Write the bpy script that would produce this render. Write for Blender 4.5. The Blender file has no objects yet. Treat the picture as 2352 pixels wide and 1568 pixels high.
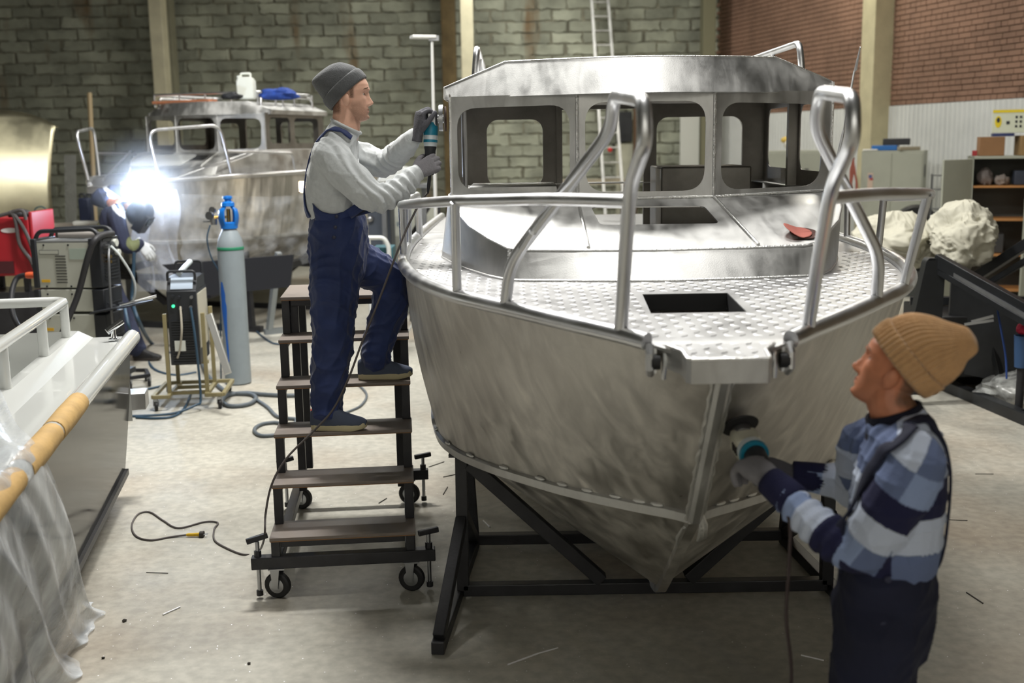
import bpy, math, random
import numpy as np
from mathutils import Vector, Matrix, Quaternion, noise as mnoise
from mathutils.geometry import tessellate_polygon
random.seed(7)
R_ = math.radians
scene = bpy.context.scene
COL = scene.collection

# ------------------------------------------------------------------ camera
CF, CP, CR, CH = 2570.0, R_(10.1), 0.016, 2.1        # focal length in px of 2352, pitch, roll, height
_F = Vector((0, math.cos(CP), -math.sin(CP)))
_U0 = Vector((0, math.sin(CP), math.cos(CP)))
_R0 = Vector((1, 0, 0))
_R = _R0 * math.cos(CR) - _U0 * math.sin(CR)
_U = _R0 * math.sin(CR) + _U0 * math.cos(CR)
cam_data = bpy.data.cameras.new('camera')
cam_data.sensor_width = 36.0
cam_data.lens = CF / 2352 * 36.0
cam_data.clip_end = 200
cam_data.dof.use_dof = True
cam_data.dof.focus_distance = 5.55
cam_data.dof.aperture_fstop = 2.0
cam = bpy.data.objects.new('camera', cam_data)
cam.matrix_world = Matrix(((_R.x, _U.x, -_F.x, 0), (_R.y, _U.y, -_F.y, 0), (_R.z, _U.z, -_F.z, CH), (0, 0, 0, 1)))
COL.objects.link(cam)
scene.camera = cam

# ------------------------------------------------------------------ world and exposure
world = bpy.data.worlds.new('world')
scene.world = world
world.use_nodes = True
world.node_tree.nodes['Background'].inputs[0].default_value = (0.5, 0.55, 0.6, 1)
world.node_tree.nodes['Background'].inputs[1].default_value = 0.05
scene.view_settings.view_transform = 'Standard'
scene.view_settings.look = 'None'
scene.view_settings.gamma = 1.0
scene.view_settings.use_curve_mapping = False
scene.view_settings.exposure = 0.28

# ------------------------------------------------------------------ hall lamps (shop lamps under the roof, plus two added fill lamps)
LAMP_Z = 6.55
#        x     y    w    d    watt  colour
LAMPS = [(-1.5, 8.0, 1.3, 0.5, 430, (1.0, 0.98, 0.94)),
         (1.0, 7.4, 1.3, 0.5, 100, (1.0, 0.98, 0.94)),
         (0.7, 4.4, 1.3, 0.5, 105, (1.0, 0.98, 0.94)),
         (-4.6, 9.5, 1.3, 0.5, 60, (1.0, 0.97, 0.88)),
         (-1.6, 15.0, 1.3, 0.5, 160, (1.0, 0.98, 0.92)),
         (0.2, 20.0, 1.3, 0.5, 160, (1.0, 0.98, 0.90)),
         (3.6, 11.5, 1.3, 0.5, 110, (1.0, 0.97, 0.88)),
         (4.6, 17.4, 1.0, 0.5, 110, (1.0, 0.95, 0.80)),
         (-2.2, -4.6, 1.3, 0.5, 240, (1.0, 0.97, 0.92)),
         (2.6, -4.6, 1.3, 0.5, 240, (1.0, 0.97, 0.92))]
for i, (x, y, w, d, e, c) in enumerate(LAMPS):
    l = bpy.data.lights.new('hall_lamp_light', 'AREA')
    l.shape = 'RECTANGLE'
    l.size = w
    l.size_y = d
    l.energy = e
    l.color = c
    o = bpy.data.objects.new('hall_lamp_light', l)
    o.location = (x, y, LAMP_Z)
    if y < 0: o.rotation_euler = (R_(-62), 0, 0)          # added fill: washes the unseen white wall to brighten front-facing metal
    COL.objects.link(o)

# ------------------------------------------------------------------ helpers
def at(px, py, Y):
    d = _F + _R * ((px - 1176) / CF) + _U * ((784 - py) / CF)
    t = Y / d.y
    return Vector((t * d.x, Y, CH + t * d.z))

def fl(px, py, Z=0.0):
    d = _F + _R * ((px - 1176) / CF) + _U * ((784 - py) / CF)
    t = (Z - CH) / d.z
    return Vector((t * d.x, t * d.y, Z))

WL = {}                                     # world location of every object made

def lin(c):
    return tuple(((v / 255) / 12.92 if v / 255 <= 0.04045 else ((v / 255 + 0.055) / 1.055) ** 2.4) for v in c)

MATS = {}
def mat(name, rgb, rough=0.5, metal=0.0, var=0.0, vscale=4.0, rgb2=None, bump=0.0, bscale=60.0, rvar=0.0,
        stretch=(1, 1, 1), rnd=0.0, alpha=1.0, trans=0.0, emit=0.0, sheen=0.0, coat=0.0, detail=5.0, spec=0.5, obj=False):
    if name in MATS:
        return MATS[name]
    m = bpy.data.materials.new(name)
    m.use_nodes = True
    nt = m.node_tree
    N, L = nt.nodes, nt.links
    b = N['Principled BSDF']
    base = lin(rgb)
    b.inputs['Base Color'].default_value = base + (1,)
    b.inputs['Roughness'].default_value = rough
    b.inputs['Metallic'].default_value = metal
    b.inputs['Specular IOR Level'].default_value = spec
    if alpha < 1: b.inputs['Alpha'].default_value = alpha
    if trans: b.inputs['Transmission Weight'].default_value = trans
    if sheen:
        b.inputs['Sheen Weight'].default_value = sheen
        b.inputs['Sheen Roughness'].default_value = 0.5
    if coat: b.inputs['Coat Weight'].default_value = coat
    if emit:
        b.inputs['Emission Color'].default_value = base + (1,)
        b.inputs['Emission Strength'].default_value = emit
    if var or bump or rvar or rnd:
        if obj:
            g = N.new('ShaderNodeTexCoord'); src = g.outputs['Object']
        else:
            g = N.new('ShaderNodeNewGeometry'); src = g.outputs['Position']
        mp = N.new('ShaderNodeMapping')
        mp.inputs['Scale'].default_value = stretch
        L.new(src, mp.inputs['Vector'])
    if var or rvar:
        n = N.new('ShaderNodeTexNoise')
        n.inputs['Scale'].default_value = vscale
        n.inputs['Detail'].default_value = detail
        n.inputs['Roughness'].default_value = 0.6
        L.new(mp.outputs[0], n.inputs['Vector'])
        r = N.new('ShaderNodeMapRange')
        r.inputs[1].default_value = 0.32; r.inputs[2].default_value = 0.68
        L.new(n.outputs['Fac'], r.inputs[0])
    colout = None
    if var or rgb2:
        mx = N.new('ShaderNodeMix'); mx.data_type = 'RGBA'
        c2 = lin(rgb2) if rgb2 else tuple(min(1, v * (1 + var)) for v in base)
        c1 = base if rgb2 else tuple(v * (1 - var) for v in base)
        mx.inputs[6].default_value = c1 + (1,)
        mx.inputs[7].default_value = c2 + (1,)
        L.new(r.outputs[0], mx.inputs[0])
        colout = mx.outputs[2]
    if rnd:
        oi = N.new('ShaderNodeObjectInfo')
        hs = N.new('ShaderNodeHueSaturation')
        mr = N.new('ShaderNodeMapRange')
        mr.inputs[3].default_value = 1 - rnd; mr.inputs[4].default_value = 1 + rnd
        L.new(oi.outputs['Random'], mr.inputs[0])
        L.new(mr.outputs[0], hs.inputs['Value'])
        if colout: L.new(colout, hs.inputs['Color'])
        else: hs.inputs['Color'].default_value = base + (1,)
        colout = hs.outputs[0]
    if colout: L.new(colout, b.inputs['Base Color'])
    if rvar:
        rr = N.new('ShaderNodeMapRange')
        rr.inputs[3].default_value = max(0.02, rough - rvar); rr.inputs[4].default_value = min(1, rough + rvar)
        L.new(r.outputs[0], rr.inputs[0])
        L.new(rr.outputs[0], b.inputs['Roughness'])
    if bump:
        n2 = N.new('ShaderNodeTexNoise')
        n2.inputs['Scale'].default_value = bscale
        n2.inputs['Detail'].default_value = 4
        L.new(mp.outputs[0], n2.inputs['Vector'])
        bp = N.new('ShaderNodeBump')
        bp.inputs['Strength'].default_value = bump
        bp.inputs['Distance'].default_value = 0.01
        L.new(n2.outputs['Fac'], bp.inputs['Height'])
        L.new(bp.outputs[0], b.inputs['Normal'])
    MATS[name] = m
    return m

def tag(o, label=None, cat=None, group=None, kind=None):
    if label: o['label'] = label
    if cat: o['category'] = cat
    if group: o['group'] = group
    if kind: o['kind'] = kind
    return o

def place(o, wloc, parent=None):
    wloc = Vector(wloc)
    WL[o.name] = wloc
    if parent is not None:
        o.parent = parent
        o.location = wloc - WL[parent.name]
    else:
        o.location = wloc

def thing(name, loc, label, cat, group=None, kind=None):
    o = bpy.data.objects.new(name, None)
    o.empty_display_size = 0.1
    COL.objects.link(o)
    place(o, loc)
    return tag(o, label, cat, group, kind)

def cr_spline(pts, n):
    """Catmull-Rom through pts, n samples per span (pts may be any-length tuples)"""
    P = np.array([list(p) for p in pts], float)
    out = []
    for i in range(len(P) - 1):
        p0 = P[max(i - 1, 0)]; p1 = P[i]; p2 = P[i + 1]; p3 = P[min(i + 2, len(P) - 1)]
        for k in range(n):
            t = k / n
            out.append(0.5 * ((2 * p1) + (-p0 + p2) * t + (2 * p0 - 5 * p1 + 4 * p2 - p3) * t * t + (-p0 + 3 * p1 - 3 * p2 + p3) * t ** 3))
    out.append(P[-1])
    return np.array(out)

def fillet(pts, rad, n=5):
    """round the corners of a polyline"""
    P = [Vector(p) for p in pts]
    out = [P[0]]
    for i in range(1, len(P) - 1):
        a, b, c = P[i - 1], P[i], P[i + 1]
        u = (a - b); v = (c - b)
        d = min(rad, u.length * 0.45, v.length * 0.45)
        s = b + u.normalized() * d; e = b + v.normalized() * d
        for k in range(n + 1):
            t = k / n
            out.append(s * (1 - t) ** 2 + b * 2 * t * (1 - t) + e * t * t)
    out.append(P[-1])
    return out

class MB:
    def __init__(self):
        self.v = []; self.f = []
    def add(self, vs, fs, M=None):
        o = len(self.v)
        if M is not None:
            vs = [M @ Vector(p) for p in vs]
        self.v += [tuple(p) for p in vs]
        self.f += [tuple(i + o for i in f) for f in fs]
        return self
    def box(self, c, s, M=None, rz=0, taper=1.0):
        """box by centre and size; taper shrinks the top"""
        x, y, z = s[0] / 2, s[1] / 2, s[2] / 2
        vs = [(-x, -y, -z), (x, -y, -z), (x, y, -z), (-x, y, -z), (-x * taper, -y * taper, z), (x * taper, -y * taper, z), (x * taper, y * taper, z), (-x * taper, y * taper, z)]
        cs, sn = math.cos(rz), math.sin(rz)
        vs = [(c[0] + p[0] * cs - p[1] * sn, c[1] + p[0] * sn + p[1] * cs, c[2] + p[2]) for p in vs]
        return self.add(vs, [(0, 3, 2, 1), (4, 5, 6, 7), (0, 1, 5, 4), (1, 2, 6, 5), (2, 3, 7, 6), (3, 0, 4, 7)], M)
    def bar(self, a, b, w, h=None, up=(0, 0, 1), M=None):
        """rectangular bar from a to b, w sideways, h along up"""
        a, b = Vector(a), Vector(b); h = h or w
        d = (b - a).normalized(); up = Vector(up)
        s = d.cross(up)
        if s.length < 1e-4: s = d.cross(Vector((0, 1, 0)))
        s.normalize(); u = s.cross(d).normalized()
        s *= w / 2; u *= h / 2
        vs = [a - s - u, a + s - u, a + s + u, a - s + u, b - s - u, b + s - u, b + s + u, b - s + u]
        return self.add(vs, [(0, 3, 2, 1), (4, 5, 6, 7), (0, 1, 5, 4), (1, 2, 6, 5), (2, 3, 7, 6), (3, 0, 4, 7)], M)
    def tube(self, pts, r, seg=10, closed=False, caps=True, M=None):
        P = [Vector(p) for p in pts]
        n = len(P)
        rad = r if hasattr(r, '__len__') else [r] * n
        T = []
        for i in range(n):
            if closed: t = P[(i + 1) % n] - P[i - 1]
            else: t = P[min(i + 1, n - 1)] - P[max(i - 1, 0)]
            T.append(t.normalized() if t.length > 1e-9 else Vector((0, 0, 1)))
        a = Vector((0, 0, 1)) if abs(T[0].z) < 0.9 else Vector((1, 0, 0))
        u = (a - T[0] * a.dot(T[0])).normalized()
        vs = []; fs = []
        for i in range(n):
            u = (u - T[i] * u.dot(T[i])).normalized()
            w = T[i].cross(u)
            for k in range(seg):
                th = 2 * math.pi * k / seg
                vs.append(P[i] + (u * math.cos(th) + w * math.sin(th)) * rad[i])
        for i in range(n if closed else n - 1):
            j = (i + 1) % n
            for k in range(seg):
                k2 = (k + 1) % seg
                fs.append((i * seg + k, i * seg + k2, j * seg + k2, j * seg + k))
        if caps and not closed:
            fs.append(tuple(range(seg - 1, -1, -1)))
            fs.append(tuple((n - 1) * seg + k for k in range(seg)))
        return self.add(vs, fs, M)
    def cyl(self, a, b, r, r2=None, seg=16, M=None):
        return self.tube([a, b], [r, r if r2 is None else r2], seg, M=M)
    def lathe(self, prof, c=(0, 0, 0), axis=(0, 0, 1), seg=24, M=None):
        """prof: list of (r, h)"""
        ax = Vector(axis).normalized()
        a = Vector((1, 0, 0)) if abs(ax.x) < 0.9 else Vector((0, 1, 0))
        u = (a - ax * a.dot(ax)).normalized(); w = ax.cross(u)
        c = Vector(c); vs = []; fs = []
        for r, h in prof:
            for k in range(seg):
                th = 2 * math.pi * k / seg
                vs.append(c + ax * h + (u * math.cos(th) + w * math.sin(th)) * max(r, 1e-5))
        for i in range(len(prof) - 1):
            for k in range(seg):
                k2 = (k + 1) % seg
                fs.append((i * seg + k, i * seg + k2, (i + 1) * seg + k2, (i + 1) * seg + k))
        fs.append(tuple(range(seg - 1, -1, -1)))
        n = len(prof) - 1
        fs.append(tuple(n * seg + k for k in range(seg)))
        return self.add(vs, fs, M)
    def loft(self, rings, closed=True, caps=True, M=None):
        n = len(rings[0]); vs = [p for r in rings for p in r]; fs = []
        for i in range(len(rings) - 1):
            for k in range(n if closed else n - 1):
                k2 = (k + 1) % n
                fs.append((i * n + k, i * n + k2, (i + 1) * n + k2, (i + 1) * n + k))
        if caps and closed:
            fs.append(tuple(range(n - 1, -1, -1)))
            fs.append(tuple((len(rings) - 1) * n + k for k in range(n)))
        return self.add(vs, fs, M)
    def grid(self, fn, nu, nv, M=None):
        vs = [fn(i / nu, j / nv) for j in range(nv + 1) for i in range(nu + 1)]
        fs = [(j * (nu + 1) + i, j * (nu + 1) + i + 1, (j + 1) * (nu + 1) + i + 1, (j + 1) * (nu + 1) + i) for j in range(nv) for i in range(nu)]
        return self.add(vs, fs, M)
    def plate(self, outer, holes, fn, th, M=None):
        """flat plate with holes; outer/holes are 2-D loops, fn(u, v, w) maps to 3-D (w = 0 or th)"""
        loops = [[Vector((p[0], p[1], 0)) for p in outer]] + [[Vector((p[0], p[1], 0)) for p in h] for h in holes]
        tris = tessellate_polygon(loops)
        flat = [p for l in loops for p in l]
        n = len(flat)
        vs = [fn(p.x, p.y, 0.0) for p in flat] + [fn(p.x, p.y, th) for p in flat]
        fs = [tuple(t) for t in tris] + [tuple(n + i for i in reversed(t)) for t in tris]
        o = 0
        for l in loops:
            m = len(l)
            for k in range(m):
                k2 = (k + 1) % m
                fs.append((o + k, o + k2, n + o + k2, n + o + k))
            o += m
        return self.add(vs, fs, M)
    def prism(self, poly, fn, th, M=None):
        return self.plate(poly, [], fn, th, M)
    def ball(self, c, r, seg=14, rings=9, sc=(1, 1, 1), M=None):
        vs = []; fs = []
        c = Vector(c)
        for j in range(rings + 1):
            ph = math.pi * j / rings
            for k in range(seg):
                th = 2 * math.pi * k / seg
                vs.append(c + Vector((math.sin(ph) * math.cos(th) * sc[0], math.sin(ph) * math.sin(th) * sc[1], math.cos(ph) * sc[2])) * r)
        for j in range(rings):
            for k in range(seg):
                k2 = (k + 1) % seg
                fs.append((j * seg + k, (j + 1) * seg + k, (j + 1) * seg + k2, j * seg + k2))
        return self.add(vs, fs, M)
    def build(self, name, m, parent=None, smooth=True, ang=38, bevel=0.0, label=None, solid=0.0, subd=0, fixn=True):
        me = bpy.data.meshes.new(name)
        V = np.array(self.v, float)
        lo = V.min(0); hi = V.max(0)
        c = Vector(((lo[0] + hi[0]) / 2, (lo[1] + hi[1]) / 2, lo[2]))
        me.from_pydata([tuple(p) for p in (V - np.array(c))], [], self.f)
        me.validate(verbose=False)
        if fixn:
            import bmesh
            bm = bmesh.new(); bm.from_mesh(me)
            bmesh.ops.recalc_face_normals(bm, faces=bm.faces)
            bm.to_mesh(me); bm.free()
        if m is not None: me.materials.append(m)
        if smooth:
            me.shade_smooth()
            me.set_sharp_from_angle(angle=R_(ang))
        o = bpy.data.objects.new(name, me)
        COL.objects.link(o)
        place(o, c, parent)
        if bevel:
            md = o.modifiers.new('bevel', 'BEVEL'); md.width = bevel; md.segments = 2; md.limit_method = 'ANGLE'; md.angle_limit = R_(40)
        if solid:
            md = o.modifiers.new('solid', 'SOLIDIFY'); md.thickness = solid; md.offset = 0
            if ang < 100:
                md = o.modifiers.new('split', 'EDGE_SPLIT'); md.split_angle = R_(max(ang, 30))
        if subd:
            md = o.modifiers.new('subd', 'SUBSURF'); md.levels = subd; md.render_levels = subd
        if label: o['label'] = label
        return o

def rrect(x0, x1, y0, y1, r, n=6):
    """rounded rectangle loop"""
    out = []
    for cx, cy, a in ((x1 - r, y1 - r, 0), (x0 + r, y1 - r, 90), (x0 + r, y0 + r, 180), (x1 - r, y0 + r, 270)):
        for k in range(n + 1):
            t = R_(a + 90 * k / n)
            out.append((cx + r * math.cos(t), cy + r * math.sin(t)))
    return out

def rquad(pts, r, n=6):
    """rounded polygon loop from 2-D points"""
    out = []
    m = len(pts)
    for i in range(m):
        a, b, c = Vector(pts[i - 1]), Vector(pts[i]), Vector(pts[(i + 1) % m])
        u, v = a - b, c - b
        d = min(r, u.length * 0.48, v.length * 0.48)
        s = b + u.normalized() * d; e = b + v.normalized() * d
        for k in range(n + 1):
            t = k / n
            q = s * (1 - t) ** 2 + b * 2 * t * (1 - t) + e * t * t
            out.append((q.x, q.y))
    return out

# ------------------------------------------------------------------ materials
ALU = mat('aluminium_sanded', (204, 204, 202), 0.50, 1.0, var=0.13, vscale=3.5, bump=0.05, bscale=220, rvar=0.12)
ALU_HULL = mat('aluminium_hull', (214, 211, 205), 0.50, 1.0, var=0.17, vscale=3.0, bump=0.10, bscale=7, rvar=0.14, stretch=(1, 1, .55), detail=7)
def streaks(m, rot=(0, .6, .5), sc=(7, 7, 1.0), lo=.72, hi=1.12, r0=-.10, r1=.12):
    """sanding swirls: stretched noise on colour and gloss"""
    nt = m.node_tree; N, L = nt.nodes, nt.links
    b = N['Principled BSDF']
    src = b.inputs['Base Color'].links[0].from_socket; rs = b.inputs['Roughness'].links[0].from_socket
    g = N.new('ShaderNodeNewGeometry'); mp = N.new('ShaderNodeMapping'); mp.inputs['Rotation'].default_value = rot; mp.inputs['Scale'].default_value = sc
    n = N.new('ShaderNodeTexNoise'); n.inputs['Scale'].default_value = 1.6; n.inputs['Detail'].default_value = 6; n.inputs['Distortion'].default_value = .6
    L.new(g.outputs['Position'], mp.inputs[0]); L.new(mp.outputs[0], n.inputs['Vector'])
    r = N.new('ShaderNodeMapRange'); r.inputs[1].default_value = .33; r.inputs[2].default_value = .67; r.inputs[3].default_value = lo; r.inputs[4].default_value = hi
    L.new(n.outputs['Fac'], r.inputs[0])
    mx = N.new('ShaderNodeMix'); mx.data_type = 'RGBA'; mx.blend_type = 'MULTIPLY'; mx.inputs[0].default_value = 1
    L.new(src, mx.inputs[6]); L.new(r.outputs[0], mx.inputs[7]); L.new(mx.outputs[2], b.inputs['Base Color'])
    r2 = N.new('ShaderNodeMapRange'); r2.inputs[1].default_value = .33; r2.inputs[2].default_value = .67; r2.inputs[3].default_value = r0; r2.inputs[4].default_value = r1
    L.new(n.outputs['Fac'], r2.inputs[0])
    ad = N.new('ShaderNodeMath'); ad.operation = 'ADD'; L.new(rs, ad.inputs[0]); L.new(r2.outputs[0], ad.inputs[1]); L.new(ad.outputs[0], b.inputs['Roughness'])
streaks(ALU_HULL)
streaks(ALU, (.5, .2, .9), (9, 3, 3), .84, 1.08, -.06, .08)
ALU_TUBE = mat('aluminium_tube', (222, 223, 225), 0.36, 1.0, var=0.06, vscale=8, rvar=0.08)
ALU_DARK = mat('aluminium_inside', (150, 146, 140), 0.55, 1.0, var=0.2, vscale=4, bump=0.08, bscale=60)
ALU_WELD = mat('weld_bead', (228, 228, 226), 0.38, 1.0, bump=0.5, bscale=120)
ALU_TREAD = mat('tread_plate', (176, 176, 176), 0.46, 1.0, var=0.08, vscale=6, rvar=0.10)
STEEL_BLACK = mat('black_steel', (46, 46, 49), 0.45, 0.3, var=0.25, vscale=7, bump=0.08, bscale=80)
STEEL_GREY = mat('grey_steel', (120, 122, 124), 0.45, 0.6, var=0.15, vscale=6)
PLY = mat('film_plywood', (118, 108, 100), 0.55, 0, var=0.14, vscale=5, bump=0.08, bscale=140, rvar=0.1)
WOOD = mat('raw_wood', (176, 140, 84), 0.7, 0, var=0.2, vscale=10, stretch=(1, 1, 6), bump=0.15)
RUBBER = mat('black_rubber', (22, 22, 24), 0.6)
CHROME = mat('chrome', (220, 222, 225), 0.1, 1.0)
ZINC = mat('zinc_steel', (170, 172, 175), 0.35, 1.0)
WHITE_PAINT = mat('white_gloss_paint', (208, 210, 207), 0.16, 0, coat=0.5)
CABLE = mat('dark_cable', (38, 38, 42), 0.55)
CABLE_B = mat('blue_grey_cable', (44, 70, 90), 0.5)
CONC = mat('concrete_column', (206, 200, 172), 0.85, 0, var=0.12, vscale=3, bump=0.1, bscale=40)
# ------------------------------------------------------------------ the hall
def make_floor_mat():
    m = mat('floor_concrete', (172, 169, 158), 0.62, 0, var=0.16, vscale=0.9, bump=0.12, bscale=55, rvar=0.14)
    nt = m.node_tree; N, L = nt.nodes, nt.links
    b = N['Principled BSDF']
    src = b.inputs['Base Color'].links[0].from_socket
    g = N.new('ShaderNodeNewGeometry')
    # fine grain
    n = N.new('ShaderNodeTexNoise'); n.inputs['Scale'].default_value = 18; n.inputs['Detail'].default_value = 6
    L.new(g.outputs['Position'], n.inputs['Vector'])
    r = N.new('ShaderNodeMapRange'); r.inputs[1].default_value = 0.35; r.inputs[2].default_value = 0.65; r.inputs[3].default_value = 0.86; r.inputs[4].default_value = 1.1
    L.new(n.outputs['Fac'], r.inputs[0])
    mx = N.new('ShaderNodeMix'); mx.data_type = 'RGBA'; mx.blend_type = 'MULTIPLY'; mx.inputs[0].default_value = 1
    L.new(src, mx.inputs[6]); L.new(r.outputs[0], mx.inputs[7])
    # scuffs: stretched noise
    mp = N.new('ShaderNodeMapping'); mp.inputs['Scale'].default_value = (2.0, 14, 1); mp.inputs['Rotation'].default_value = (0, 0, 0.5)
    L.new(g.outputs['Position'], mp.inputs[0])
    n3 = N.new('ShaderNodeTexNoise'); n3.inputs['Scale'].default_value = 1.5; n3.inputs['Detail'].default_value = 8
    L.new(mp.outputs[0], n3.inputs['Vector'])
    r3 = N.new('ShaderNodeMapRange'); r3.inputs[1].default_value = 0.62; r3.inputs[2].default_value = 0.75; r3.inputs[3].default_value = 1.0; r3.inputs[4].default_value = 0.9
    L.new(n3.outputs['Fac'], r3.inputs[0])
    mx3 = N.new('ShaderNodeMix'); mx3.data_type = 'RGBA'; mx3.blend_type = 'MULTIPLY'; mx3.inputs[0].default_value = 1
    L.new(mx.outputs[2], mx3.inputs[6]); L.new(r3.outputs[0], mx3.inputs[7])
    # pinkish and dark stains
    n4 = N.new('ShaderNodeTexNoise'); n4.inputs['Scale'].default_value = 0.55; n4.inputs['Detail'].default_value = 4
    L.new(g.outputs['Position'], n4.inputs['Vector'])
    r4 = N.new('ShaderNodeMapRange'); r4.inputs[1].default_value = 0.5; r4.inputs[2].default_value = 0.68
    L.new(n4.outputs['Fac'], r4.inputs[0])
    mx4 = N.new('ShaderNodeMix'); mx4.data_type = 'RGBA'; mx4.blend_type = 'MULTIPLY'
    mx4.inputs[7].default_value = lin((232, 220, 210)) + (1,)
    L.new(r4.outputs[0], mx4.inputs[0]); L.new(mx3.outputs[2], mx4.inputs[6])
    # small metal flecks
    v = N.new('ShaderNodeTexVoronoi'); v.inputs['Scale'].default_value = 26; v.inputs['Randomness'].default_value = 1
    L.new(g.outputs['Position'], v.inputs['Vector'])
    lt = N.new('ShaderNodeMath'); lt.operation = 'LESS_THAN'; lt.inputs[1].default_value = 0.075
    L.new(v.outputs['Distance'], lt.inputs[0])
    wn = N.new('ShaderNodeSeparateColor'); L.new(v.outputs['Color'], wn.inputs[0])
    gt = N.new('ShaderNodeMath'); gt.operation = 'GREATER_THAN'; gt.inputs[1].default_value = 0.72
    L.new(wn.outputs[0], gt.inputs[0])
    mu = N.new('ShaderNodeMath'); mu.operation = 'MULTIPLY'
    L.new(lt.outputs[0], mu.inputs[0]); L.new(gt.outputs[0], mu.inputs[1])
    mx5 = N.new('ShaderNodeMix'); mx5.data_type = 'RGBA'
    mx5.inputs[7].default_value = (0.9, 0.9, 0.92, 1)
    L.new(mu.outputs[0], mx5.inputs[0]); L.new(mx4.outputs[2], mx5.inputs[6])
    L.new(mx5.outputs[2], b.inputs['Base Color'])
    L.new(mu.outputs[0], b.inputs['Metallic'])
    return m

FLOOR_M = make_floor_mat()
BACK_Y = 23.5
RW0 = Vector((4.3, BACK_Y, 0)); RWD = Vector((0.252, -0.968, 0)).normalized()      # right wall: corner and run towards the camera
RW1 = RW0 + RWD * 31
RWN = Vector((-RWD.y, RWD.x, 0)) * -1                                             # towards the room
if RWN.x > 0: RWN = -RWN
ROOF_Z = 7.0
LX = -12.5; FY = -7.0

def struct(name, mb, m, label, **k):
    o = mb.build(name, m, None, **k)
    return tag(o, label, None, None, 'structure')

floor = struct('floor', MB().add([(LX - .3, FY - .3, 0), (13, FY - .3, 0), (13, BACK_Y + .5, 0), (LX - .3, BACK_Y + .5, 0)], [(0, 1, 2, 3)]), FLOOR_M, 'worn grey concrete workshop floor with scattered metal flecks', fixn=False)
struct('ceiling', MB().box((0.3, 8.2, ROOF_Z + .1), (27, 32, .2)), mat('ceiling_sheet', (110, 112, 112), 0.8), 'dark sheet metal roof of the workshop hall')
struct('wall_left', MB().box((LX - .15, 8.2, 3.5), (.3, 32, 7)), mat('wall_plain', (120, 120, 112), 0.9, var=.2, vscale=1.5), 'grey side wall of the workshop hall')
struct('wall_front', MB().box((0.3, FY - .15, 3.5), (27, .3, 7)), mat('wall_white', (205, 204, 198), .85, var=.06), 'white painted wall behind the photographer')

# back wall of aerated blocks
MORTAR = mat('dark_mortar', (122, 120, 105), 0.95, var=.45, vscale=3)
def make_block_mat():
    m = mat('wall_block', (150, 153, 138), 0.92, 0, var=0.30, vscale=1.6, bump=0.5, bscale=22, rnd=0.22)
    nt = m.node_tree; N, L = nt.nodes, nt.links
    b = N['Principled BSDF']
    src = b.inputs['Base Color'].links[0].from_socket
    g = N.new('ShaderNodeNewGeometry')
    mp = N.new('ShaderNodeMapping'); mp.inputs['Scale'].default_value = (1.1, 1, .25)
    L.new(g.outputs['Position'], mp.inputs[0])
    n = N.new('ShaderNodeTexNoise'); n.inputs['Scale'].default_value = 1.3; n.inputs['Detail'].default_value = 5
    L.new(mp.outputs[0], n.inputs['Vector'])
    r = N.new('ShaderNodeMapRange'); r.inputs[1].default_value = 0.60; r.inputs[2].default_value = 0.70; r.inputs[4].default_value = 0.75
    L.new(n.outputs['Fac'], r.inputs[0])
    mx = N.new('ShaderNodeMix'); mx.data_type = 'RGBA'
    mx.inputs[7].default_value = lin((118, 88, 52)) + (1,)          # rust runs
    L.new(r.outputs[0], mx.inputs[0]); L.new(src, mx.inputs[6])
    L.new(mx.outputs[2], b.inputs['Base Color'])
    return m
BLOCK_M = make_block_mat()
wall_back = struct('wall_back', MB().box(((LX + 5) / 2, BACK_Y + .2, 3.5), (5 - LX, .3, 7)), MORTAR, 'rough wall of pale aerated concrete blocks with dark mortar and rust stains')

def rough_block(w, h, t, rng, chip=.022, nx=6, nz=2):
    """a block face with a worn, uneven outline"""
    front = []; back = []
    per = []
    for i in range(nx): per.append((-w / 2 + w * i / nx, -h / 2))
    for i in range(nz): per.append((w / 2, -h / 2 + h * i / nz))
    for i in range(nx): per.append((w / 2 - w * i / nx, h / 2))
    for i in range(nz): per.append((-w / 2, h / 2 - h * i / nz))
    for x, z in per:
        front.append((x * (1 - .02) + rng.uniform(-chip, chip), -t + rng.uniform(-.012, .006), z * .95 + rng.uniform(-chip, chip) * .8))
        back.append((x, 0, z))
    n = len(per)
    vs = front + back
    fs = [tuple(range(n))] + [(k, n + k, n + (k + 1) % n, (k + 1) % n) for k in range(n)]
    return vs, fs

BW, BH, BJ = .585, .195, .03
rng = random.Random(3)
variants = []
for q in range(10):
    vs, fs = rough_block(BW, BH, .028, rng, .03)
    me = bpy.data.meshes.new('wall_block')
    me.from_pydata(vs, [], fs)
    me.materials.append(BLOCK_M)
    variants.append((me, vs, fs))
cand = []
row = 0
z = BH / 2 + .02
while z < 6.9:
    off = (row % 2) * .3 + rng.uniform(-.05, .05)
    x = LX + off
    while x < 4.4:
        sp = rng.uniform(-.02, .02)
        cand.append((x + sp, z))
        x += BW + BJ + rng.uniform(0, .02)
    z += BH + BJ
    row += 1
def blk_score(c):
    x, z = c
    px = 1176 + x / 23.4 * CF
    pz = 330 - (z - CH) / 23.4 * CF
    s = 0
    if -20 < px < 1620 and -15 < pz < 330: s += 10
    if 1120 < px < 1600 and 140 < pz < 250: s -= 8
    if 20 < px < 350 and pz < 420: s += 2
    if 400 < px < 1000 and pz < 200: s += 3
    return s + (x + 12) * .001
cand.sort(key=lambda c: -blk_score(c))
for k, (x, z) in enumerate(cand[:300]):
    me = variants[rng.randrange(10)][0]
    o = bpy.data.objects.new('wall_block', me)
    COL.objects.link(o)
    place(o, (x, BACK_Y + .05, z), wall_back)
mb = MB()
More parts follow.
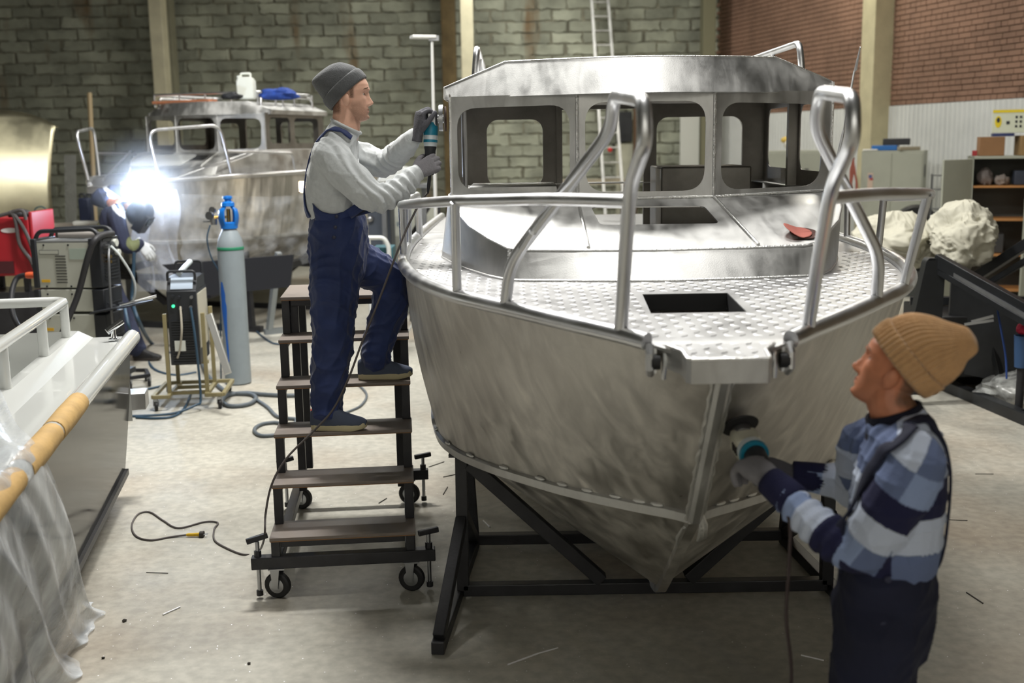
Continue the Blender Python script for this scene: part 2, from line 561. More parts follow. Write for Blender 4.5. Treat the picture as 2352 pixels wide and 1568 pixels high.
for (x, z) in cand[300:]:
    _, vs, fs = variants[rng.randrange(10)]
    mb.add([(p[0] + x, p[1] + BACK_Y + .05, p[2] + z) for p in vs], fs)
tag(mb.build('block_courses', BLOCK_M, wall_back, smooth=False, fixn=False), None, None, None, 'stuff')

# right wall: red brick above, white ribbed sheet below
CLAD_Z = 2.55
BRICK_M = mat('red_brick', (134, 104, 87), 0.9, 0, var=0.2, vscale=1.2, bump=0.3, bscale=60, rnd=0.14)
wall_right = thing('wall_right', RW0, 'red brick wall above white ribbed sheet cladding', None, None, 'structure')
mid = RW0 + RWD * 15.5 - RWN * .15
MB().box((0, 0, 3.5), (31, .3, 7), M=Matrix.Translation(mid) @ Matrix.Rotation(math.atan2(RWD.y, RWD.x), 4, 'Z')).build('wall_core', mat('brick_mortar', (92, 80, 62), .95, var=.2, vscale=3), wall_right)
BRM = Matrix.Rotation(math.atan2(RWD.y, RWD.x), 4, 'Z')
def brick_mesh(L_):
    me = bpy.data.meshes.new('brick')
    v = [(-L_ / 2, -.012, -.0325), (L_ / 2, -.012, -.0325), (L_ / 2, .03, -.0325), (-L_ / 2, .03, -.0325), (-L_ / 2, -.012, .0325), (L_ / 2, -.012, .0325), (L_ / 2, .03, .0325), (-L_ / 2, .03, .0325)]
    f = [(0, 3, 2, 1), (4, 5, 6, 7), (0, 1, 5, 4), (1, 2, 6, 5), (2, 3, 7, 6), (3, 0, 4, 7)]
    me.from_pydata(v, [], f); me.materials.append(BRICK_M)
    return me, v, f
BRK = {'s': brick_mesh(.245), 'h': brick_mesh(.115)}
ryaw = math.atan2(RWN.y, RWN.x) - math.pi / 2      # local +y towards the room
cand = []
z = CLAD_Z + .04; row = 0
while z < 5.6:
    kind = 's' if row % 3 else 'h'
    step = .257 if kind == 's' else .127
    s = (.13 if row % 2 else 0) + .1
    while s < 12.5:
        cand.append((s, z, kind)); s += step
    z += .0775; row += 1
cand.sort(key=lambda c: -(c[0] - abs(c[1] - 3.2) * 3.0 - (100 if c[0] > 11.4 or c[1] > 4.25 else 0) - (0 if c[0] > 6.5 else 50)))
Rm = Matrix.Rotation(ryaw, 4, 'Z')
mb = MB()
for k, (s, z, kind) in enumerate(cand):
    p = RW0 + RWD * s + Vector((0, 0, z)) + RWN * rng.uniform(-.003, .004)
    if k < 300:
        o = bpy.data.objects.new('brick', BRK[kind][0])
        COL.objects.link(o)
        o.rotation_euler.z = ryaw
        place(o, p, wall_right)
    else:
        mb.add(BRK[kind][1], BRK[kind][2], Matrix.Translation(p) @ Rm)
tag(mb.build('brick_courses', BRICK_M, wall_right, smooth=False, fixn=False), None, None, None, 'stuff')
# ribbed sheet
CLAD_M = mat('white_ribbed_sheet', (206, 208, 206), 0.5, 0, var=.06, vscale=2)
sheet_len = 1.05
s = 0.25
prof = [(0, 0), (.035, 0), (.05, .022), (.09, .022), (.105, 0)]
while s < 12:
    mb = MB()
    pts = []
    u = 0
    while u < sheet_len - .01:
        for a, h in prof[:-1]:
            pts.append((u + a, h))
        u += .105
    pts.append((u, 0))
    vs = []
    for a, h in pts:
        q = RW0 + RWD * (s + a) + RWN * (.03 + h)
        vs.append((q.x, q.y, .02)); vs.append((q.x, q.y, CLAD_Z))
    fs = [(2 * i, 2 * i + 2, 2 * i + 3, 2 * i + 1) for i in range(len(pts) - 1)]
    mb.add(vs, fs)
    mb.build('cladding_sheet', CLAD_M, wall_right, ang=20, fixn=False)
    s += sheet_len + .002
# columns
def column(name, px0, px1, Y, label, depth=.35, m=CONC, z0=0):
    a = at(px0, 330, Y); b = at(px1, 330, Y)
    return struct(name, MB().box(((a.x + b.x) / 2, Y + depth / 2, 3.5), (b.x - a.x, depth, 7)), m, label, bevel=.01)
column('trim_1', 362, 391, 21.5, 'cream painted steel column beside the welding arc glow')
column('trim_2', 1064, 1092, 21.5, 'bright cream column rising behind the cabin roof')
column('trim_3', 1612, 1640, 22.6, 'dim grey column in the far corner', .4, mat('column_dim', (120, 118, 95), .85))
column('trim_4', 1020, 1052, 23.1, 'rusty brown pilaster on the block wall', .3, mat('rusty_plaster', (112, 96, 66), .9, var=.3, vscale=3))
column('trim_5', 388, 412, 23.0, 'pale concrete pilaster behind the cream column', .3, mat('pilaster', (150, 148, 126), .9, var=.1))
# big column on the brick wall
q = at(1990, 330, 17.6)
yaw = math.atan2(RWD.y, RWD.x)
struct('trim_6', MB().box((0, 0, 3.5), (.36, .36, 7), M=Matrix.Translation((q.x + .12, q.y, 0)) @ Matrix.Rotation(yaw + math.pi / 2, 4, 'Z')), mat('column_olive', (190, 182, 150), .85, var=.1), 'cream steel column standing against the red brick wall', bevel=.01)
q2 = at(2034, 330, 17.9)
struct('trim_7', MB().box((q2.x, q2.y, 3.5), (.10, .2, 7)), mat('near_black_strip', (28, 28, 30), .9), 'dark strip beside the cream column')  # solid near-black strip, no opening is cut
# lamp housings under the roof
LAMP_WHERE = ['above the work stairs', 'above the wheelhouse roof of the large boat', 'above the bow of the large boat', 'above the big welding machine', 'behind the background boat', 'close to the block wall', 'above the white tarps', 'close to the brick wall', 'left behind the photographer, added as fill', 'right behind the photographer, added as fill']
LAMP_H = mat('lamp_housing', (190, 190, 188), .5)
for i, (x, y, w, d, e, c) in enumerate(LAMPS):
    lampo = thing('hall_lamp', (x, y, LAMP_Z + .02), 'long ceiling lamp hanging under the roof ' + LAMP_WHERE[i], 'lamp', 'hall lamps under the roof')
    if y < 0: MB().box((0, 0, .07), (w + .1, d + .1, .08), M=Matrix.Translation((x, y, LAMP_Z)) @ Matrix.Rotation(R_(-62), 4, 'X')).build('housing', LAMP_H, lampo, smooth=False)  # housing of the added fill lamps
    else: MB().box((x, y, LAMP_Z + .07), (w + .1, d + .1, .08)).build('housing', LAMP_H, lampo, smooth=False)
    for s_ in (-.4, .4):
        MB().cyl((x + s_, y, LAMP_Z + .11), (x + s_, y, ROOF_Z), .012, seg=6).build('hanger', ZINC, lampo)
# ------------------------------------------------------------------ aluminium cabin boats
SHEER = [(0.0, 3.33, 1.445), (0.14, 3.355, 1.465), (0.235, 3.42, 1.483), (0.296, 3.49, 1.490), (0.48, 3.71, 1.503), (0.663, 3.957, 1.513), (0.845, 4.215, 1.522),
         (1.0, 4.58, 1.53), (1.10, 5.0, 1.535), (1.163, 5.48, 1.538), (1.20, 6.3, 1.54), (1.2, 7.6, 1.53), (1.2, 9.3, 1.5)]
CHINE = [(0.0, 3.83, .775), (0.05, 3.90, .770), (0.12, 3.965, .765), (0.20, 4.03, .762), (0.324, 4.142, .757), (0.44, 4.255, .753), (0.553, 4.381, .75),
         (0.752, 4.611, .75), (0.904, 4.861, .75), (1.0, 5.2, .745), (1.06, 5.9, .73), (1.08, 7.6, .68), (1.08, 9.3, .62)]
KEEL = [(0, 3.83, .765), (0, 3.95, .68), (0, 4.08, .585), (0, 4.2, .495), (0, 4.33, .40), (0, 4.46, .305), (0, 4.58, .22),
        (0, 4.72, .135), (0, 4.95, .085), (0, 5.3, .07), (0, 6.0, .065), (0, 7.6, .065), (0, 9.3, .065)]
SH = cr_spline(SHEER, 5); CHN = cr_spline(CHINE, 5); KL = cr_spline(KEEL, 5)
def sheer_w(y): return float(np.interp(y, SH[:, 1], SH[:, 0]))
def sheer_z(y): return float(np.interp(y, SH[:, 1], SH[:, 2]))
def trunk_z(y): return min(1.642 + 0.316 * (y - 4.7), 1.845)
TR_BOT = [(0, 4.57), (.33, 4.60), (.60, 4.645), (.66, 4.68), (.74, 4.82), (.83, 5.05), (.91, 5.30), (.985, 5.62), (1.0, 5.9), (1.0, 7.1)]
TR_TOP = [(0, 4.70), (.33, 4.71), (.60, 4.725), (.65, 4.745), (.74, 4.86), (.82, 4.99), (.875, 5.14), (.91, 5.28), (.94, 5.6), (.94, 7.1)]

def windows_panel(mb, p0, p1, zb0, zb1, zt0, zt1, holes, th, out, rows=None):
    """upright panel from p0 to p1 (2-D plan points); holes = rounded quads in (u, z), u = metres along"""
    a = Vector((p0[0], p0[1])); b = Vector((p1[0], p1[1]))
    L_ = (b - a).length; d = (b - a) / L_
    n = Vector((d.y, -d.x)) * out
    fn = lambda u, v, w: (a.x + d.x * u + n.x * w, a.y + d.y * u + n.y * w, v)
    mb.plate([(0, zb0), (L_, zb1), (L_, zt1), (0, zt0)], holes, fn, th)

def make_boat(Mx, loc, label, name='aluminium_boat', main=True):
    root = thing(name, loc, label, 'boat')
    def bld(mb, nm, m, parent=None, **k):
        mb.v = [tuple(Mx @ Vector(p)) for p in mb.v]
        return mb.build(nm, m, parent or root, **k)
    # hull plating
    NR = 7
    for s in (-1, 1):
        mb = MB(); rows = []
        for j in range(NR):
            t = j / (NR - 1)
            bulge = 0.028 * math.sin(math.pi * t)
            rw = []
            for a, b in zip(SH, CHN):
                p = a * (1 - t) + b * t
                k = min(1, p[0] / .35)
                rw.append((s * (p[0] + bulge * k), p[1] - bulge * (1 - k) * .2, p[2]))
            rows.append(rw)
        mb.loft(rows, closed=False)
        bld(mb, 'hull_side', ALU_HULL)
        mb = MB(); rows = []
        for j in range(4):
            t = j / 3
            rows.append([(s * (a[0] * (1 - t) + b[0] * t), a[1] * (1 - t) + b[1] * t, a[2] * (1 - t) + b[2] * t) for a, b in zip(CHN, KL)])
        mb.loft(rows, closed=False)
        bld(mb, 'hull_bottom', ALU_HULL)
        # chine flange
        mb = MB()
        r1 = [(s * (p[0] + .004), p[1] - .004, p[2] + .012) for p in CHN]
        r2 = [(s * (p[0] + .016), p[1] - .012, p[2] + .004) for p in CHN]
        r3 = [(s * (p[0] + .010), p[1] - .010, p[2] - .030) for p in CHN]
        r4 = [(s * (p[0] - .006), p[1] + .004, p[2] - .034) for p in CHN]
        mb.loft([r1, r2, r3, r4], closed=False)
        bld(mb, 'chine_strip', ALU, ang=25)
        # tack welds along the chine
        if main:
            for k in range(9, 46, 4):
                p = CHN[k]; q = CHN[k + 1]
                d = Vector((s * (q[0] - p[0]), q[1] - p[1], q[2] - p[2])).normalized()
                c = Vector((s * (p[0] + .012), p[1] - .010, p[2] + .016))
                mb = MB(); mb.tube([c - d * .026, c - d * .012, c + d * .012, c + d * .026], [.004, .0085, .0085, .004], 6)
                bld(mb, 'tack_weld', ALU_WELD)
        # gunwale tube
        mb = MB()
        g = [(s * (p[0] + .004), p[1], p[2] + .006) for p in SH if p[1] > 3.405]
        mb.tube(g, .029, 12)
        gw = bld(mb, 'gunwale_tube', ALU_TUBE, ang=60)
    # transom
    p0, p1, p2 = SH[-1], CHN[-1], KL[-1]
    mb = MB(); mb.add([(-p0[0], 9.3, p0[2]), (p0[0], 9.3, p0[2]), (p1[0], 9.3, p1[2]), (0, 9.3, p2[2]), (-p1[0], 9.3, p1[2])], [(0, 1, 2, 3, 4)])
    bld(mb, 'transom', ALU_HULL)
    # stem and keel bars
    mb = MB(); st = [(0, 3.300, 1.41), (0, 3.42, 1.255), (0, 3.60, 1.03), (0, 3.80, .772)]
    rings = []
    for (x, y, z) in st:
        rings.append([(-.024, y + .02, z + .012), (-.024, y - .006, z - .006), (-.012, y - .016, z - .014), (.012, y - .016, z - .014), (.024, y - .006, z - .006), (.024, y + .02, z + .012)])
    mb.loft(rings); bld(mb, 'stem_bar', ALU, ang=20)
    for s in (-1, 1):
        mb = MB(); pts = []
        for k in range(31):
            t = k / 30
            y = 3.32 + t * .49; z = 1.385 - t * .62
            pts.append((s * (.030 + .003 * math.sin(k * 2.1)), y + .006, z))
        mb.tube(pts, [.006 + .002 * math.sin(k * 1.7) for k in range(31)], 6)
        bld(mb, 'stem_weld', ALU_WELD)
    mb = MB(); rings = []
    for p in KL[:45]:
        y, z = p[1], p[2]
        rings.append([(-.02, y, z + .01), (-.02, y - .012, z - .018), (.02, y - .012, z - .018), (.02, y, z + .01)])
    mb.loft(rings); bld(mb, 'keel_bar', ALU_HULL, ang=20)
    if main:
        mb = MB(); mb.tube([(.018, 3.79, .80), (.03, 3.80, .75), (.032, 3.83, .70), (.022, 3.87, .665)], [.008, .016, .018, .006], 8)
        mb.tube([(-.03, 3.86, .72), (-.04, 3.92, .66), (-.036, 3.97, .61)], [.006, .011, .004], 8)
        bld(mb, 'stem_patch', ALU_WELD)
    # deck with hatch opening and trunk opening
    outer = [(p[0], p[1]) for p in SH] + [(-p[0], p[1]) for p in SH[::-1] if p[0] > 0.001]
    hatch = [(-.155, 3.855), (.18, 3.855), (.188, 4.25), (-.138, 4.25)]
    topen = [(x * .97, y + .03) for x, y in TR_BOT] + [(-x * .97, y + .03) for x, y in TR_BOT[::-1] if x > 0]
    mb = MB(); mb.plate(outer, [hatch, topen], lambda u, v, w: (u, v, sheer_z(v) - .004 - w), .006)
    bld(mb, 'foredeck', ALU_TREAD, ang=15)
    if main:
        mb = MB()
        for (a, b) in zip(hatch, hatch[1:] + hatch[:1]):
            mb.add([(a[0], a[1], sheer_z(a[1]) - .006), (b[0], b[1], sheer_z(b[1]) - .006), (b[0], b[1], sheer_z(b[1]) - .07), (a[0], a[1], sheer_z(a[1]) - .07)], [(0, 1, 2, 3)])
        bld(mb, 'hatch_coaming', mat('painted_hatch_shade', (30, 30, 32), .7), solid=.004)  # near-black colour puts the darkness below deck into the coaming
        # raised tread pattern
        mb = MB(); step = .046
        nx = int(1.25 / step)
        cells = 0
        y = 3.262; j = 0
        tb = np.array(TR_BOT)
        while y < 6.4:
            for i in range(-nx, nx + 1):
                x = i * step
                if y < 3.46:
                    if abs(x) > (.105 if y < 3.34 else .15): continue
                elif abs(x) > sheer_w(y) - .05: continue
                if y > 4.53:
                    wt = float(np.interp(y, tb[:, 1], tb[:, 0]))
                    if y > tb[0, 1] and abs(x) < wt + .03: continue
                    if y <= 4.66 and abs(x) < .64 and y > 4.56 + abs(x) * .1: continue
                if -.18 < x < .21 and 3.83 < y < 4.28: continue
                if y > 5.6 and x > 0: continue
                a = R_(45 if (i + j) % 2 else -45)
                c, s_ = math.cos(a), math.sin(a)
                z = sheer_z(y) - .004 if y >= 3.46 else 1.458 + min(1, max(0, (y - 3.23) / .24)) * .025
                l, w, h = .0215, .0064, .0020
                o = [(-l, 0), (0, -w), (l, 0), (0, w)]
                inn = [(-l * .55, 0), (0, -w * .5), (l * .55, 0), (0, w * .5)]
                vs = [(x + p * c - q * s_, y + p * s_ + q * c, z) for p, q in o] + [(x + p * c - q * s_, y + p * s_ + q * c, z + h) for p, q in inn]
                mb.add(vs, [(0, 1, 5, 4), (1, 2, 6, 5), (2, 3, 7, 6), (3, 0, 4, 7), (4, 5, 6, 7)])
            y += step; j += 1
        o = bld(mb, 'tread_pattern', ALU_TREAD, smooth=False, fixn=False)
        o['kind'] = 'stuff'
    # bow roller platform
    mb = MB()
    half = [(.112, 3.228), (.122, 3.24), (.126, 3.32), (.165, 3.385), (.19, 3.425), (.215, 3.47)]
    poly = [(x, y) for x, y in half] + [(-x, y) for x, y in half[::-1]]
    def pz(y): return 1.458 + min(1, max(0, (y - 3.23) / .24)) * .025
    mb.plate(poly, [], lambda u, v, w: (u, v, pz(v) - w), .006)
    bld(mb, 'bow_platform', ALU_TREAD, ang=15)
    mb = MB()
    pts = [(-.165, 3.385), (-.126, 3.32), (-.122, 3.24), (-.112, 3.228), (.112, 3.228), (.122, 3.24), (.126, 3.32), (.165, 3.385)]
    up = [(x, y, pz(y) + .004) for x, y in pts]; dn = [(x, y + .006, pz(y) - .070) for x, y in pts]
    mb.loft([up, dn], closed=False); bld(mb, 'platform_lip', ALU, ang=30, solid=.008)
    mb = MB(); mb.tube(up, .006, 6); bld(mb, 'platform_edge', ALU_WELD)
    if main:
        for s in (-1, 1):
            mb = MB(); mb.tube([(s * .215, 3.40, 1.475), (s * .218, 3.375, 1.45), (s * .218, 3.375, 1.405), (s * .212, 3.40, 1.385)], .013, 8)
            mb.box((s * .20, 3.42, 1.43), (.012, .05, .085))
            mb.tube([(s * .168, 3.395, 1.46), (s * .170, 3.38, 1.42), (s * .172, 3.395, 1.37)], .008, 8)
            bld(mb, 'bow_fitting', ALU_TUBE)
            mb = MB(); mb.cyl((s * .185, 3.385, 1.425), (s * .213, 3.385, 1.425), .024, seg=14)
            bld(mb, 'roller', RUBBER)
    # trunk (coach roof)
    top = [(x, y) for x, y in TR_TOP] + [(-x, y) for x, y in TR_TOP[::-1] if x > 0]
    th = rquad([(-.24, 4.985), (.29, 4.98), (.255, 5.19), (-.265, 5.20)], .03, 4)
    mb = MB(); mb.plate(top, [th, [(-.86, 5.6), (.86, 5.6), (.86, 6.95), (-.86, 6.95)]], lambda u, v, w: (u, v, trunk_z(v) - w), .006)
    bld(mb, 'trunk_top', ALU, ang=15)
    a = [(-x, y) for x, y in TR_BOT[::-1]] + TR_BOT[1:]
    b = [(-x, y) for x, y in TR_TOP[::-1]] + TR_TOP[1:]
    rows = []
    for t in (0, .5, 1):
        rows.append([(p[0] * (1 - t) + q[0] * t, p[1] * (1 - t) + q[1] * t, (sheer_z(p[1]) - .006) * (1 - t) + trunk_z(q[1]) * t) for p, q in zip(a, b)])
    mb = MB(); mb.loft(rows, closed=False); bld(mb, 'trunk_side', ALU, ang=24, solid=.005)
    mb = MB(); mb.tube([(q[0], q[1] - .003, trunk_z(q[1]) + .001) for q in b], .006, 6)
    bld(mb, 'trunk_top_weld', ALU_WELD)
    mb = MB(); mb.tube([(p[0], p[1] - .004, sheer_z(p[1])) for p in a], .006, 6)
    bld(mb, 'trunk_base_weld', ALU_WELD)
    for s in (-1, 1):
        mb = MB(); mb.tube([(s * .32, 5.29, trunk_z(5.29) + .003), (s * (.31 if s < 0 else .41), 4.735, trunk_z(4.735) + .003)], .008, 8)
        bld(mb, 'seam_weld', ALU_WELD)
        mb = MB(); p = Vector((s * .655, 4.675, 1.525)); q = Vector((s * .645, 4.742, trunk_z(4.742)))
        mb.tube([p + Vector((0, -.006, 0)), q + Vector((0, -.006, 0))], .007, 6)
        bld(mb, 'seam_weld', ALU_WELD)
    # windscreen: centre panel and two swept sides
    mb = MB(); windows_panel(mb, (-.32, 5.31), (.32, 5.31), 1.825, 1.825, 2.318, 2.318, [rquad([(.04, 1.862), (.595, 1.862), (.6, 2.276), (.035, 2.276)], .10, 7)], .006, 1)
    bld(mb, 'windscreen_frame', ALU, ang=20)
    for s in (-1, 1):
        mb = MB()
        p0, p1 = ((-.92, 5.50), (-.32, 5.31)) if s < 0 else ((.32, 5.31), (.92, 5.50))
        L_ = math.hypot(.6, .19)
        u0, u1 = (.035, L_ - .035) if s < 0 else (.035, L_ - .06)
        zb = (1.845, 1.825) if s < 0 else (1.825, 1.845)
        ht = [(u0, 1.875), (u1, 1.862), (u1, 2.268), (u0 + .0, 2.262)] if s < 0 else [(u0, 1.862), (u1, 1.87), (u1 + .01, 2.255), (u0, 2.268)]
        windows_panel(mb, p0, p1, zb[0], zb[1], 2.318, 2.318, [rquad(ht, .10, 7)], .006, 1)
        bld(mb, 'windscreen_frame', ALU, ang=20)
        mb = MB(); mb.cyl((s * .32, 5.305, 1.825), (s * .32, 5.305, 2.315), .009, seg=8); bld(mb, 'pillar_bead', ALU_WELD)
        mb = MB(); mb.tube([(s * .92, 5.495, 1.845), (s * .92, 5.495, 2.315)], .008, 6); bld(mb, 'corner_weld', ALU_WELD)
    mb = MB(); mb.tube([(-.92, 5.49, 1.846), (-.32, 5.30, 1.832), (.32, 5.30, 1.832), (.92, 5.49, 1.846)], .007, 6); bld(mb, 'windscreen_weld', ALU_WELD)
    # visor, roof
    def yb(x): return 5.195 + .40 * (abs(x) / .953) ** 1.6
    def zt(x):
        ax = abs(x)
        return 2.478 if ax < .651 else 2.478 - (ax - .651) / .302 * .112
    xs = [-.953 + 1.906 * i / 40 for i in range(41)]
    xs = sorted(set(xs + [-.651, .651]))
    mb = MB(); mb.loft([[(x, yb(x), 2.311) for x in xs], [(x, yb(x) + .12 * (zt(x) - 2.311) / .167, zt(x)) for x in xs]], closed=False)
    bld(mb, 'visor', ALU, ang=25, solid=.006)
    mb = MB(); mb.tube([(-.953, yb(.953), 2.313)] + [(x, yb(x) + .12 * (zt(x) - 2.311) / .167, zt(x) + .002) for x in xs] + [(.953, yb(.953), 2.313)], .005, 6); bld(mb, 'visor_edge_weld', ALU_WELD)
    rows = []
    for yy in (None, 7.15):
        rows.append([(x, (yb(x) + .12 * (zt(x) - 2.311) / .167) if yy is None else yy, zt(x)) for x in xs])
    mb = MB(); mb.loft(rows, closed=False)
    bld(mb, 'roof', ALU, ang=25, solid=.006)
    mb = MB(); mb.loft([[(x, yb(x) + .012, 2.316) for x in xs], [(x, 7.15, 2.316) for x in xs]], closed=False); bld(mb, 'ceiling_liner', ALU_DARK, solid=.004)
    for s in (-1, 1):
        mb = MB(); mb.loft([[(s * .953, 5.59, 2.311), (s * .953, 7.15, 2.311)], [(s * .953, 5.60, 2.366), (s * .953, 7.15, 2.366)]], closed=False); bld(mb, 'roof_side', ALU, solid=.006)
    # cabin sides with two windows each, rear bulkhead with door and windows
    for s in (-1, 1):
        mb = MB(); a = (s * .925, 5.50); b = (s * .94, 7.05)
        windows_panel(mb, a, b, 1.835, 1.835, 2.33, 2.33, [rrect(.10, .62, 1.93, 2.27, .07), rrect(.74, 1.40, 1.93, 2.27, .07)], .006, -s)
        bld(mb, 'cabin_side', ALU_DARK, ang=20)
        mb = MB(); mb.bar((s * .90, 6.18, 1.6), (s * .90, 6.18, 2.32), .05, .04, up=(0, 1, 0)); bld(mb, 'door_post', ALU_DARK)
    mb = MB(); fn = lambda u, v, w: (u, 7.0 + w, v)
    outer = [(-.93, 1.0), (.93, 1.0), (.93, 2.33), (-.93, 2.33)]
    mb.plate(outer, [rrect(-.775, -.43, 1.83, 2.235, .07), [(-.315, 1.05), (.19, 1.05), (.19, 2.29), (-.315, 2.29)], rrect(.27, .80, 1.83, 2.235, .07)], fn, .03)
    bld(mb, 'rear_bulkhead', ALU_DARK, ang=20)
    if main:
        mb = MB(); mb.box((-.62, 6.0, 1.80), (.52, .55, .16), taper=.86); bld(mb, 'dash_console', ALU, bevel=.006)
        mb = MB(); mb.box((-.33, 6.99, 1.9), (.035, .06, .9)); bld(mb, 'door_frame', ALU_DARK)
        mb = MB(); mb.box((.45, 6.5, 1.5), (.5, .5, .9)); bld(mb, 'locker', ALU_DARK, bevel=.01)
        mb = MB(); mb.tube([(-.86, 5.62, 1.86), (-.86, 5.62, 2.31)], .014, 8); bld(mb, 'inner_post', ALU_TUBE)
    # roof hand rails
    for s in (-1, 1):
        mb = MB(); pts = fillet([(s * .80, 5.62, 2.42), (s * .79, 5.64, 2.555), (s * .79, 7.0, 2.555), (s * .80, 7.02, 2.42)], .07)
        mb.tube(pts, .017, 10); hr = bld(mb, 'roof_rail', ALU_TUBE, ang=60)
        mb = MB(); mb.cyl((s * .80, 6.2, 2.42), (s * .79, 6.2, 2.55), .012, seg=8); bld(mb, 'rail_strut', ALU_TUBE, hr)
    if main:
        # pulpit arches and side rails
        for s in (-1, 1):
            path = [(s * .296, 3.49, 1.495), (s * .294, 3.384, 1.735), (s * .292, 3.262, 1.965), (s * .277, 3.02, 2.095), (s * .279, 3.05, 2.205), (s * .30, 3.20, 2.236), (s * .314, 3.50, 2.236), (s * .321, 3.57, 2.130), (s * .642, 3.875, 1.688), (s * .663, 3.957, 1.515)]
            # front leg straight, then swept forward
            pts = [Vector(path[0]), Vector(path[1])]
            body = fillet([path[1], path[2], path[3], path[4], path[6], path[7], path[8], path[9]], .085, 6)
            mb = MB(); mb.tube([path[0]] + [tuple(p) for p in body], .0215, 12)
            ar = bld(mb, 'pulpit_arch', ALU_TUBE, ang=60)
            mb = MB()
            rail = [(s * .293, 3.275, 1.925), (s * .50, 3.60, 1.918), (s * .70, 3.86, 1.905), (s * .836, 4.08, 1.893), (s * .98, 4.42, 1.87), (s * 1.09, 4.85, 1.842), (s * 1.161, 5.42, 1.812), (s * 1.19, 6.1, 1.80), (s * 1.19, 6.7, 1.80)]
            if s > 0:
                rail = [(x + (.03 if 3.5 < y < 5 else 0), y, z) for x, y, z in rail]
            sp = cr_spline(rail, 5)
            mb.tube([tuple(p) for p in sp] + [(s * 1.19, 6.78, 1.76), (s * 1.19, 6.8, 1.54)], .020, 12)
            sr = bld(mb, 'side_rail', ALU_TUBE, ang=60)
            for (bx, by, bz, tx, ty, tz) in ((.845, 4.215, 1.52, .838, 4.06, 1.89), (1.163, 5.48, 1.53, 1.161, 5.42, 1.812), (1.195, 6.1, 1.53, 1.19, 6.1, 1.80)):
                mb = MB(); ex = .03 if (s > 0 and ty < 5) else 0
                mb.cyl((s * bx, by, bz), (s * tx + ex, ty, tz), .0175, seg=12)
                bld(mb, 'rail_post', ALU_TUBE, sr, ang=60)
        mb = MB(); mb.cyl((-.565, 3.775, 1.80), (-.60, 3.82, 1.74), .014, seg=10); bld(mb, 'rail_stub', ALU_TUBE)
    return root

XC = .64
boat = make_boat(Matrix.Translation((XC, 0, 0)), (XC, 5.6, 0), 'large bare aluminium cabin boat on a black cradle, bow towards the camera')
# ------------------------------------------------------------------ boat cradle
def cradle():
    x0, x1 = -.245, 1.445
    t = thing('boat_cradle', ((x0 + x1) / 2, 5.0, 0), 'black box-section steel cradle under the bow of the large boat', 'cradle')
    b = .055
    def bar(nm, p, q, w=b, h=b, up=(0, 0, 1)):
        return MB().bar(p, q, w, h, up).build(nm, STEEL_BLACK, t, bevel=.004, smooth=False)
    YF = 4.93
    for x, xf in ((x0, -.33), (x1, 1.53)):
        bar('floor_rail', (xf, 4.36, .03), (x + (.03 if x < .5 else -.03), 5.62, .03))
        up = bar('upright', (x, YF, .055), (x + (.005 if x < .5 else -.005), YF, .70))
        bar('front_brace', (xf + (.004 if x < .5 else -.004), 4.40, .06), (x, YF - .02, .40), .05, .05)
        bar('rear_brace', (x + (.03 if x < .5 else -.03), 5.58, .06), (x, YF + .03, .42), .05, .05)
        MB().box((x, YF, .708), (.10, .10, .012)).build('cap_plate', STEEL_BLACK, t)
    bar('cross_beam', (x0, YF, .055), (x1, YF, .055))
    bar('cross_beam', (x0 + .03, 5.6, .055), (x1 - .03, 5.6, .055))
    bar('diagonal', (x0 + .04, YF, .665), (.40, YF, .09), .06, .06, (0, 1, 0))
    bar('diagonal', (x1 - .04, YF, .665), (.80, YF, .09), .06, .06, (0, 1, 0))
    # rear frame (under the hull)
    for x in (x0, x1):
        bar('rear_upright', (x + (.03 if x < .5 else -.03), 5.6, .055), (x + (.0 if x < .5 else 0), 5.6, .62))
    o = MB().box((x0 + .02, YF, .735), (.135, .11, .035), rz=.2).build('wood_block', WOOD, None, bevel=.004)
    tag(o, 'rough yellow wood block wedged between cradle upright and hull', 'block')
    o = MB().box((x1 - .02, YF, .735), (.125, .11, .035), rz=-.2).build('wood_block', WOOD, None, bevel=.004)
    tag(o, 'wood block under the hull behind the worker in the striped sweater', 'block')
cradle()

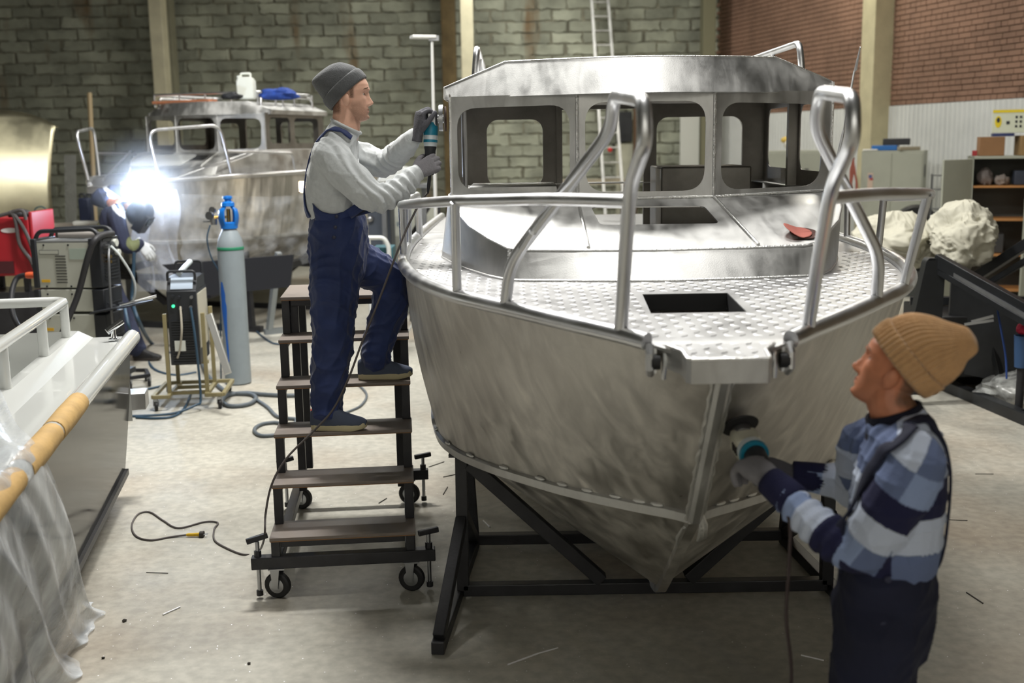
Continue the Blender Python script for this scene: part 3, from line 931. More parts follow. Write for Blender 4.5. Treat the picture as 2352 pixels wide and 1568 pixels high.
# ------------------------------------------------------------------ rolling work stairs
def stairs():
    ang = R_(5.5)
    M = Matrix.Translation((-.823, 5.045, 0)) @ Matrix.Rotation(ang, 4, 'Z')
    t = thing('work_stairs', (-.823, 5.7, 0), 'rolling black steel work stairs with brown plywood treads', 'stairs')
    def bld(mb, nm, m, p=None, **k):
        mb.v = [tuple(M @ Vector(q)) for q in mb.v]
        return mb.build(nm, m, p or t, **k)
    W = .338; cx = .012
    TR = [(.30, -.04), (.50, .147), (.70, .338), (.90, .543), (1.10, .75), (1.30, .94)]
    s = .042
    for k, (z, y) in enumerate(TR):
        dep = .245 if k < 5 else .54
        mb = MB(); mb.box((cx, y + dep / 2, z - .008), (2 * W + .004, dep, .016)); bld(mb, 'tread', PLY, bevel=.002)
        mb = MB(); mb.box((cx, y + .006, z - .0175), (2 * W, .012, .003)); bld(mb, 'tread_edge', mat('ply_edge', (150, 110, 70), .7))
        for sx in (-1, 1):
            x = cx + sx * (W - s / 2 - .003)
            zb = TR[k - 1][0] if k else .205
            # post below the front edge, bearer under the tread
            mb = MB(); mb.bar((x, y + .028, zb), (x, y + .028, z - .017), s, s, (0, 1, 0)); bld(mb, 'post', STEEL_BLACK, bevel=.003)
            mb = MB(); mb.bar((x, y + .05, z - .036), (x, y + dep - .005, z - .036), s * .8, s * .8); bld(mb, 'bearer', STEEL_BLACK, bevel=.003)
        mb = MB(); mb.bar((cx - W + .05, y + .03, z - .034), (cx + W - .05, y + .03, z - .034), .03, .034)
        if k in (0, 5): bld(mb, 'cross_rail', STEEL_BLACK, bevel=.003)
    for sx in (-1, 1):
        x = cx + sx * (W - .045)
        for yy in (1.0, 1.44):
            mb = MB(); mb.bar((x - sx * .02, yy, .205), (x - sx * .02, yy, 1.283), s, s, (0, 1, 0)); bld(mb, 'rear_leg', STEEL_BLACK, bevel=.003)
        mb = MB(); mb.bar((x + sx * .02, -.02, .18), (x + sx * .02, 1.45, .18), .05, .05); bld(mb, 'side_beam', STEEL_BLACK, bevel=.003)
    # front and rear base beams with screw jacks and castors
    for yb in (-.015, 1.30):
        mb = MB(); mb.bar((cx - .43, yb, .178), (cx + .43, yb, .178), .055, .058); bb = bld(mb, 'base_beam', STEEL_BLACK, bevel=.004)
        for sx in (-1, 1):
            x = cx + sx * .40
            mb = MB(); mb.cyl((x, yb, .035 if yb < 1 else .04), (x, yb, .28), .0095, seg=10); jk = bld(mb, 'screw_jack', ZINC)
            mb = MB(); mb.cyl((x, yb, .207), (x, yb, .235), .017, seg=6); bld(mb, 'nut', STEEL_BLACK, jk)
            mb = MB(); mb.bar((x - .048, yb - .012, .285 - sx * .0), (x + .048, yb + .012, .300 - sx * .006), .022, .026); bld(mb, 'handle', STEEL_BLACK, jk, bevel=.004)
            mb = MB(); mb.cyl((x, yb, .015), (x, yb, .04), .016, seg=10); bld(mb, 'foot', STEEL_BLACK, jk)
            # castor
            xc, yc = cx + sx * .315, yb + (.0 if yb < 1 else .0)
            mb = MB(); mb.lathe([(.030, -.016), (.055, -.0175), (.0625, -.012), (.0625, .012), (.055, .0175), (.030, .016)], (xc, yc, .0625), (.35, 1, 0), 24); wh = bld(mb, 'caster_wheel', RUBBER)
            mb = MB(); mb.lathe([(.006, -.022), (.022, -.019), (.036, -.0175), (.036, .0175), (.022, .019), (.006, .022)], (xc, yc, .0625), (.35, 1, 0), 20); bld(mb, 'hub', ZINC, wh)
            mb = MB()
            n = Vector((.35, 1, 0)).normalized() * .026; d = Vector((1, -.35, 0)).normalized()
            c0 = Vector((xc, yc, .0625))
            for q in (-1, 1):
                mb.prism([(-.012, -.014), (.012, -.014), (.024, .088), (-.024, .088)], lambda u, v, w, q=q: tuple(c0 + d * u + Vector((0, 0, v)) + n * q * (1 + w)), .12)
            mb.box((xc, yc, .149), (.075, .075, .006)); bld(mb, 'fork', ZINC, wh)
stairs()
# ------------------------------------------------------------------ white boat at the left edge
def pbox(x0, x1, y0, y1, Y, dep):
    """centre and size of an upright box whose front face spans these picture points at distance Y"""
    a = at(x0, (y0 + y1) / 2, Y); b = at(x1, (y0 + y1) / 2, Y); t = at((x0 + x1) / 2, y0, Y); d = at((x0 + x1) / 2, y1, Y)
    return ((a.x + b.x) / 2, Y + dep / 2, (t.z + d.z) / 2), (b.x - a.x, dep, t.z - d.z)

def white_boat():
    T = Vector((-2.25, 6.5, 0)); d = Vector((.187, -.982, 0)).normalized(); i = Vector((-.982, -.187, 0)).normalized()
    t = thing('white_boat', (-3.0, 4.4, 0), 'white painted boat with polished metal side at the left edge', 'boat')
    P = lambda u, v, z: tuple(T + d * u + i * v + Vector((0, 0, z)))
    ZG = 1.0; LEN = 5.2
    hullm = mat('polished_hull', (140, 138, 134), .12, 1.0, var=.08, vscale=1.5, rvar=.05)
    hullm.node_tree.nodes['Principled BSDF'].inputs['Specular Tint'].default_value = (.5, .5, .5, 1)
    mb = MB()
    us = [0, .8, 1.6, 2.4, 3.4, 4.4, LEN]
    rows = [[P(u, 0.0 + .0 * u, ZG - .02) for u in us], [P(u, .03, .62) for u in us], [P(u, .085, .20) for u in us]]
    mb.loft(rows, closed=False); mb.add([P(0, 0, ZG), P(0, .085, .2), P(0, 1.9, .2), P(0, 1.9, ZG)], [(0, 1, 2, 3)])
    mb.add([P(0, .085, .2), P(LEN, .085, .2), P(LEN, 1.9, .15), P(0, 1.9, .15)], [(0, 1, 2, 3)])
    mb.build('hull', hullm, t, ang=20)
    mb = MB(); mb.bar(P(0, .08, .19), P(LEN, .08, .19), .03, .035); mb.build('chine_bar', STEEL_BLACK, t)
    mb = MB(); mb.tube([P(-.02, -.01, ZG), P(LEN, -.01, ZG)], .045, 16); mb.build('gunwale', WHITE_PAINT, t, ang=60)
    mb = MB()
    prof = [(.02, ZG + .012), (.205, ZG + .012), (.215, ZG + .018), (.285, ZG + .055), (.335, ZG + .058), (.34, ZG - .02), (.345, .62), (.38, .55), (1.5, .55), (1.52, ZG)]
    mb.loft([[P(0, v, z) for v, z in prof], [P(LEN, v, z) for v, z in prof]], closed=False); mb.build('side_deck', WHITE_PAINT, t, ang=18)
    mb = MB(); mb.loft([[P(.0, v, ZG + .01 + (.045 if v > .26 else 0)) for v in (.02, .21, .28, 1.5)], [P(.005, v, .5) for v in (.02, .21, .28, 1.5)]], closed=False); mb.build('transom_wall', WHITE_PAINT, t)
    # rail
    zr = ZG + .255
    mb = MB(); mb.tube(fillet([P(LEN, .31, zr), P(.22, .31, zr), P(.18, .35, zr), P(.16, 2.2, zr + .0)], .05), .028, 14); rl = mb.build('rail', WHITE_PAINT, t, ang=60)
    for u in (.22, .80, 1.6, 2.4, 3.4):
        mb = MB(); mb.cyl(P(u, .31, ZG + .05), P(u, .31, zr), .025, seg=14); mb.build('rail_post', WHITE_PAINT, rl, ang=60)
    # rod holder
    c = fl(262, 780, ZG + .02)
    mb = MB(); mb.lathe([(.03, 0), (.03, .006), (.018, .012), (.014, .03), (.014, .06)], c, (0, 0, 1), 16)
    mb.tube([c + Vector((-.03, -.02, .05)), c + Vector((.045, .03, .105))], .019, 14); mb.build('rod_holder', CHROME, t, ang=50)
    # masking paper on the gunwale
    for (u0, u1) in ((1.72, 2.25), (2.28, 2.8), (2.9, 3.7)):
        mb = MB(); mb.tube([P(u0, -.012, ZG), P((u0 + u1) / 2, -.013, ZG + .001), P(u1, -.012, ZG)], [.047, .050, .048], 16)
        mb.build('masking_paper', mat('masking_paper', (196, 160, 100), .75, var=.15, vscale=9, bump=.2), t, ang=60)
    # bracket behind the transom
    mb = MB(); mb.box((0, 0, 0), (.24, .16, .10), M=Matrix.Translation(Vector(P(-.12, -.03, .60)) + Vector((-.1, 0, 0))) @ Matrix.Rotation(.19, 4, 'Z')); mb.build('step_bracket', ALU_TREAD, t, bevel=.004)
    # stand underneath
    s = thing('boat_stand', P(1.2, .8, 0), 'low dark stand carrying the white boat', 'stand')
    for u in (.6, 2.6, 4.4):
        MB().bar(P(u, .25, .10), P(u, 1.8, .10), .1, .06).build('bearer', STEEL_BLACK, s)
        for v in (.35, 1.6):
            MB().box(P(u, v, .035), (.1, .1, .07)).build('foot', STEEL_BLACK, s)
    return P
WP = white_boat()

def film_mat(name, a0, a1, tint=(236, 240, 244), scale=7, st=(1, 1, .35), rough=.22):
    m = mat(name, tint, rough, 0, bump=.5, bscale=14, stretch=st)
    nt = m.node_tree; N, L = nt.nodes, nt.links
    b = N['Principled BSDF']
    g = N.new('ShaderNodeNewGeometry'); mp = N.new('ShaderNodeMapping'); mp.inputs['Scale'].default_value = st
    n = N.new('ShaderNodeTexNoise'); n.inputs['Scale'].default_value = scale; n.inputs['Detail'].default_value = 6
    L.new(g.outputs['Position'], mp.inputs[0]); L.new(mp.outputs[0], n.inputs['Vector'])
    r = N.new('ShaderNodeMapRange'); r.inputs[1].default_value = .35; r.inputs[2].default_value = .65; r.inputs[3].default_value = a0; r.inputs[4].default_value = a1
    L.new(n.outputs['Fac'], r.inputs[0]); L.new(r.outputs[0], b.inputs['Alpha'])
    return m

def front_film():
    E = [fl(-60, 800, 1.10), fl(0, 890, 1.085), fl(40, 975, 1.075), Vector((-1.735, 3.95, 1.055)), Vector((-1.745, 4.10, .90)), Vector((-1.80, 4.35, .62)), Vector((-1.90, 4.62, .30)), Vector((-1.985, 4.88, .06)), Vector((-1.97, 4.95, .012))]
    sp = cr_spline(E, 8)
    dirc = Vector((.187, -.982, 0)).normalized(); nrm = Vector((.982, .187, 0))
    n = len(sp) - 1
    rg = random.Random(5)
    ph = [rg.uniform(0, 6) for _ in range(6)]
    def fn(s, t):
        k = min(int(t * n), n - 1); f = t * n - k
        p = Vector(sp[k]) * (1 - f) + Vector(sp[k + 1]) * f
        hang = max(0, min(1, (t - .34) / .66))
        w = 1.9 * s
        q = p + dirc * w * (1 - .18 * hang)
        fold = (math.sin(s * 34 + ph[0] + 1.2 * t) * .4 + math.sin(s * 61 + ph[1] - 2 * t) * .25 + math.sin(s * 19 + ph[2]) * .5)
        q += nrm * (fold * .045 * (.15 + hang) + .03 * hang)
        q.z += .012 * math.sin(s * 40 + t * 9) * (1 - hang)
        q.z = max(q.z, .008)
        return tuple(q)
    mb = MB(); mb.grid(fn, 110, 60)
    o = mb.build('plastic_film', film_mat('film_front', .22, .72, (214, 220, 226)), None, ang=180, fixn=False)
    tag(o, 'wrinkled clear plastic film hanging over the white boat to the floor', 'plastic film')
front_film()

# ------------------------------------------------------------------ gas cylinder
def cylinder():
    c = Vector((-2.47, 9.87, 0)); r = .115
    t = thing('gas_cylinder', c, 'tall grey gas cylinder with bright blue valve guard', 'gas cylinder')
    zs = at(515, 562, 9.87).z; zt = at(515, 527, 9.87).z
    body = mat('cylinder_grey', (140, 150, 156), .42, 0, var=.07, vscale=4)
    MB().lathe([(r - .02, 0), (r, .012), (r, zs - .02), (r * .99, zs), (r * .86, zs + .06), (r * .6, zt - .01), (.055, zt + .02), (.045, zt + .05)], c, seg=40).build('body', body, t, ang=50)
    MB().lathe([(r + .0005, zs - .045), (r + .002, zs - .043), (r + .002, zs - .018), (r + .0005, zs - .016)], c, seg=40).build('green_band', mat('green_paint', (40, 130, 96), .5), t)
    blue = mat('blue_plastic', (22, 112, 200), .35)
    z0 = zt + .01
    g = MB()
    g.lathe([(.050, z0), (.074, z0), (.076, z0 + .05), (.062, z0 + .055)], c, seg=28)
    for a in (20, 200):
        pts = []
        for k in range(9):
            q = k / 8
            rr = .072 + .012 * math.sin(math.pi * min(1, q * 1.2)) - (.045 * max(0, q - .75) / .25)
            pts.append((rr, z0 + .03 + .175 * q))
        ring_o = []; ring_i = []
        for rr, z in pts:
            row = []
            for da in (-58, -30, 0, 30, 58):
                th = R_(a + da * (1 - .25 * (z - z0)))
                row.append((c.x + rr * math.cos(th), c.y + rr * math.sin(th), z))
            ring_o.append(row)
        m2 = MB(); m2.loft(ring_o, closed=False); m2.build('guard_arm', blue, t, solid=.012)
    g.build('valve_guard', blue, t, ang=40)
    g = MB(); g.lathe([(.02, z0 + .19), (.058, z0 + .195), (.055, z0 + .225), (.034, z0 + .235), (.030, z0 + .25), (.042, z0 + .262), (.040, z0 + .28), (.01, z0 + .285)], c, seg=28)
    g.build('guard_cap', blue, t, ang=40)
    v = MB(); v.cyl(c + Vector((0, 0, z0)), c + Vector((0, 0, z0 + .17)), .017, seg=12); v.cyl(c + Vector((0, 0, z0 + .10)), c + Vector((-.12, -.03, z0 + .10)), .012, seg=10); v.build('valve', mat('brass', (170, 140, 80), .35, 1.0), t)
    rg = MB(); gc = c + Vector((-.155, -.04, z0 + .115))
    rg.lathe([(.0, -.012), (.036, -.012), (.036, .014), (.0, .014)], gc, (-.3, -1, .1), 20); rg.lathe([(.0, -.012), (.03, -.012), (.03, .014), (0, .014)], gc + Vector((.02, .03, .045)), (-.2, -1, .2), 20)
    rg.lathe([(.0, -.03), (.026, -.03), (.03, .02), (0, .025)], gc + Vector((.03, .01, -.05)), (0, 0, 1), 16)
    rg.cyl(gc + Vector((-.06, 0, -.05)), gc + Vector((.05, 0, -.05)), .009, seg=8); rgo = rg.build('regulator', ZINC, t)
    h = MB(); h.tube([tuple(p) for p in cr_spline([gc + Vector((0, 0, -.08)), gc + Vector((-.03, -.02, -.2)), gc + Vector((-.01, 0, -.36)), gc + Vector((.07, .03, -.6)), gc + Vector((.02, .05, -1.0)), gc + Vector((-.02, .1, -1.56))], 6)], .007, 8); h.build('hose', CABLE_B, rgo)
    # blue paint marks on the shell
    m2 = MB(); rows = []
    rg2 = random.Random(2)
    for k in range(14):
        z = zs - .32 - k * .055
        w = [6, 11, 15, 13, 17, 15, 12, 10, 8, 6, 6, 6, 4, 2][k]; a0 = 230 + k * 1.2
        rows.append([(c.x + (r + .0012) * math.cos(R_(a0 + w * q)), c.y + (r + .0012) * math.sin(R_(a0 + w * q)), z) for q in (-1, -.3, .3, 1)])
    m2.loft(rows, closed=False); m2.build('paint_mark', mat('blue_spray', (24, 96, 190), .6), t)
cylinder()

# ------------------------------------------------------------------ small welder on a trolley
def tig():
    t = thing('trolley_welder', (-2.6, 9.0, 0), 'narrow black welding power source on an olive tube trolley', 'welder')
    Y = 8.92
    c, s = pbox(388, 455, 668, 838, Y, .46)
    blk = mat('welder_black', (34, 37, 42), .45)
    M0 = Matrix.Translation((c[0], Y, 0)) @ Matrix.Rotation(.10, 4, 'Z') @ Matrix.Translation((-c[0], -Y, 0))
    def bld(mb, nm, m, p=None, **k):
        mb.v = [tuple(M0 @ Vector(q)) for q in mb.v]
        return mb.build(nm, m, p or t, **k)
    zb, zt = c[2] - s[2] / 2, c[2] + s[2] / 2
    x0, x1 = c[0] - s[0] / 2, c[0] + s[0] / 2
    w = s[0]
    bd = bld(MB().box(c, s), 'case', blk, bevel=.006)
    bld(MB().box((x1 + .002, Y + .24, (zb + zt) / 2 + .05), (.006, .42, s[2] - .16)), 'side_panel', mat('beige_panel', (196, 192, 176), .5))
    # sloped hood, handles
    mb = MB(); mb.prism([(0, 0), (.40, 0), (.40, .10), (.07, .10)], lambda u, v, q: (x0 + q, Y + .02 + u, zt + v), w); bld(mb, 'hood', blk, bevel=.004)
    mb = MB(); mb.prism([(.0, .012), (.0, .02), (.055, .10), (.06, .09)], lambda u, v, q: (x0 + .03 + q, Y + .022 + u, zt + v), w - .06); bld(mb, 'display', mat('display_film', (190, 205, 222), .25))
    mb = MB(); mb.tube(fillet([(x0 + .01, Y + .05, zt + .08), (x0 + .01, Y + .04, zt + .155), (x1 - .01, Y + .04, zt + .155), (x1 - .01, Y + .05, zt + .08)], .03), .011, 10); bld(mb, 'handle', blk)
    mb = MB(); mb.tube(fillet([(x0 + .01, Y + .38, zt + .08), (x0 + .01, Y + .40, zt + .20), (x1 - .01, Y + .40, zt + .20), (x1 - .01, Y + .38, zt + .08)], .03), .011, 10); bld(mb, 'handle', blk)
    mb = MB(); mb.cyl((x0 + .09, Y + .1, zt + .13), (x0 + .14, Y + .36, zt + .20), .022, seg=12); bld(mb, 'torch_grip', mat('pale_grey', (190, 200, 205), .4))
    # grille slats in three banks
    for (f0, f1) in ((.40, .62), (.66, .80), (.86, .985)):
        k = zt - s[2] * f0
        while k > zt - s[2] * f1:
            bld(MB().box((c[0], Y - .004, k), (w - .05, .012, .007)), 'grille_slat', blk)
            k -= .021
    bld(MB().box((x0 + .085, Y - .012, zt - s[2] * .735), (.085, .006, .085)), 'data_plate', mat('plate_white', (205, 208, 200), .5))
    mb = MB(); mb.cyl((x0 + .05, Y - .012, zt - .12), (x0 + .05, Y + .01, zt - .12), .012, seg=12); bld(mb, 'pilot_light', mat('green_glow', (60, 220, 150), .4, emit=1.6))
    for (dx, dz) in ((.10, -.05), (.11, -.14), (.19, -.13), (.05, -.04), (.20, -.05)):
        mb = MB(); mb.cyl((x0 + dx, Y - .03, zt + dz), (x0 + dx, Y + .01, zt + dz), .013, seg=10); bld(mb, 'socket', ZINC if dx > .1 else blk)
    # leads from the front
    for pts, m, r in (([(x0 + .11, Y - .03, zt - .12), (x0 + .12, Y - .09, zt - .3), (x0 + .09, Y - .06, zt - .46), (x0 + .06, Y - .03, zt - .54)], mat('pale_lead', (176, 170, 156), .5), .008),
                      ([(x0 + .19, Y - .03, zt - .13), (x0 + .22, Y - .08, zt - .4), (x0 + .235, Y - .10, zt - .85), (x0 + .20, Y - .16, .06), (x0 + .02, Y - .22, .012), (x0 - .3, Y - .25, .012)], CABLE_B, .010)):
        mb = MB(); mb.tube([tuple(p) for p in cr_spline(pts, 7)], r, 8); bld(mb, 'lead', m)
    # olive trolley
    ol = mat('olive_tube', (138, 128, 92), .5)
    for x in (x0 - .03, x1 + .035):
        bld(MB().bar((x, Y + .02, .12), (x, Y + .02, zb + .42), .03, .03, (0, 1, 0)), 'frame_post', ol, bevel=.002)
        bld(MB().bar((x, Y + .40, .12), (x, Y + .40, zb + .42), .03, .03, (0, 1, 0)), 'frame_post', ol, bevel=.002)
    za = .115
    X0, X1 = x0 - .15, x1 + .17
    for (p, q) in (((X0, Y - .06, za), (x0 - .02, Y - .06, za)), ((x1 + .03, Y - .04, za), (X1, Y - .04, za)), ((X0, Y - .06, za), (X0, Y + .5, za)), ((X1, Y - .04, za), (X1, Y + .5, za)),
                   ((X0, Y + .5, za), (X1, Y + .5, za)), ((x0 - .03, Y - .06, za), (x0 - .03, Y + .5, za)), ((x1 + .035, Y - .04, za), (x1 + .035, Y + .5, za)), ((x0 - .03, Y + .08, za), (x1 + .03, Y + .08, za)), ((x0 - .03, Y + .3, za), (x1 + .03, Y + .3, za)), ((x0 - .03, Y + .2, zb - .015), (x1 + .03, Y + .2, zb - .015))):
        bld(MB().bar(p, q, .03, .03), 'frame_tube', ol, bevel=.002)
    for x in (X0 + .02, X1 - .03):
        for y in (Y - .05, Y + .48):
            mb = MB(); mb.lathe([(.0, -.012), (.036, -.012), (.04, -.006), (.04, .006), (.036, .012), (0, .012)], (x, y, .04), (1, .3, 0), 18); cw = bld(mb, 'caster_wheel', RUBBER)
            mb = MB(); mb.box((x, y, .09), (.03, .05, .02)); mb.bar((x + .02, y, .04), (x + .02, y, .09), .004, .02); mb.bar((x - .02, y, .04), (x - .02, y, .09), .004, .02); bld(mb, 'fork', ZINC, cw)
    # pale metal profile leaning on it
    a = at(480, 722, 8.80); b = at(524, 858, 8.62)
    o = MB().bar(a, b, .055, .03, (0, 1, 0)).build('leaning_profile', mat('galv', (188, 188, 184), .4, .6), None, bevel=.003)
    tag(o, 'pale metal box profile leaning beside the trolley welder', 'metal profile')
tig()

# ------------------------------------------------------------------ big welding machine
def big_welder():
    Y = 8.75
    t = thing('welding_machine', (-3.55, 9.0, 0), 'large grey and black double-deck welding machine on a cart', 'welder')
    a = at(90, 640, Y); b = at(216, 640, Y)
    x0, x1 = a.x, b.x
    z1 = at(160, 556, Y).z; zm = at(160, 660, Y).z; z2 = at(160, 715, Y).z; z3 = at(160, 742, Y).z
    grey = mat('machine_grey', (176, 178, 168), .5, var=.05, vscale=3); blk = MATS['welder_black']
    M0 = Matrix.Translation((x0, Y, 0)) @ Matrix.Rotation(-.10, 4, 'Z') @ Matrix.Translation((-x0, -Y, 0))
    def bld(mb, nm, m, p=None, **k):
        mb.v = [tuple(M0 @ Vector(q)) for q in mb.v]
        return mb.build(nm, m, p or t, **k)
    dep = .30; zc = .18
    zl = z2 - .50
    up = bld(MB().box(((x0 + x1) / 2, Y + dep / 2, (z1 + zm) / 2), (x1 - x0, dep, z1 - zm)), 'upper_case', grey, bevel=.006)
    bld(MB().box(((x0 + x1) / 2, Y + dep / 2, (zm + z2) / 2 - .005), (x1 - x0, dep, zm - z2 - .015)), 'middle_case', grey, bevel=.006)
    bld(MB().box(((x0 + x1) / 2, Y + dep / 2, (z2 + zl) / 2 - .01), (x1 - x0, dep, z2 - zl - .02)), 'lower_case', grey, bevel=.006)
    # black corner frames and front
    for (za, zb_) in ((zm, z1 + .03), (z2, zm - .012), (zl, z2 - .02)):
        bld(MB().box((x0 - .02, Y + dep / 2 - .004, (za + zb_) / 2), (.045, dep + .02, zb_ - za)), 'rear_frame', blk, bevel=.008)
        f = bld(MB().box((x1 + .048, Y + dep / 2 - .004, (za + zb_) / 2), (.10, dep + .02, zb_ - za)), 'front_frame', blk, bevel=.008)
        k = za + .06
        while k < min(zb_ - .10, za + .30):
            bld(MB().box((x1 + .0985, Y + dep / 2, k), (.012, dep - .06, .010)), 'grille_slat', blk, f)
            k += .026
    # top handles
    for y in (Y + .03, Y + dep - .03):
        mb = MB(); mb.tube(fillet([(x0 - .03, y, z1), (x0 + .01, y, z1 + .085), (x1 + .04, y, z1 + .10), (x1 + .09, y, z1 + .0)], .05), .017, 10); bld(mb, 'top_handle', blk)
    mb = MB(); mb.cyl((x1 + .06, Y + .03, z1 + .06), (x1 + .06, Y + dep - .03, z1 + .06), .014, seg=10); bld(mb, 'top_handle', blk)
    bld(MB().box(((x0 + x1) / 2, Y + dep / 2, z1 + .006), (x1 - x0, dep, .012)), 'top_plate', mat('top_grey', (120, 122, 122), .5))
    mb = MB(); mb.lathe([(.0, 0), (.03, .005), (.034, .2), (.025, .30), (.012, .34), (0, .35)], (x0 + .12, Y + .14, z1 + .05), (1, .05, 0), 14); bld(mb, 'torch_sleeve', mat('grey_sleeve', (150, 145, 140), .6))
    # louvres, plates, stickers
    mz = (z1 + zm) / 2
    for k in range(10):
        bld(MB().box((x0 + .19, Y - .002, mz - .135 + k * .023), (.085, .006, .007)), 'louvre', mat('louvre_dark', (60, 60, 58), .6))
    bld(MB().box((x0 + .10, Y - .001, z1 - .075), (.16, .004, .035)), 'name_plate', mat('plate_edge', (92, 94, 92), .5))
    bld(MB().box((x0 + .10, Y - .0022, z1 - .075), (.152, .004, .027)), 'name_plate_face', grey)
    bld(MB().box((x1 - .09, Y - .001, z1 - .09), (.15, .004, .085)), 'data_sticker', mat('sticker_green', (158, 170, 160), .5))
    bld(MB().box((x0 + .055, Y - .001, zm + .055), (.07, .004, .022)), 'warning_sticker', mat('sticker_yellow', (214, 166, 40), .5))
    bld(MB().box((x0 + .055, Y - .001, z2 - .14), (.06, .004, .022)), 'warning_sticker', MATS['sticker_yellow'])
    for k in range(3):
        for z in (z1 - .02, zm + .012, zm - .05, z2 - .05):
            mb = MB(); mb.cyl((x0 + .06 + k * .20, Y - .004, z), (x0 + .06 + k * .20, Y + .004, z), .008, seg=8); bld(mb, 'screw', blk)
    # connectors on the front
    fx = x1 + .10
    for (y, z, r, m) in ((.06, -.04, .022, ZINC), (.13, -.03, .026, ZINC), (.20, -.02, .03, MATS['plate_white']), (.08, -.12, .014, MATS['brass']), (.08, -.16, .012, MATS['brass']), (.24, -.1, .024, MATS['plate_white']), (.1, -.52, .02, blk), (.22, -.52, .02, blk)):
        mb = MB(); mb.cyl((fx - .01, Y + y, z1 + z), (fx + .035, Y + y, z1 + z), r, seg=12); bld(mb, 'connector', m)
    for pts, m, r in (([(fx + .03, Y + .1, z1 - .04), (fx + .10, Y + .1, z1 - .12), (fx + .17, Y + .16, z1 - .32), (fx + .14, Y + .18, z1 - .48), (fx + .02, Y + .2, z1 - .53)], mat('white_hose', (190, 196, 196), .4), .010),
                      ([(fx + .03, Y + .06, z1 - .06), (fx + .05, Y + .0, z1 - .16), (fx + .05, Y - .02, z1 - .5), (fx + .05, Y - .01, .3)], STEEL_GREY, .010)):
        mb = MB(); mb.tube([tuple(p) for p in cr_spline(pts, 7)], r, 8); bld(mb, 'lead', m)
    # gun tray
    mb = MB(); mb.prism([(0, 0), (.30, .02), (.42, .16), (.40, .19), (.1, .16), (0, .12)], lambda u, v, w: (x1 + .02 + u, Y - .12 + v * 1.4, z2 + .0 + u * .16 + w), .012); bld(mb, 'gun_tray', blk)
    mb = MB(); mb.cyl((x1 + .22, Y - .0, z2 + .05), (x1 + .47, Y + .1, z2 + .11), .011, seg=10); bld(mb, 'tray_bar', CHROME)
    # cart
    bld(MB().box(((x0 + x1) / 2 + .02, Y + dep / 2, zl - .025), (x1 - x0 + .26, dep + .08, .045)), 'cart_base', blk, bevel=.006)
    for (x, y) in ((x0, Y + .02), (x0, Y + dep), (x1 + .08, Y + .02), (x1 + .08, Y + dep)):
        bld(MB().bar((x, y, .12), (x, y, zl - .04), .04, .04, (0, 1, 0)), 'cart_leg', blk)
        mb = MB(); mb.lathe([(0, -.02), (.05, -.02), (.06, -.012), (.06, .012), (.05, .02), (0, .02)], (x, y, .06), (0, 1, 0), 18); bld(mb, 'caster_wheel', RUBBER)
    # thick hose over the front, orange plug
    hp = [at(258, 536, 8.9), at(225, 545, 8.6), at(205, 580, 8.55), at(178, 680, 8.55), at(145, 760, 8.5), at(120, 840, 8.5), fl(150, 905), fl(260, 890)]
    o = MB().tube([tuple(p) for p in cr_spline(hp, 7)], .024, 10).build('torch_hose', CABLE, None)
    tag(o, 'thick black hose hanging across the grey welding machine', 'hose')
    o = MB().tube([tuple(p) for p in cr_spline([at(60, 632, 9.1), at(38, 640, 9.1), at(26, 680, 9.0), at(32, 730, 8.9), at(62, 780, 8.8), at(85, 840, 8.8)], 7)], .022, 10).build('earth_hose', CABLE, None)
    tag(o, 'black hose looping down behind the welding machine from an orange plug', 'hose')
    o = MB().lathe([(0, 0), (.024, 0), (.028, .02), (.026, .07), (.02, .075), (0, .075)], at(60, 632, 9.1), (1, 0, 0), 14).build('power_plug', mat('orange_plastic', (214, 92, 52), .5), None)
    tag(o, 'orange cable plug behind the welding machine', 'plug')
big_welder()

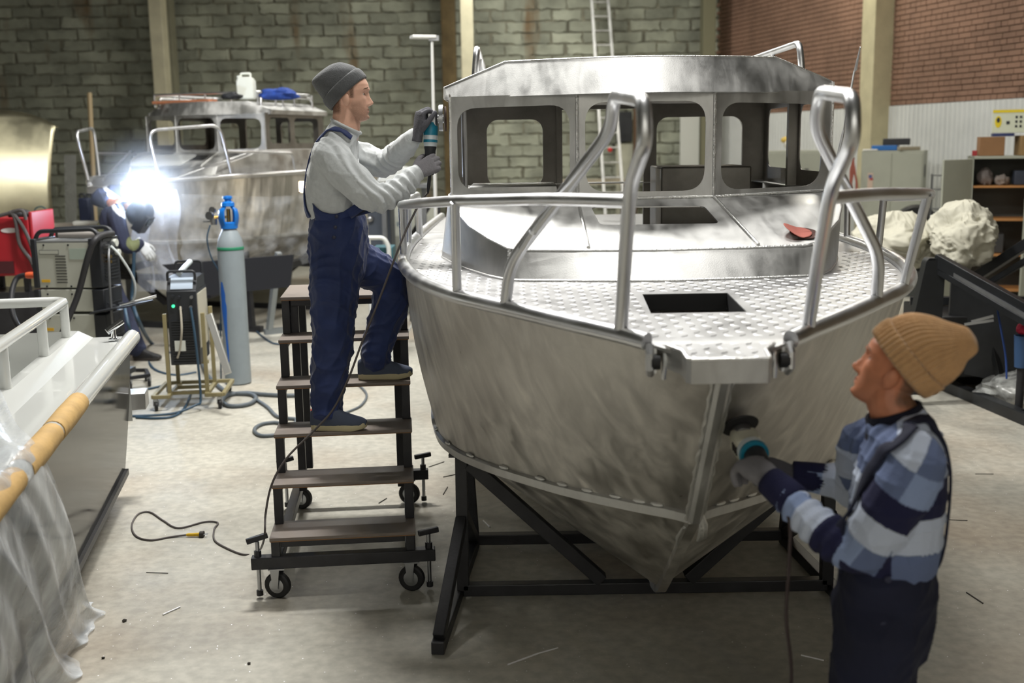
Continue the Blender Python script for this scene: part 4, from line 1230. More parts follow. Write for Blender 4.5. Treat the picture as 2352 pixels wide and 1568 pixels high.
# ------------------------------------------------------------------ red machine
def red_machine():
    Y = 10.2
    t = thing('red_welder', at(30, 700, Y + .2) * Vector((1, 1, 0)) if False else (at(30, 700, Y).x, Y + .25, 0), 'red welding machine with white oval badge at the left edge', 'welder')
    red = mat('red_enamel', (160, 32, 42), .4, var=.06, vscale=3)
    c, s = pbox(-70, 70, 500, 634, Y, .5)
    MB().box(c, s).build('case', red, t, bevel=.01)
    c2, s2 = pbox(-70, 76, 634, 760, Y, .45)
    MB().box((c2[0], c2[1], c2[2] / 2 + s2[2] / 4 + .12), (s2[0] * .9, s2[2] * 0 + .45, max(.2, c2[2] + s2[2] / 2 - .12) * .5)).build('cart', STEEL_BLACK, t)
    zb = c[2] - s[2] / 2
    for x in (-.22, .2):
        for y in (.05, .45):
            MB().bar((c[0] + x, Y + y, .05), (c[0] + x, Y + y, zb), .05, .05, (0, 1, 0)).build('leg', STEEL_BLACK, t)
    MB().box((c[0] + s[0] / 2 + .02, c[1], c[2] + .02), (.03, s[1], s[2] + .06)).build('front_bezel', red, t, bevel=.01)
    e = at(23, 529, Y)
    MB().lathe([(0, -.003), (1, -.003), (1, .003), (0, .003)], (0, 0, 0), (0, 1, 0), 28, M=Matrix.Translation((e.x, Y - .003, e.z)) @ Matrix.Diagonal((.082, 1, .022, 1))).build('badge', mat('badge_white', (210, 205, 205), .4), t)
    c3, s3 = pbox(-30, 33, 600, 628, Y, .01)
    MB().box((c3[0], Y - .003, c3[2]), (s3[0], .01, s3[2])).build('lower_grille', mat('dark_red', (70, 22, 28), .6), t)
    # cables lying over it
    for k, (pts) in enumerate(([(22, 485), (35, 505), (45, 560), (72, 600), (85, 640)], [(30, 490), (52, 520), (70, 560), (80, 600)], [(-20, 500), (20, 490), (50, 483), (60, 505)])):
        o = MB().tube([tuple(at(x, y, Y - .05)) for x, y in [tuple(p) for p in cr_spline(pts, 6)]], .017, 8).build('cable', mat('grey_cable', (74, 70, 70), .6), t)
    MB().ball(at(45, 492, Y + .1), .1, sc=(1.1, .8, .5)).build('torch_bundle', CABLE, t)
red_machine()

# ------------------------------------------------------------------ sheet metal at the wall
def sheets():
    Y = 15.5
    zt = at(60, 252, Y).z
    xr = at(128, 400, Y).x; xl = xr - 1.35
    n = 24
    m = mat('sheet_alu', (214, 208, 178), .38, 1.0, var=.08, vscale=3, rvar=.06)
    mb = MB(); rows = []
    for k in range(26):
        z = .05 + (zt - .05) * k / 25
        row = []
        for j in range(n + 1):
            q = j / n
            x = xl + (xr - xl) * q
            e = (q - .42) / .58
            lim = zt - .24 * abs(e) ** 2.4
            zz = min(z, lim)
            bend = .42 * math.sin(math.pi * min(1, max(0, (z - .3) / (zt - .3)))) 
            row.append((xr + (x - xr) * .91, Y + .25 - bend - .1 * (1 - (z / zt)) + (x - xr) * .42, zz))
        rows.append(row)
    mb.loft(rows, closed=False)
    o = mb.build('aluminium_sheet', m, None, ang=180, solid=.008)
    tag(o, 'tall bowed aluminium sheet with rounded top leaning at the left wall', 'metal sheet')
    o = MB().bar((at(158, 510, Y).x, Y - .1, .01), (at(151, 356, Y).x, Y + .15, at(151, 356, Y).z), .16, .01, (0, 1, 0)).build('tread_plate_strip', mat('tread_far', (170, 172, 168), .4, 1.0, bump=.6, bscale=70), None)
    tag(o, 'narrow strip of tread plate leaning beside the bowed sheet', 'metal strip')
    o = MB().cyl((at(222, 470, 17).x, 16.8, .01), (at(194, 212, 17).x, 17.2, at(194, 212, 17).z), .035, seg=12).build('steel_pipe', mat('pipe_beige', (178, 158, 122), .5), None)
    tag(o, 'long pale steel pipe leaning upright against the block wall', 'pipe')
    # work table behind
    t = thing('work_table', (at(170, 560, 13.6).x, 13.9, 0), 'grey steel work table behind the large welding machine', 'table')
    c, s = pbox(70, 262, 520, 534, 13.6, .7)
    MB().box(c, s).build('table_top', mat('table_top', (160, 150, 140), .5, .3), t, bevel=.005)
    for x in (-.42, .42):
        for y in (.06, .62):
            MB().bar((c[0] + x, 13.6 + y, 0), (c[0] + x, 13.6 + y, c[2] - s[2] / 2), .06, .06, (0, 1, 0)).build('leg', STEEL_GREY, t)
    c, s = pbox(165, 225, 508, 519.5, 13.66, .12)
    o = MB().box((c[0], c[1], c[2]), s).build('white_roll', mat('paper_white', (220, 220, 214), .6), None, bevel=.02); tag(o, 'white paper roll lying on the work table', 'roll')
    c, s = pbox(180, 206, 455, 514, 13.98, .16)
    bx = thing('tool_charger', (c[0], c[1], c[2] - s[2] / 2), 'dark blue tool box standing on the work table', 'tool box')
    MB().box(c, s).build('case', mat('navy_box', (36, 44, 70), .5), bx, bevel=.02)
    for q in (-.04, .05):
        MB().tube(fillet([(c[0] + q - .03, c[1], c[2] + s[2] / 2), (c[0] + q - .03, c[1], c[2] + s[2] / 2 + .05), (c[0] + q + .03, c[1], c[2] + s[2] / 2 + .05), (c[0] + q + .03, c[1], c[2] + s[2] / 2)], .02), .012, 8).build('handle', CABLE, bx)
    gb = at(105, 508, 13.8)
    h = thing('welding_helmet', gb, 'black welding helmet with blue strap lying on the work table', 'helmet')
    MB().ball(gb + Vector((0, 0, .05)), .10, sc=(1, .9, .75)).build('shell', RUBBER, h)
    MB().box(gb + Vector((.02, -.085, .05)), (.09, .02, .05)).build('visor', mat('visor_glass', (60, 70, 72), .1), h, bevel=.004)
    MB().tube([tuple(gb + Vector((math.cos(a) * .08 - .05, 0, .11 + math.sin(a) * .07))) for a in [k * .4 for k in range(9)]], .008, 8).build('strap', mat('teal_strap', (30, 90, 104), .5), h)
sheets()
# ------------------------------------------------------------------ second boat in the background
PH2 = R_(-19)
Rz2 = Matrix.Rotation(PH2, 4, 'Z') @ Matrix.Scale(.9, 4)
cor = at(622, 262, 13.5)
off = cor - (Rz2 @ Vector((.953, 5.6, 2.31)))
M2 = Matrix.Translation(off) @ Rz2
boat2 = make_boat(M2, M2 @ Vector((0, 5.6, -.0)) - Vector((0, 0, 0)), 'smaller-looking aluminium cabin boat in the background, bow pointing left', main=False)
def b2(mb, nm, m, parent=None, **k):
    mb.v = [tuple(M2 @ Vector(p)) for p in mb.v]
    return mb.build(nm, m, parent or boat2, **k)
for s in (-1, 1):
    y0, y1 = 3.75, 4.55
    a = (s * sheer_w(y0), y0, 1.5); b = (s * (sheer_w(y1)), y1, 1.52)
    mb = MB(); mb.tube(fillet([a, (a[0] - s * .0, y0 - .16, 2.10), (b[0] - s * .06, y1 - .12, 2.16), b], .14, 6), .02, 10); ar = b2(mb, 'pulpit_arch', ALU_TUBE, ang=60)
    mb = MB(); mb.tube(fillet([(b[0] - s * .03, y1 - .06, 1.84), (s * 1.1, 5.3, 1.82), (s * 1.16, 5.75, 1.80), (s * 1.165, 5.8, 1.54)], .08), .018, 10); b2(mb, 'side_rail', ALU_TUBE, ang=60)
    mb = MB(); mb.cyl((s * .50, 4.0, 1.52), (s * .98, 5.2, 1.86), .011, seg=8); b2(mb, 'brace_rod', ALU_TUBE)
# roof rack
mb = MB(); rk = [(-.80, 5.55, 2.60), (.80, 5.55, 2.60), (.80, 7.0, 2.60), (-.80, 7.0, 2.60)]
mb.tube(fillet(rk + [rk[0]], .12), .016, 10); rack = b2(mb, 'roof_rack', ALU_TUBE, ang=60)
for x in (-.8, -.4, 0, .4, .8):
    mb = MB(); mb.cyl((x, 5.55, 2.44), (x, 5.55, 2.60), .013, seg=8); b2(mb, 'rack_post', ALU_TUBE, rack)
for y in (6.0, 6.5, 7.0):
    for x in (-.8, .8):
        mb = MB(); mb.cyl((x, y, 2.42), (x, y, 2.60), .013, seg=8); b2(mb, 'rack_post', ALU_TUBE, rack)
mb = MB(); mb.plate(rrect(-.7, .1, 4.75, 5.15, .05), [], lambda u, v, w: (u, v, trunk_z(v) + .01 + w), .01); b2(mb, 'white_hatch', WHITE_PAINT)
# its stand
st2 = thing('boat_trestle', (M2 @ Vector((0, 5.0, 0))) * Vector((1, 1, 0)), 'dark steel trestle under the background boat', 'trestle')
def s2bar(nm, p, q, w=.07, m=STEEL_BLACK):
    P = M2 @ Vector(p); Q = M2 @ Vector(q)
    P.z = max(0.035, p[2]); Q.z = max(.035, q[2])
    return MB().bar(P, Q, w, w).build(nm, m, st2, smooth=False)
for y in (4.7, 6.6):
    s2bar('cross_beam', (-1.15, y, .60), (1.15, y, .60))
    for x in (-1.05, 1.05):
        s2bar('leg', (x, y, .03), (x * .96, y, .92))
        s2bar('strut', (x, y, .85), (x * .2, y, .30))
    s2bar('sill', (-1.2, y, .035), (1.2, y, .035))
for x in (-1.1, 1.1):
    s2bar('side_beam', (x, 3.7, .55), (x, 7.2, .78), .08)
s2bar('tow_bar', (-.9, 3.1, .60), (-.2, 3.5, .14), .09)
MB().prism([(0, 0), (1.25, .04), (1.2, -.30), (.35, -.34)], lambda u, v, w: tuple(at(372, 608, 11.3) + Vector((u, w + u * .35, v))), .05).build('side_plate', mat('navy_steel', (24, 26, 34), .5), st2)
P0 = fl(608, 768); MB().bar(P0 + Vector((0, 0, .03)), P0 + Vector((.35, .2, .03)), .08, .06).build('sill', mat('galv2', (150, 156, 160), .4, .7), st2)
MB().bar(P0 + Vector((.05, .02, .05)), Vector((at(640, 580, 12.3).x, 12.3, at(640, 580, 12.3).z)), .06, .06).build('leg', MATS['galv2'], st2)
# film along the hull
def b2film():
    rg = random.Random(9)
    def fn(s, t):
        y = 3.9 + 3.2 * s
        k = min(len(SH) - 1, int(np.searchsorted(SH[:, 1], y)))
        w = sheer_w(y)
        z = 1.35 - .95 * t - .10 * math.sin(s * 3)
        ww = w * (1 - .12 * t) + .06 + .03 * math.sin(s * 40 + t * 7) + .02 * math.sin(t * 23 + s * 11) + .05 * t
        p = M2 @ Vector((ww, y, z)); return tuple(p)
    o = MB().grid(fn, 70, 34).build('plastic_film', film_mat('film_far', .03, .22, (225, 230, 238), 5, (1, 1, 1.6)), None, ang=180, fixn=False)
    tag(o, 'sheer plastic film wrapped around the hull of the background boat', 'plastic film')
    def fn2(s, t):
        c = at(352, 560, 11.55)
        a = s * 4.6
        r = .20 + .05 * math.sin(a * 5 + t * 4)
        return (c.x + r * math.cos(a) + .03 * math.sin(t * 9), c.y + r * math.sin(a) * .5 + .1, c.z + .55 - 1.05 * t)
    o = MB().grid(fn2, 50, 30).build('plastic_film', film_mat('film_arc', .08, .35, (225, 232, 245), 5, (1, 1, .6)), None, ang=180, fixn=False)
    tag(o, 'bunched clear plastic film hanging beside the bending welder', 'plastic film')
b2film()
# things lying on its roof
def roof_pt(x, y): return M2 @ Vector((x, y, 2.482))
def jerrycan():
    c = at(563, 214, 12.95); c.z = (roof_pt(0, 5.9)).z + .001
    t = thing('jerrycan', c, 'white plastic jerrycan standing on the roof of the background boat', 'jerrycan')
    w = mat('white_hdpe', (226, 230, 222), .4)
    sw = .098
    prof = [(-sw, 0), (sw, 0), (sw, .20), (sw * .72, .245), (-sw * .72, .245), (-sw, .20)]
    MB().prism([(x, z) for x, z in prof], lambda u, v, q: (c.x + u, c.y + q, c.z + v), .15).build('can', w, t, bevel=.015)
    MB().tube(fillet([(c.x - .055, c.y + .07, c.z + .23), (c.x - .055, c.y + .07, c.z + .285), (c.x + .055, c.y + .07, c.z + .285), (c.x + .055, c.y + .07, c.z + .23)], .02), .014, 10).build('handle', w, t)
    MB().cyl((c.x - .07, c.y + .05, c.z + .21), (c.x - .075, c.y + .05, c.z + .262), .022, seg=14).build('cap', w, t)
jerrycan()
def crumple(name, c, rx, ry, rz, m, label, cat, seed, amp=.35, n=26):
    rg = random.Random(seed); o_ = Vector((rg.uniform(0, 50), rg.uniform(0, 50), 0))
    vs = []; fs = []
    mb = MB()
    rows = []
    for j in range(n // 2 + 1):
        ph = math.pi * j / (n // 2)
        row = []
        for k in range(n):
            th = 2 * math.pi * k / n
            d = Vector((math.sin(ph) * math.cos(th), math.sin(ph) * math.sin(th), math.cos(ph)))
            f = 1 + amp * (mnoise.noise(d * 2.2 + o_) + .6 * abs(mnoise.noise(d * 5 + o_)) + .35 * mnoise.noise(d * 9 + o_))
            row.append((c[0] + d.x * rx * f, c[1] + d.y * ry * f, max(c[2], c[2] + rz * .8 + d.z * rz * f)))
        rows.append(row)
    mb.loft(rows, caps=False)
    o = mb.build(name, m, None, ang=60)
    return tag(o, label, cat)
cr = at(640, 210, 13.25)
crumple('blue_cloth', (cr.x, cr.y, roof_pt(.2, 6.2).z), .20, .15, .07, mat('blue_cloth', (38, 70, 150), .8, var=.3, vscale=18), 'crumpled blue cloth on the roof of the background boat', 'cloth', 4)
cr = at(532, 212, 12.9)
crumple('cable_heap', (cr.x, cr.y, roof_pt(0, 5.7).z), .11, .1, .04, mat('black_mesh', (40, 42, 46), .7), 'small heap of black cable beside the jerrycan', 'cable', 6)
p = M2 @ Vector((-.82, 5.62, 2.50)); q = M2 @ Vector((.15, 5.50, 2.50))
o = MB().bar(p, q, .16, .035).build('wood_plank', mat('reddish_wood', (178, 116, 84), .6, var=.15, vscale=6), None, bevel=.003)
tag(o, 'reddish wooden plank lying along the front roof edge of the background boat', 'plank')
# work lamp clipped to the hull
def lamp2():
    c = at(700, 430, 12.6)
    t = thing('work_lamp', c, 'small glowing work lamp behind the man on the stairs', 'lamp')
    MB().box((c.x, c.y, c.z), (.12, .08, .13)).build('housing', RUBBER, t, bevel=.01)
    MB().box((c.x, c.y - .042, c.z + .012), (.105, .006, .105)).build('lens', mat('warm_glow', (255, 226, 160), .4, emit=6), t, bevel=.01)
    MB().bar((c.x, c.y, c.z - .06), (c.x + .02, c.y + .1, c.z - .16), .03, .02).build('bracket', RUBBER, t)
    l = bpy.data.lights.new('work_lamp_light', 'AREA'); l.size = .1; l.energy = 6; l.color = (1, .85, .6)
    lo = bpy.data.objects.new('work_lamp_light', l); lo.rotation_euler = (R_(90), 0, 0); COL.objects.link(lo); place(lo, (c.x, c.y - .06, c.z), t)
lamp2()
# ------------------------------------------------------------------ far background
def ladder():
    Y0, Y1 = 21.6, 23.0
    t = thing('ladder', at(1400, 400, Y0) * Vector((1, 1, 0)), 'tall aluminium ladder leaning on the block wall behind the cabin', 'ladder')
    b0 = at(1385, 412, Y0); b1 = at(1428, 412, Y0); t0 = at(1355, -60, Y1); t1 = at(1392, -60, Y1)
    def ext(p, q):
        k = p.z / (q.z - p.z); return p - (q - p) * k
    a0, a1 = ext(b0, t0), ext(b1, t1)
    for p, q in ((a0, t0), (a1, t1)):
        MB().bar(p, q, .05, .06, (0, 1, 0)).build('stile', ALU, t)
    n = int((t0.z - a0.z) / .27)
    for k in range(1, n):
        f = k / n
        MB().cyl(a0 + (t0 - a0) * f, a1 + (t1 - a1) * f, .016, seg=8).build('rung', ALU, t)
    t.location = (a0 + a1) / 2; 
    dl = Vector((a0 + a1) / 2) - WL[t.name]
    for ch in t.children: ch.location -= dl
    WL[t.name] = Vector(t.location)
ladder()
def simple(name, x0, x1, y0, y1, Y, dep, m, label, cat, ground=False, bevel=.008):
    c, s = pbox(x0, x1, y0, y1, Y, dep)
    if ground:
        zt = c[2] + s[2] / 2
        c = (c[0], c[1], zt / 2); s = (s[0], s[1], zt)
    o = MB().box(c, s).build(name, m, None, bevel=bevel)
    return tag(o, label, cat)
simple('wall_board', 1418, 1452, 256, 326, 23.25, .12, mat('dark_board', (44, 46, 50), .5), 'dark switch board hanging on the wall behind the ladder', 'board')
simple('pale_board', 1415, 1462, 330, 470, 22.9, .06, mat('pale_board', (186, 186, 168), .7, var=.08), 'pale board leaning below the dark switch board', 'board', True)
simple('white_board', 1562, 1606, 262, 470, 22.8, .05, mat('white_panel', (200, 202, 196), .6), 'tall white panel leaning in the far corner', 'panel', True)
simple('brown_beam', 1455, 1464, 240, 480, 22.7, .1, mat('rust_brown', (96, 74, 54), .8), 'thin rusty steel post beside the dark switch board', 'post', True)
# bench at the back wall
t = thing('wall_bench', at(1390, 430, 22) * Vector((1, 1, 0)), 'long wooden bench along the back wall', 'bench')
c, s = pbox(1290, 1440, 413, 424, 21.9, .6)
MB().box(c, s).build('bench_top', mat('bench_wood', (170, 160, 140), .7), t)
for x in (-.6, .6):
    MB().box((c[0] + x, c[1], (c[2] - .05) / 2), (.08, .5, c[2] - .05)).build('leg', mat('bench_leg', (110, 84, 60), .8), t)
o = MB().ball(at(1401, 344, 21.4), .045, sc=(1, .5, 1)).build('red_reflector', mat('signal_red', (190, 40, 36), .5), None); tag(o, 'small round red sign fixed on the ladder', 'sign')
for k, (x, y0, y1, col, lab) in enumerate(((1527, 405, 480, (120, 96, 66), 'thin brown stick leaning in the far corner'), (1546, 400, 480, (60, 66, 76), 'dark blue board leaning in the far corner'), (1578, 392, 480, (150, 110, 60), 'slanted yellow wooden stick in the far corner'))):
    p = at(x, y0, 22.4); q = Vector((at(x - 8 + k * 9 if k != 2 else x - 30, y1, 22.2).x, 22.2, 0))
    o = MB().bar(q, p, .05 if k != 1 else .22, .03, (0, 1, 0)).build('leaning_stick', mat('stick_%d' % k, col, .8), None); tag(o, lab, 'stick')
# tripod lamp pole left of the cabin
def lamp_pole():
    Y = 11.6
    p0 = at(1003, 590, Y); pt = at(992, 88, Y)
    base = Vector((p0.x + .03, Y, 0))
    t = thing('lamp_stand', base, 'tall thin lamp stand between the man and the boat cabin', 'lamp stand')
    MB().tube([base + Vector((0, 0, .45)), p0, pt], [.020, .020, .015], 10).build('pole', mat('pole_white', (206, 206, 202), .35), t)
    for a in (30, 150, 270):
        MB().tube([base + Vector((0, 0, .75)), base + Vector((.5 * math.cos(R_(a)), .5 * math.sin(R_(a)), .012))], .012, 8).build('leg', MATS['pole_white'], t)
    MB().box(pt + Vector((-.09, 0, .015)), (.24, .16, .03), rz=.3).build('lamp_head', mat('lamp_white', (225, 225, 220), .4), t, bevel=.006)
    MB().box(pt + Vector((.02, 0, .0)), (.1, .05, .05)).build('bracket', ZINC, t)
lamp_pole()
# machines seen between the man and the boat
def machines():
    t = thing('tool_cabinet', (at(880, 560, 13).x, 13.2, 0), 'dark tool cabinet behind the man on the stairs', 'cabinet')
    c, s = pbox(846, 898, 478, 600, 13, .5)
    zt = c[2] + s[2] / 2
    MB().box((c[0], c[1], zt / 2), (s[0], .5, zt)).build('body', mat('cab_slate', (64, 70, 80), .5), t, bevel=.006)
    MB().box((c[0], c[1], zt + .02), (s[0] + .06, .54, .04)).build('top', mat('cab_top', (96, 60, 66), .6), t, bevel=.004)
    MB().ball((c[0] - .1, 12.98, zt - .12), .04).build('knob', ZINC, t)
    t = thing('control_cabinet', (at(945, 560, 14).x, 14.2, 0), 'pale grey control cabinet with sticker behind the rail post', 'cabinet')
    c, s = pbox(890, 1000, 462, 600, 14, .5)
    zt = c[2] + s[2] / 2
    MB().box((c[0], c[1], zt / 2), (s[0], .5, zt)).build('body', mat('cab_pale', (176, 178, 166), .5), t, bevel=.006)
    MB().box((c[0], 13.995, zt * .62), (s[0] * .8, .01, zt * .5)).build('door', mat('cab_pale2', (166, 168, 158), .5), t, bevel=.003)
    MB().box((c[0] - .14, 13.985, zt * .8), (.08, .01, .05)).build('sticker', mat('sticker_grey', (110, 120, 120), .5), t)
    MB().box((c[0] + .12, 13.985, zt * .72), (.12, .01, .16)).build('sticker', mat('sticker_blue', (120, 132, 140), .5), t)
    t = thing('pipe_rack', (at(970, 540, 13.4).x, 13.5, 0), 'brown steel bracing frame behind the boat rail', 'frame')
    br = mat('brown_steel', (112, 98, 78), .6)
    for (x0, y0, x1, y1, m) in ((958, 470, 960, 562, br), (1008, 490, 966, 555, br), (985, 475, 945, 540, STEEL_BLACK), (935, 470, 1010, 466, STEEL_BLACK), (935, 535, 968, 556, STEEL_BLACK)):
        MB().bar(at(x0, y0, 13.3), at(x1, y1, 13.3), .05, .05, (0, 1, 0)).build('strut', m, t)
    for x in (938, 1006):
        p = at(x, 468, 13.3); MB().bar((p.x, 13.3, 0), p, .05, .05, (0, 1, 0)).build('leg', STEEL_BLACK, t)
    t = thing('white_trolley_frame', (at(868, 600, 10.6).x, 10.7, 0), 'white tube frame trolley behind the man\'s knee', 'trolley')
    P = [at(846, 546, 10.6), at(882, 546, 10.6), at(893, 566, 10.6), at(893, 640, 10.6)]
    P[-1].z = .03
    MB().tube([tuple(q) for q in fillet(P, .04)], .022, 10).build('tube_frame', WHITE_PAINT, t)
    q0 = at(846, 546, 10.6); MB().cyl(q0, (q0.x, 10.6, .03), .022, seg=10).build('post', WHITE_PAINT, t)
    c, s = pbox(868, 890, 568, 600, 10.65, .3); MB().box((c[0], c[1], (c[2] + s[2] / 2) / 2 + .02), (s[0] + .1, .3, c[2] + s[2] / 2 - .04)).build('bin', mat('teal_bin', (40, 92, 104), .5), t, bevel=.01)
    # white covered thing above
    o = MB().prism([(0, 0), (.5, .04), (.46, .16), (.1, .2)], lambda u, v, w: tuple(at(862, 408, 12.4) + Vector((u, w, v - .06))), .4).build('white_cover', WHITE_PAINT, None, bevel=.03)
    return o
o = machines()
tag(o, 'white moulded cover standing behind the man\'s forearm', 'cover')
# a stand for it
c = at(875, 412, 12.4)
t = thing('trestle_stand', (c.x + .15, 12.6, 0), 'grey trestle under the white moulded cover', 'trestle')
MB().box((c.x + .22, 12.6, c.z - .08), (.6, .4, .04)).build('top', STEEL_GREY, t)
for x in (0, .45):
    MB().bar((c.x + x, 12.6, 0), (c.x + x, 12.6, c.z - .09), .05, .05, (0, 1, 0)).build('leg', STEEL_GREY, t)
# ------------------------------------------------------------------ right side of the hall
CABM = mat('cabinet_grey', (160, 162, 148), .5, var=.06, vscale=3)
def cabinets():
    yaw = math.atan2(RWD.y, RWD.x) + math.pi / 2     # doors face the room
    # cabinet with things on top
    p = at(2028, 345, 15.3)
    def cab(name, px, Y, w, d, h, label, rz):
        q = at(px, 400, Y)
        t = thing(name, (q.x, Y, 0), label, 'cabinet')
        M = Matrix.Translation((q.x, Y, 0)) @ Matrix.Rotation(rz, 4, 'Z')
        return t, M
    t, M = cab('metal_cabinet', 2048, 15.6, .8, .5, 1.9, 'closed grey steel cabinet with a flag sticker by the white cladding', -.45)
    MB().box((0, .25, .95), (.82, .5, 1.9), M=M).build('body', CABM, t, bevel=.006)
    for x in (-.2, .2):
        dr = MB().box((x, -.005, .97), (.385, .012, 1.8), M=M).build('door', CABM, t, bevel=.004)
        MB().box((x + (.15 if x < 0 else -.15), -.02, 1.0), (.015, .02, .12), M=M).build('handle', ZINC, dr)
    MB().box((-.28, -.013, 1.45), (.07, .004, .30), M=M).build('poster', mat('poster_pink', (190, 168, 150), .6), t)
    MB().box((-.28, -.016, 1.55), (.045, .004, .045), M=M).build('poster_flag', mat('flag_blue', (70, 84, 130), .6), t)
    MB().box((-.265, -.017, 1.515), (.045, .004, .03), M=M).build('poster_flag', mat('flag_red', (160, 60, 60), .6), t)
    mb = MB(); mb.lathe([(0, -.002), (.09, -.002), (.09, .002), (0, .002)], (.414, .18, 1.62), (1, 0, 0), 20, M=M); mb.build('magnet_disc', mat('dark_disc', (92, 92, 90), .6), t)
    # on top
    def on(name, x, y, w, d, h, z, m, label, cat, rz=0):
        o = MB().box((0, 0, h / 2), (w, d, h), M=M @ Matrix.Translation((x, y, 1.9 + z)) @ Matrix.Rotation(rz, 4, 'Z')).build(name, m, None, bevel=.008); tag(o, label, cat)
    on('blue_case', -.12, .18, .34, .26, .07, 0.003, mat('blue_case', (30, 100, 170), .45), 'flat bright blue tool case on the grey cabinet', 'case')
    on('black_case', .02, .22, .36, .26, .09, .076, mat('black_case', (38, 40, 44), .5), 'black tool case lying on the bright blue case', 'case', .1)
    on('angle_iron', .20, .08, .30, .09, .05, .003, mat('grey_beige', (150, 142, 122), .6), 'beige metal profile on top of the grey cabinet', 'metal profile', .6)
    on('paper_stack', -.3, .05, .2, .12, .02, .003, MATS['paper_white'], 'small stack of white paper on the cabinet edge', 'paper')
    # second locker with helmet on it, seen through the windows
    t, M = cab('tall_locker', 1822, 17.6, .8, .5, 1.9, 'grey locker seen through the right cabin window', -.35)
    MB().box((0, .25, .95), (.95, .5, 1.9), M=M).build('body', CABM, t, bevel=.006)
    MB().box((.0, -.005, .97), (.9, .012, 1.8), M=M).build('door', CABM, t, bevel=.004)
    MB().box((.2, -.02, 1.5), (.06, .03, .25), M=M).build('handle', mat('handle_dark', (80, 80, 78), .5), t)
    hb = M @ Vector((-.05, .2, 1.905))
    h = thing('respirator', hb, 'white and yellow helmet lying on the grey locker', 'helmet')
    MB().ball(hb + Vector((0, 0, .09)), .13, sc=(1, .9, .72)).build('shell', mat('helm_white', (205, 200, 190), .5), h)
    MB().ball(hb + Vector((-.08, .05, .16)), .09, sc=(1, .9, .6)).build('cap', mat('helm_yellow', (200, 170, 80), .5), h)
    # open cabinet at the right edge
    t, M = cab('open_cabinet', 2330, 12.6, .9, .45, 1.86, 'open grey steel cabinet with orange shelves at the right edge', -.28)
    W, D, Hc = .9, .45, 1.86
    for x in (-W / 2 + .012, W / 2 - .012):
        MB().box((x, D / 2, Hc / 2), (.024, D, Hc), M=M).build('side', CABM, t)
    MB().box((0, D - .01, Hc / 2), (W, .02, Hc), M=M).build('back', mat('cab_dark', (70, 72, 68), .6), t)
    MB().box((0, D / 2, Hc - .015), (W, D, .03), M=M).build('top', CABM, t, bevel=.004)
    for z in (.35, .75, 1.15, 1.52):
        MB().box((0, D / 2, z), (W - .05, D - .03, .022), M=M).build('shelf', mat('shelf_orange', (176, 124, 72), .6), t)
    dl = Matrix.Translation((-W / 2, 0, 0)) @ Matrix.Rotation(R_(-138), 4, 'Z')
    MB().box((.22, 0, Hc / 2), (.44, .025, Hc - .06), M=M @ dl).build('door', CABM, t, bevel=.004)
    d2 = Matrix.Translation((W / 2, 0, 0)) @ Matrix.Rotation(R_(180 + 35), 4, 'Z')
    dr = MB().box((.22, 0, Hc / 2), (.44, .025, Hc - .06), M=M @ d2).build('door', CABM, t, bevel=.004)
    for (u, z, w_, h_) in ((.27, 1.48, .07, .12), (.17, 1.36, .05, .14), (.18, 1.12, .05, .14), (.2, .72, .06, .09)):
        MB().box((u, .016, z), (w_, .006, h_), M=M @ d2).build('sticker', mat('sticker_dark', (70, 68, 64), .6), dr)
    # contents
    rgx = random.Random(12)
    for k, (x, z, w_, h_, col, lab) in enumerate(((-.28, 1.535, .16, .2, (120, 112, 108), 'crumpled grey bag on the top shelf of the open cabinet'), (-.1, 1.535, .14, .12, (150, 140, 132), 'pale rag on the top shelf of the open cabinet'), (.08, 1.535, .12, .16, (60, 66, 80), 'dark blue box on the top shelf of the open cabinet'), (-.2, .765, .3, .22, (60, 60, 60), 'dark box on the lower shelf of the open cabinet'))):
        q = M @ Vector((x, .2, z))
        if k < 2: crumple('rag', q, w_ / 2, .09, h_ / 2, mat('rag_%d' % k, col, .8), lab, 'rag', 20 + k)
        else:
            o = MB().box((x, .22, z + h_ / 2), (w_, .2, h_), M=M).build('storage_box', mat('box_%d' % k, col, .6), None, bevel=.01); tag(o, lab, 'box')
    # boxes on top
    card = mat('cardboard', (136, 100, 66), .8, var=.08, vscale=6)
    def ob(nm, x, y, w, d, h, z, m, lab, cat, rz=0):
        o = MB().box((0, 0, h / 2), (w, d, h), M=M @ Matrix.Translation((x, y, Hc + z)) @ Matrix.Rotation(rz, 4, 'Z')).build(nm, m, None, bevel=.004); tag(o, lab, cat); return o
    ob('cardboard_box', -.24, .2, .26, .3, .21, .003, card, 'plain cardboard box on the open cabinet', 'box')
    ob('cardboard_box', .22, .22, .36, .3, .22, .003, mat('cardboard2', (146, 118, 78), .8, var=.08, vscale=6), 'wider cardboard box with slanted flap at the right edge', 'box', .1)
    ob('blue_packet', -.12, .2, .22, .2, .035, .216, mat('navy_pack', (40, 52, 100), .5), 'dark blue packet lying on the cardboard box', 'packet')
    ob('red_can', -.41, .15, .05, .05, .06, .003, mat('signal_red2', (150, 40, 44), .5), 'small red tin beside the cardboard box', 'tin')
    # yellow and white product box
    t2 = thing('helmet_box', M @ Vector((.1, .25, Hc + .255)), 'yellow and white product box with helmet picture on the cabinet', 'box')
    MM = M @ Matrix.Translation((.1, .22, Hc + .256)) @ Matrix.Rotation(-.12, 4, 'Z')
    MB().box((0, 0, .125), (.66, .3, .25), M=MM).build('carton', mat('carton_white', (198, 202, 180), .6), t2, bevel=.003)
    yel = mat('print_yellow', (214, 190, 30), .6); dk = mat('print_dark', (40, 42, 44), .6)
    MB().box((0, -.152, .235), (.66, .004, .028), M=MM).build('print_band', yel, t2)
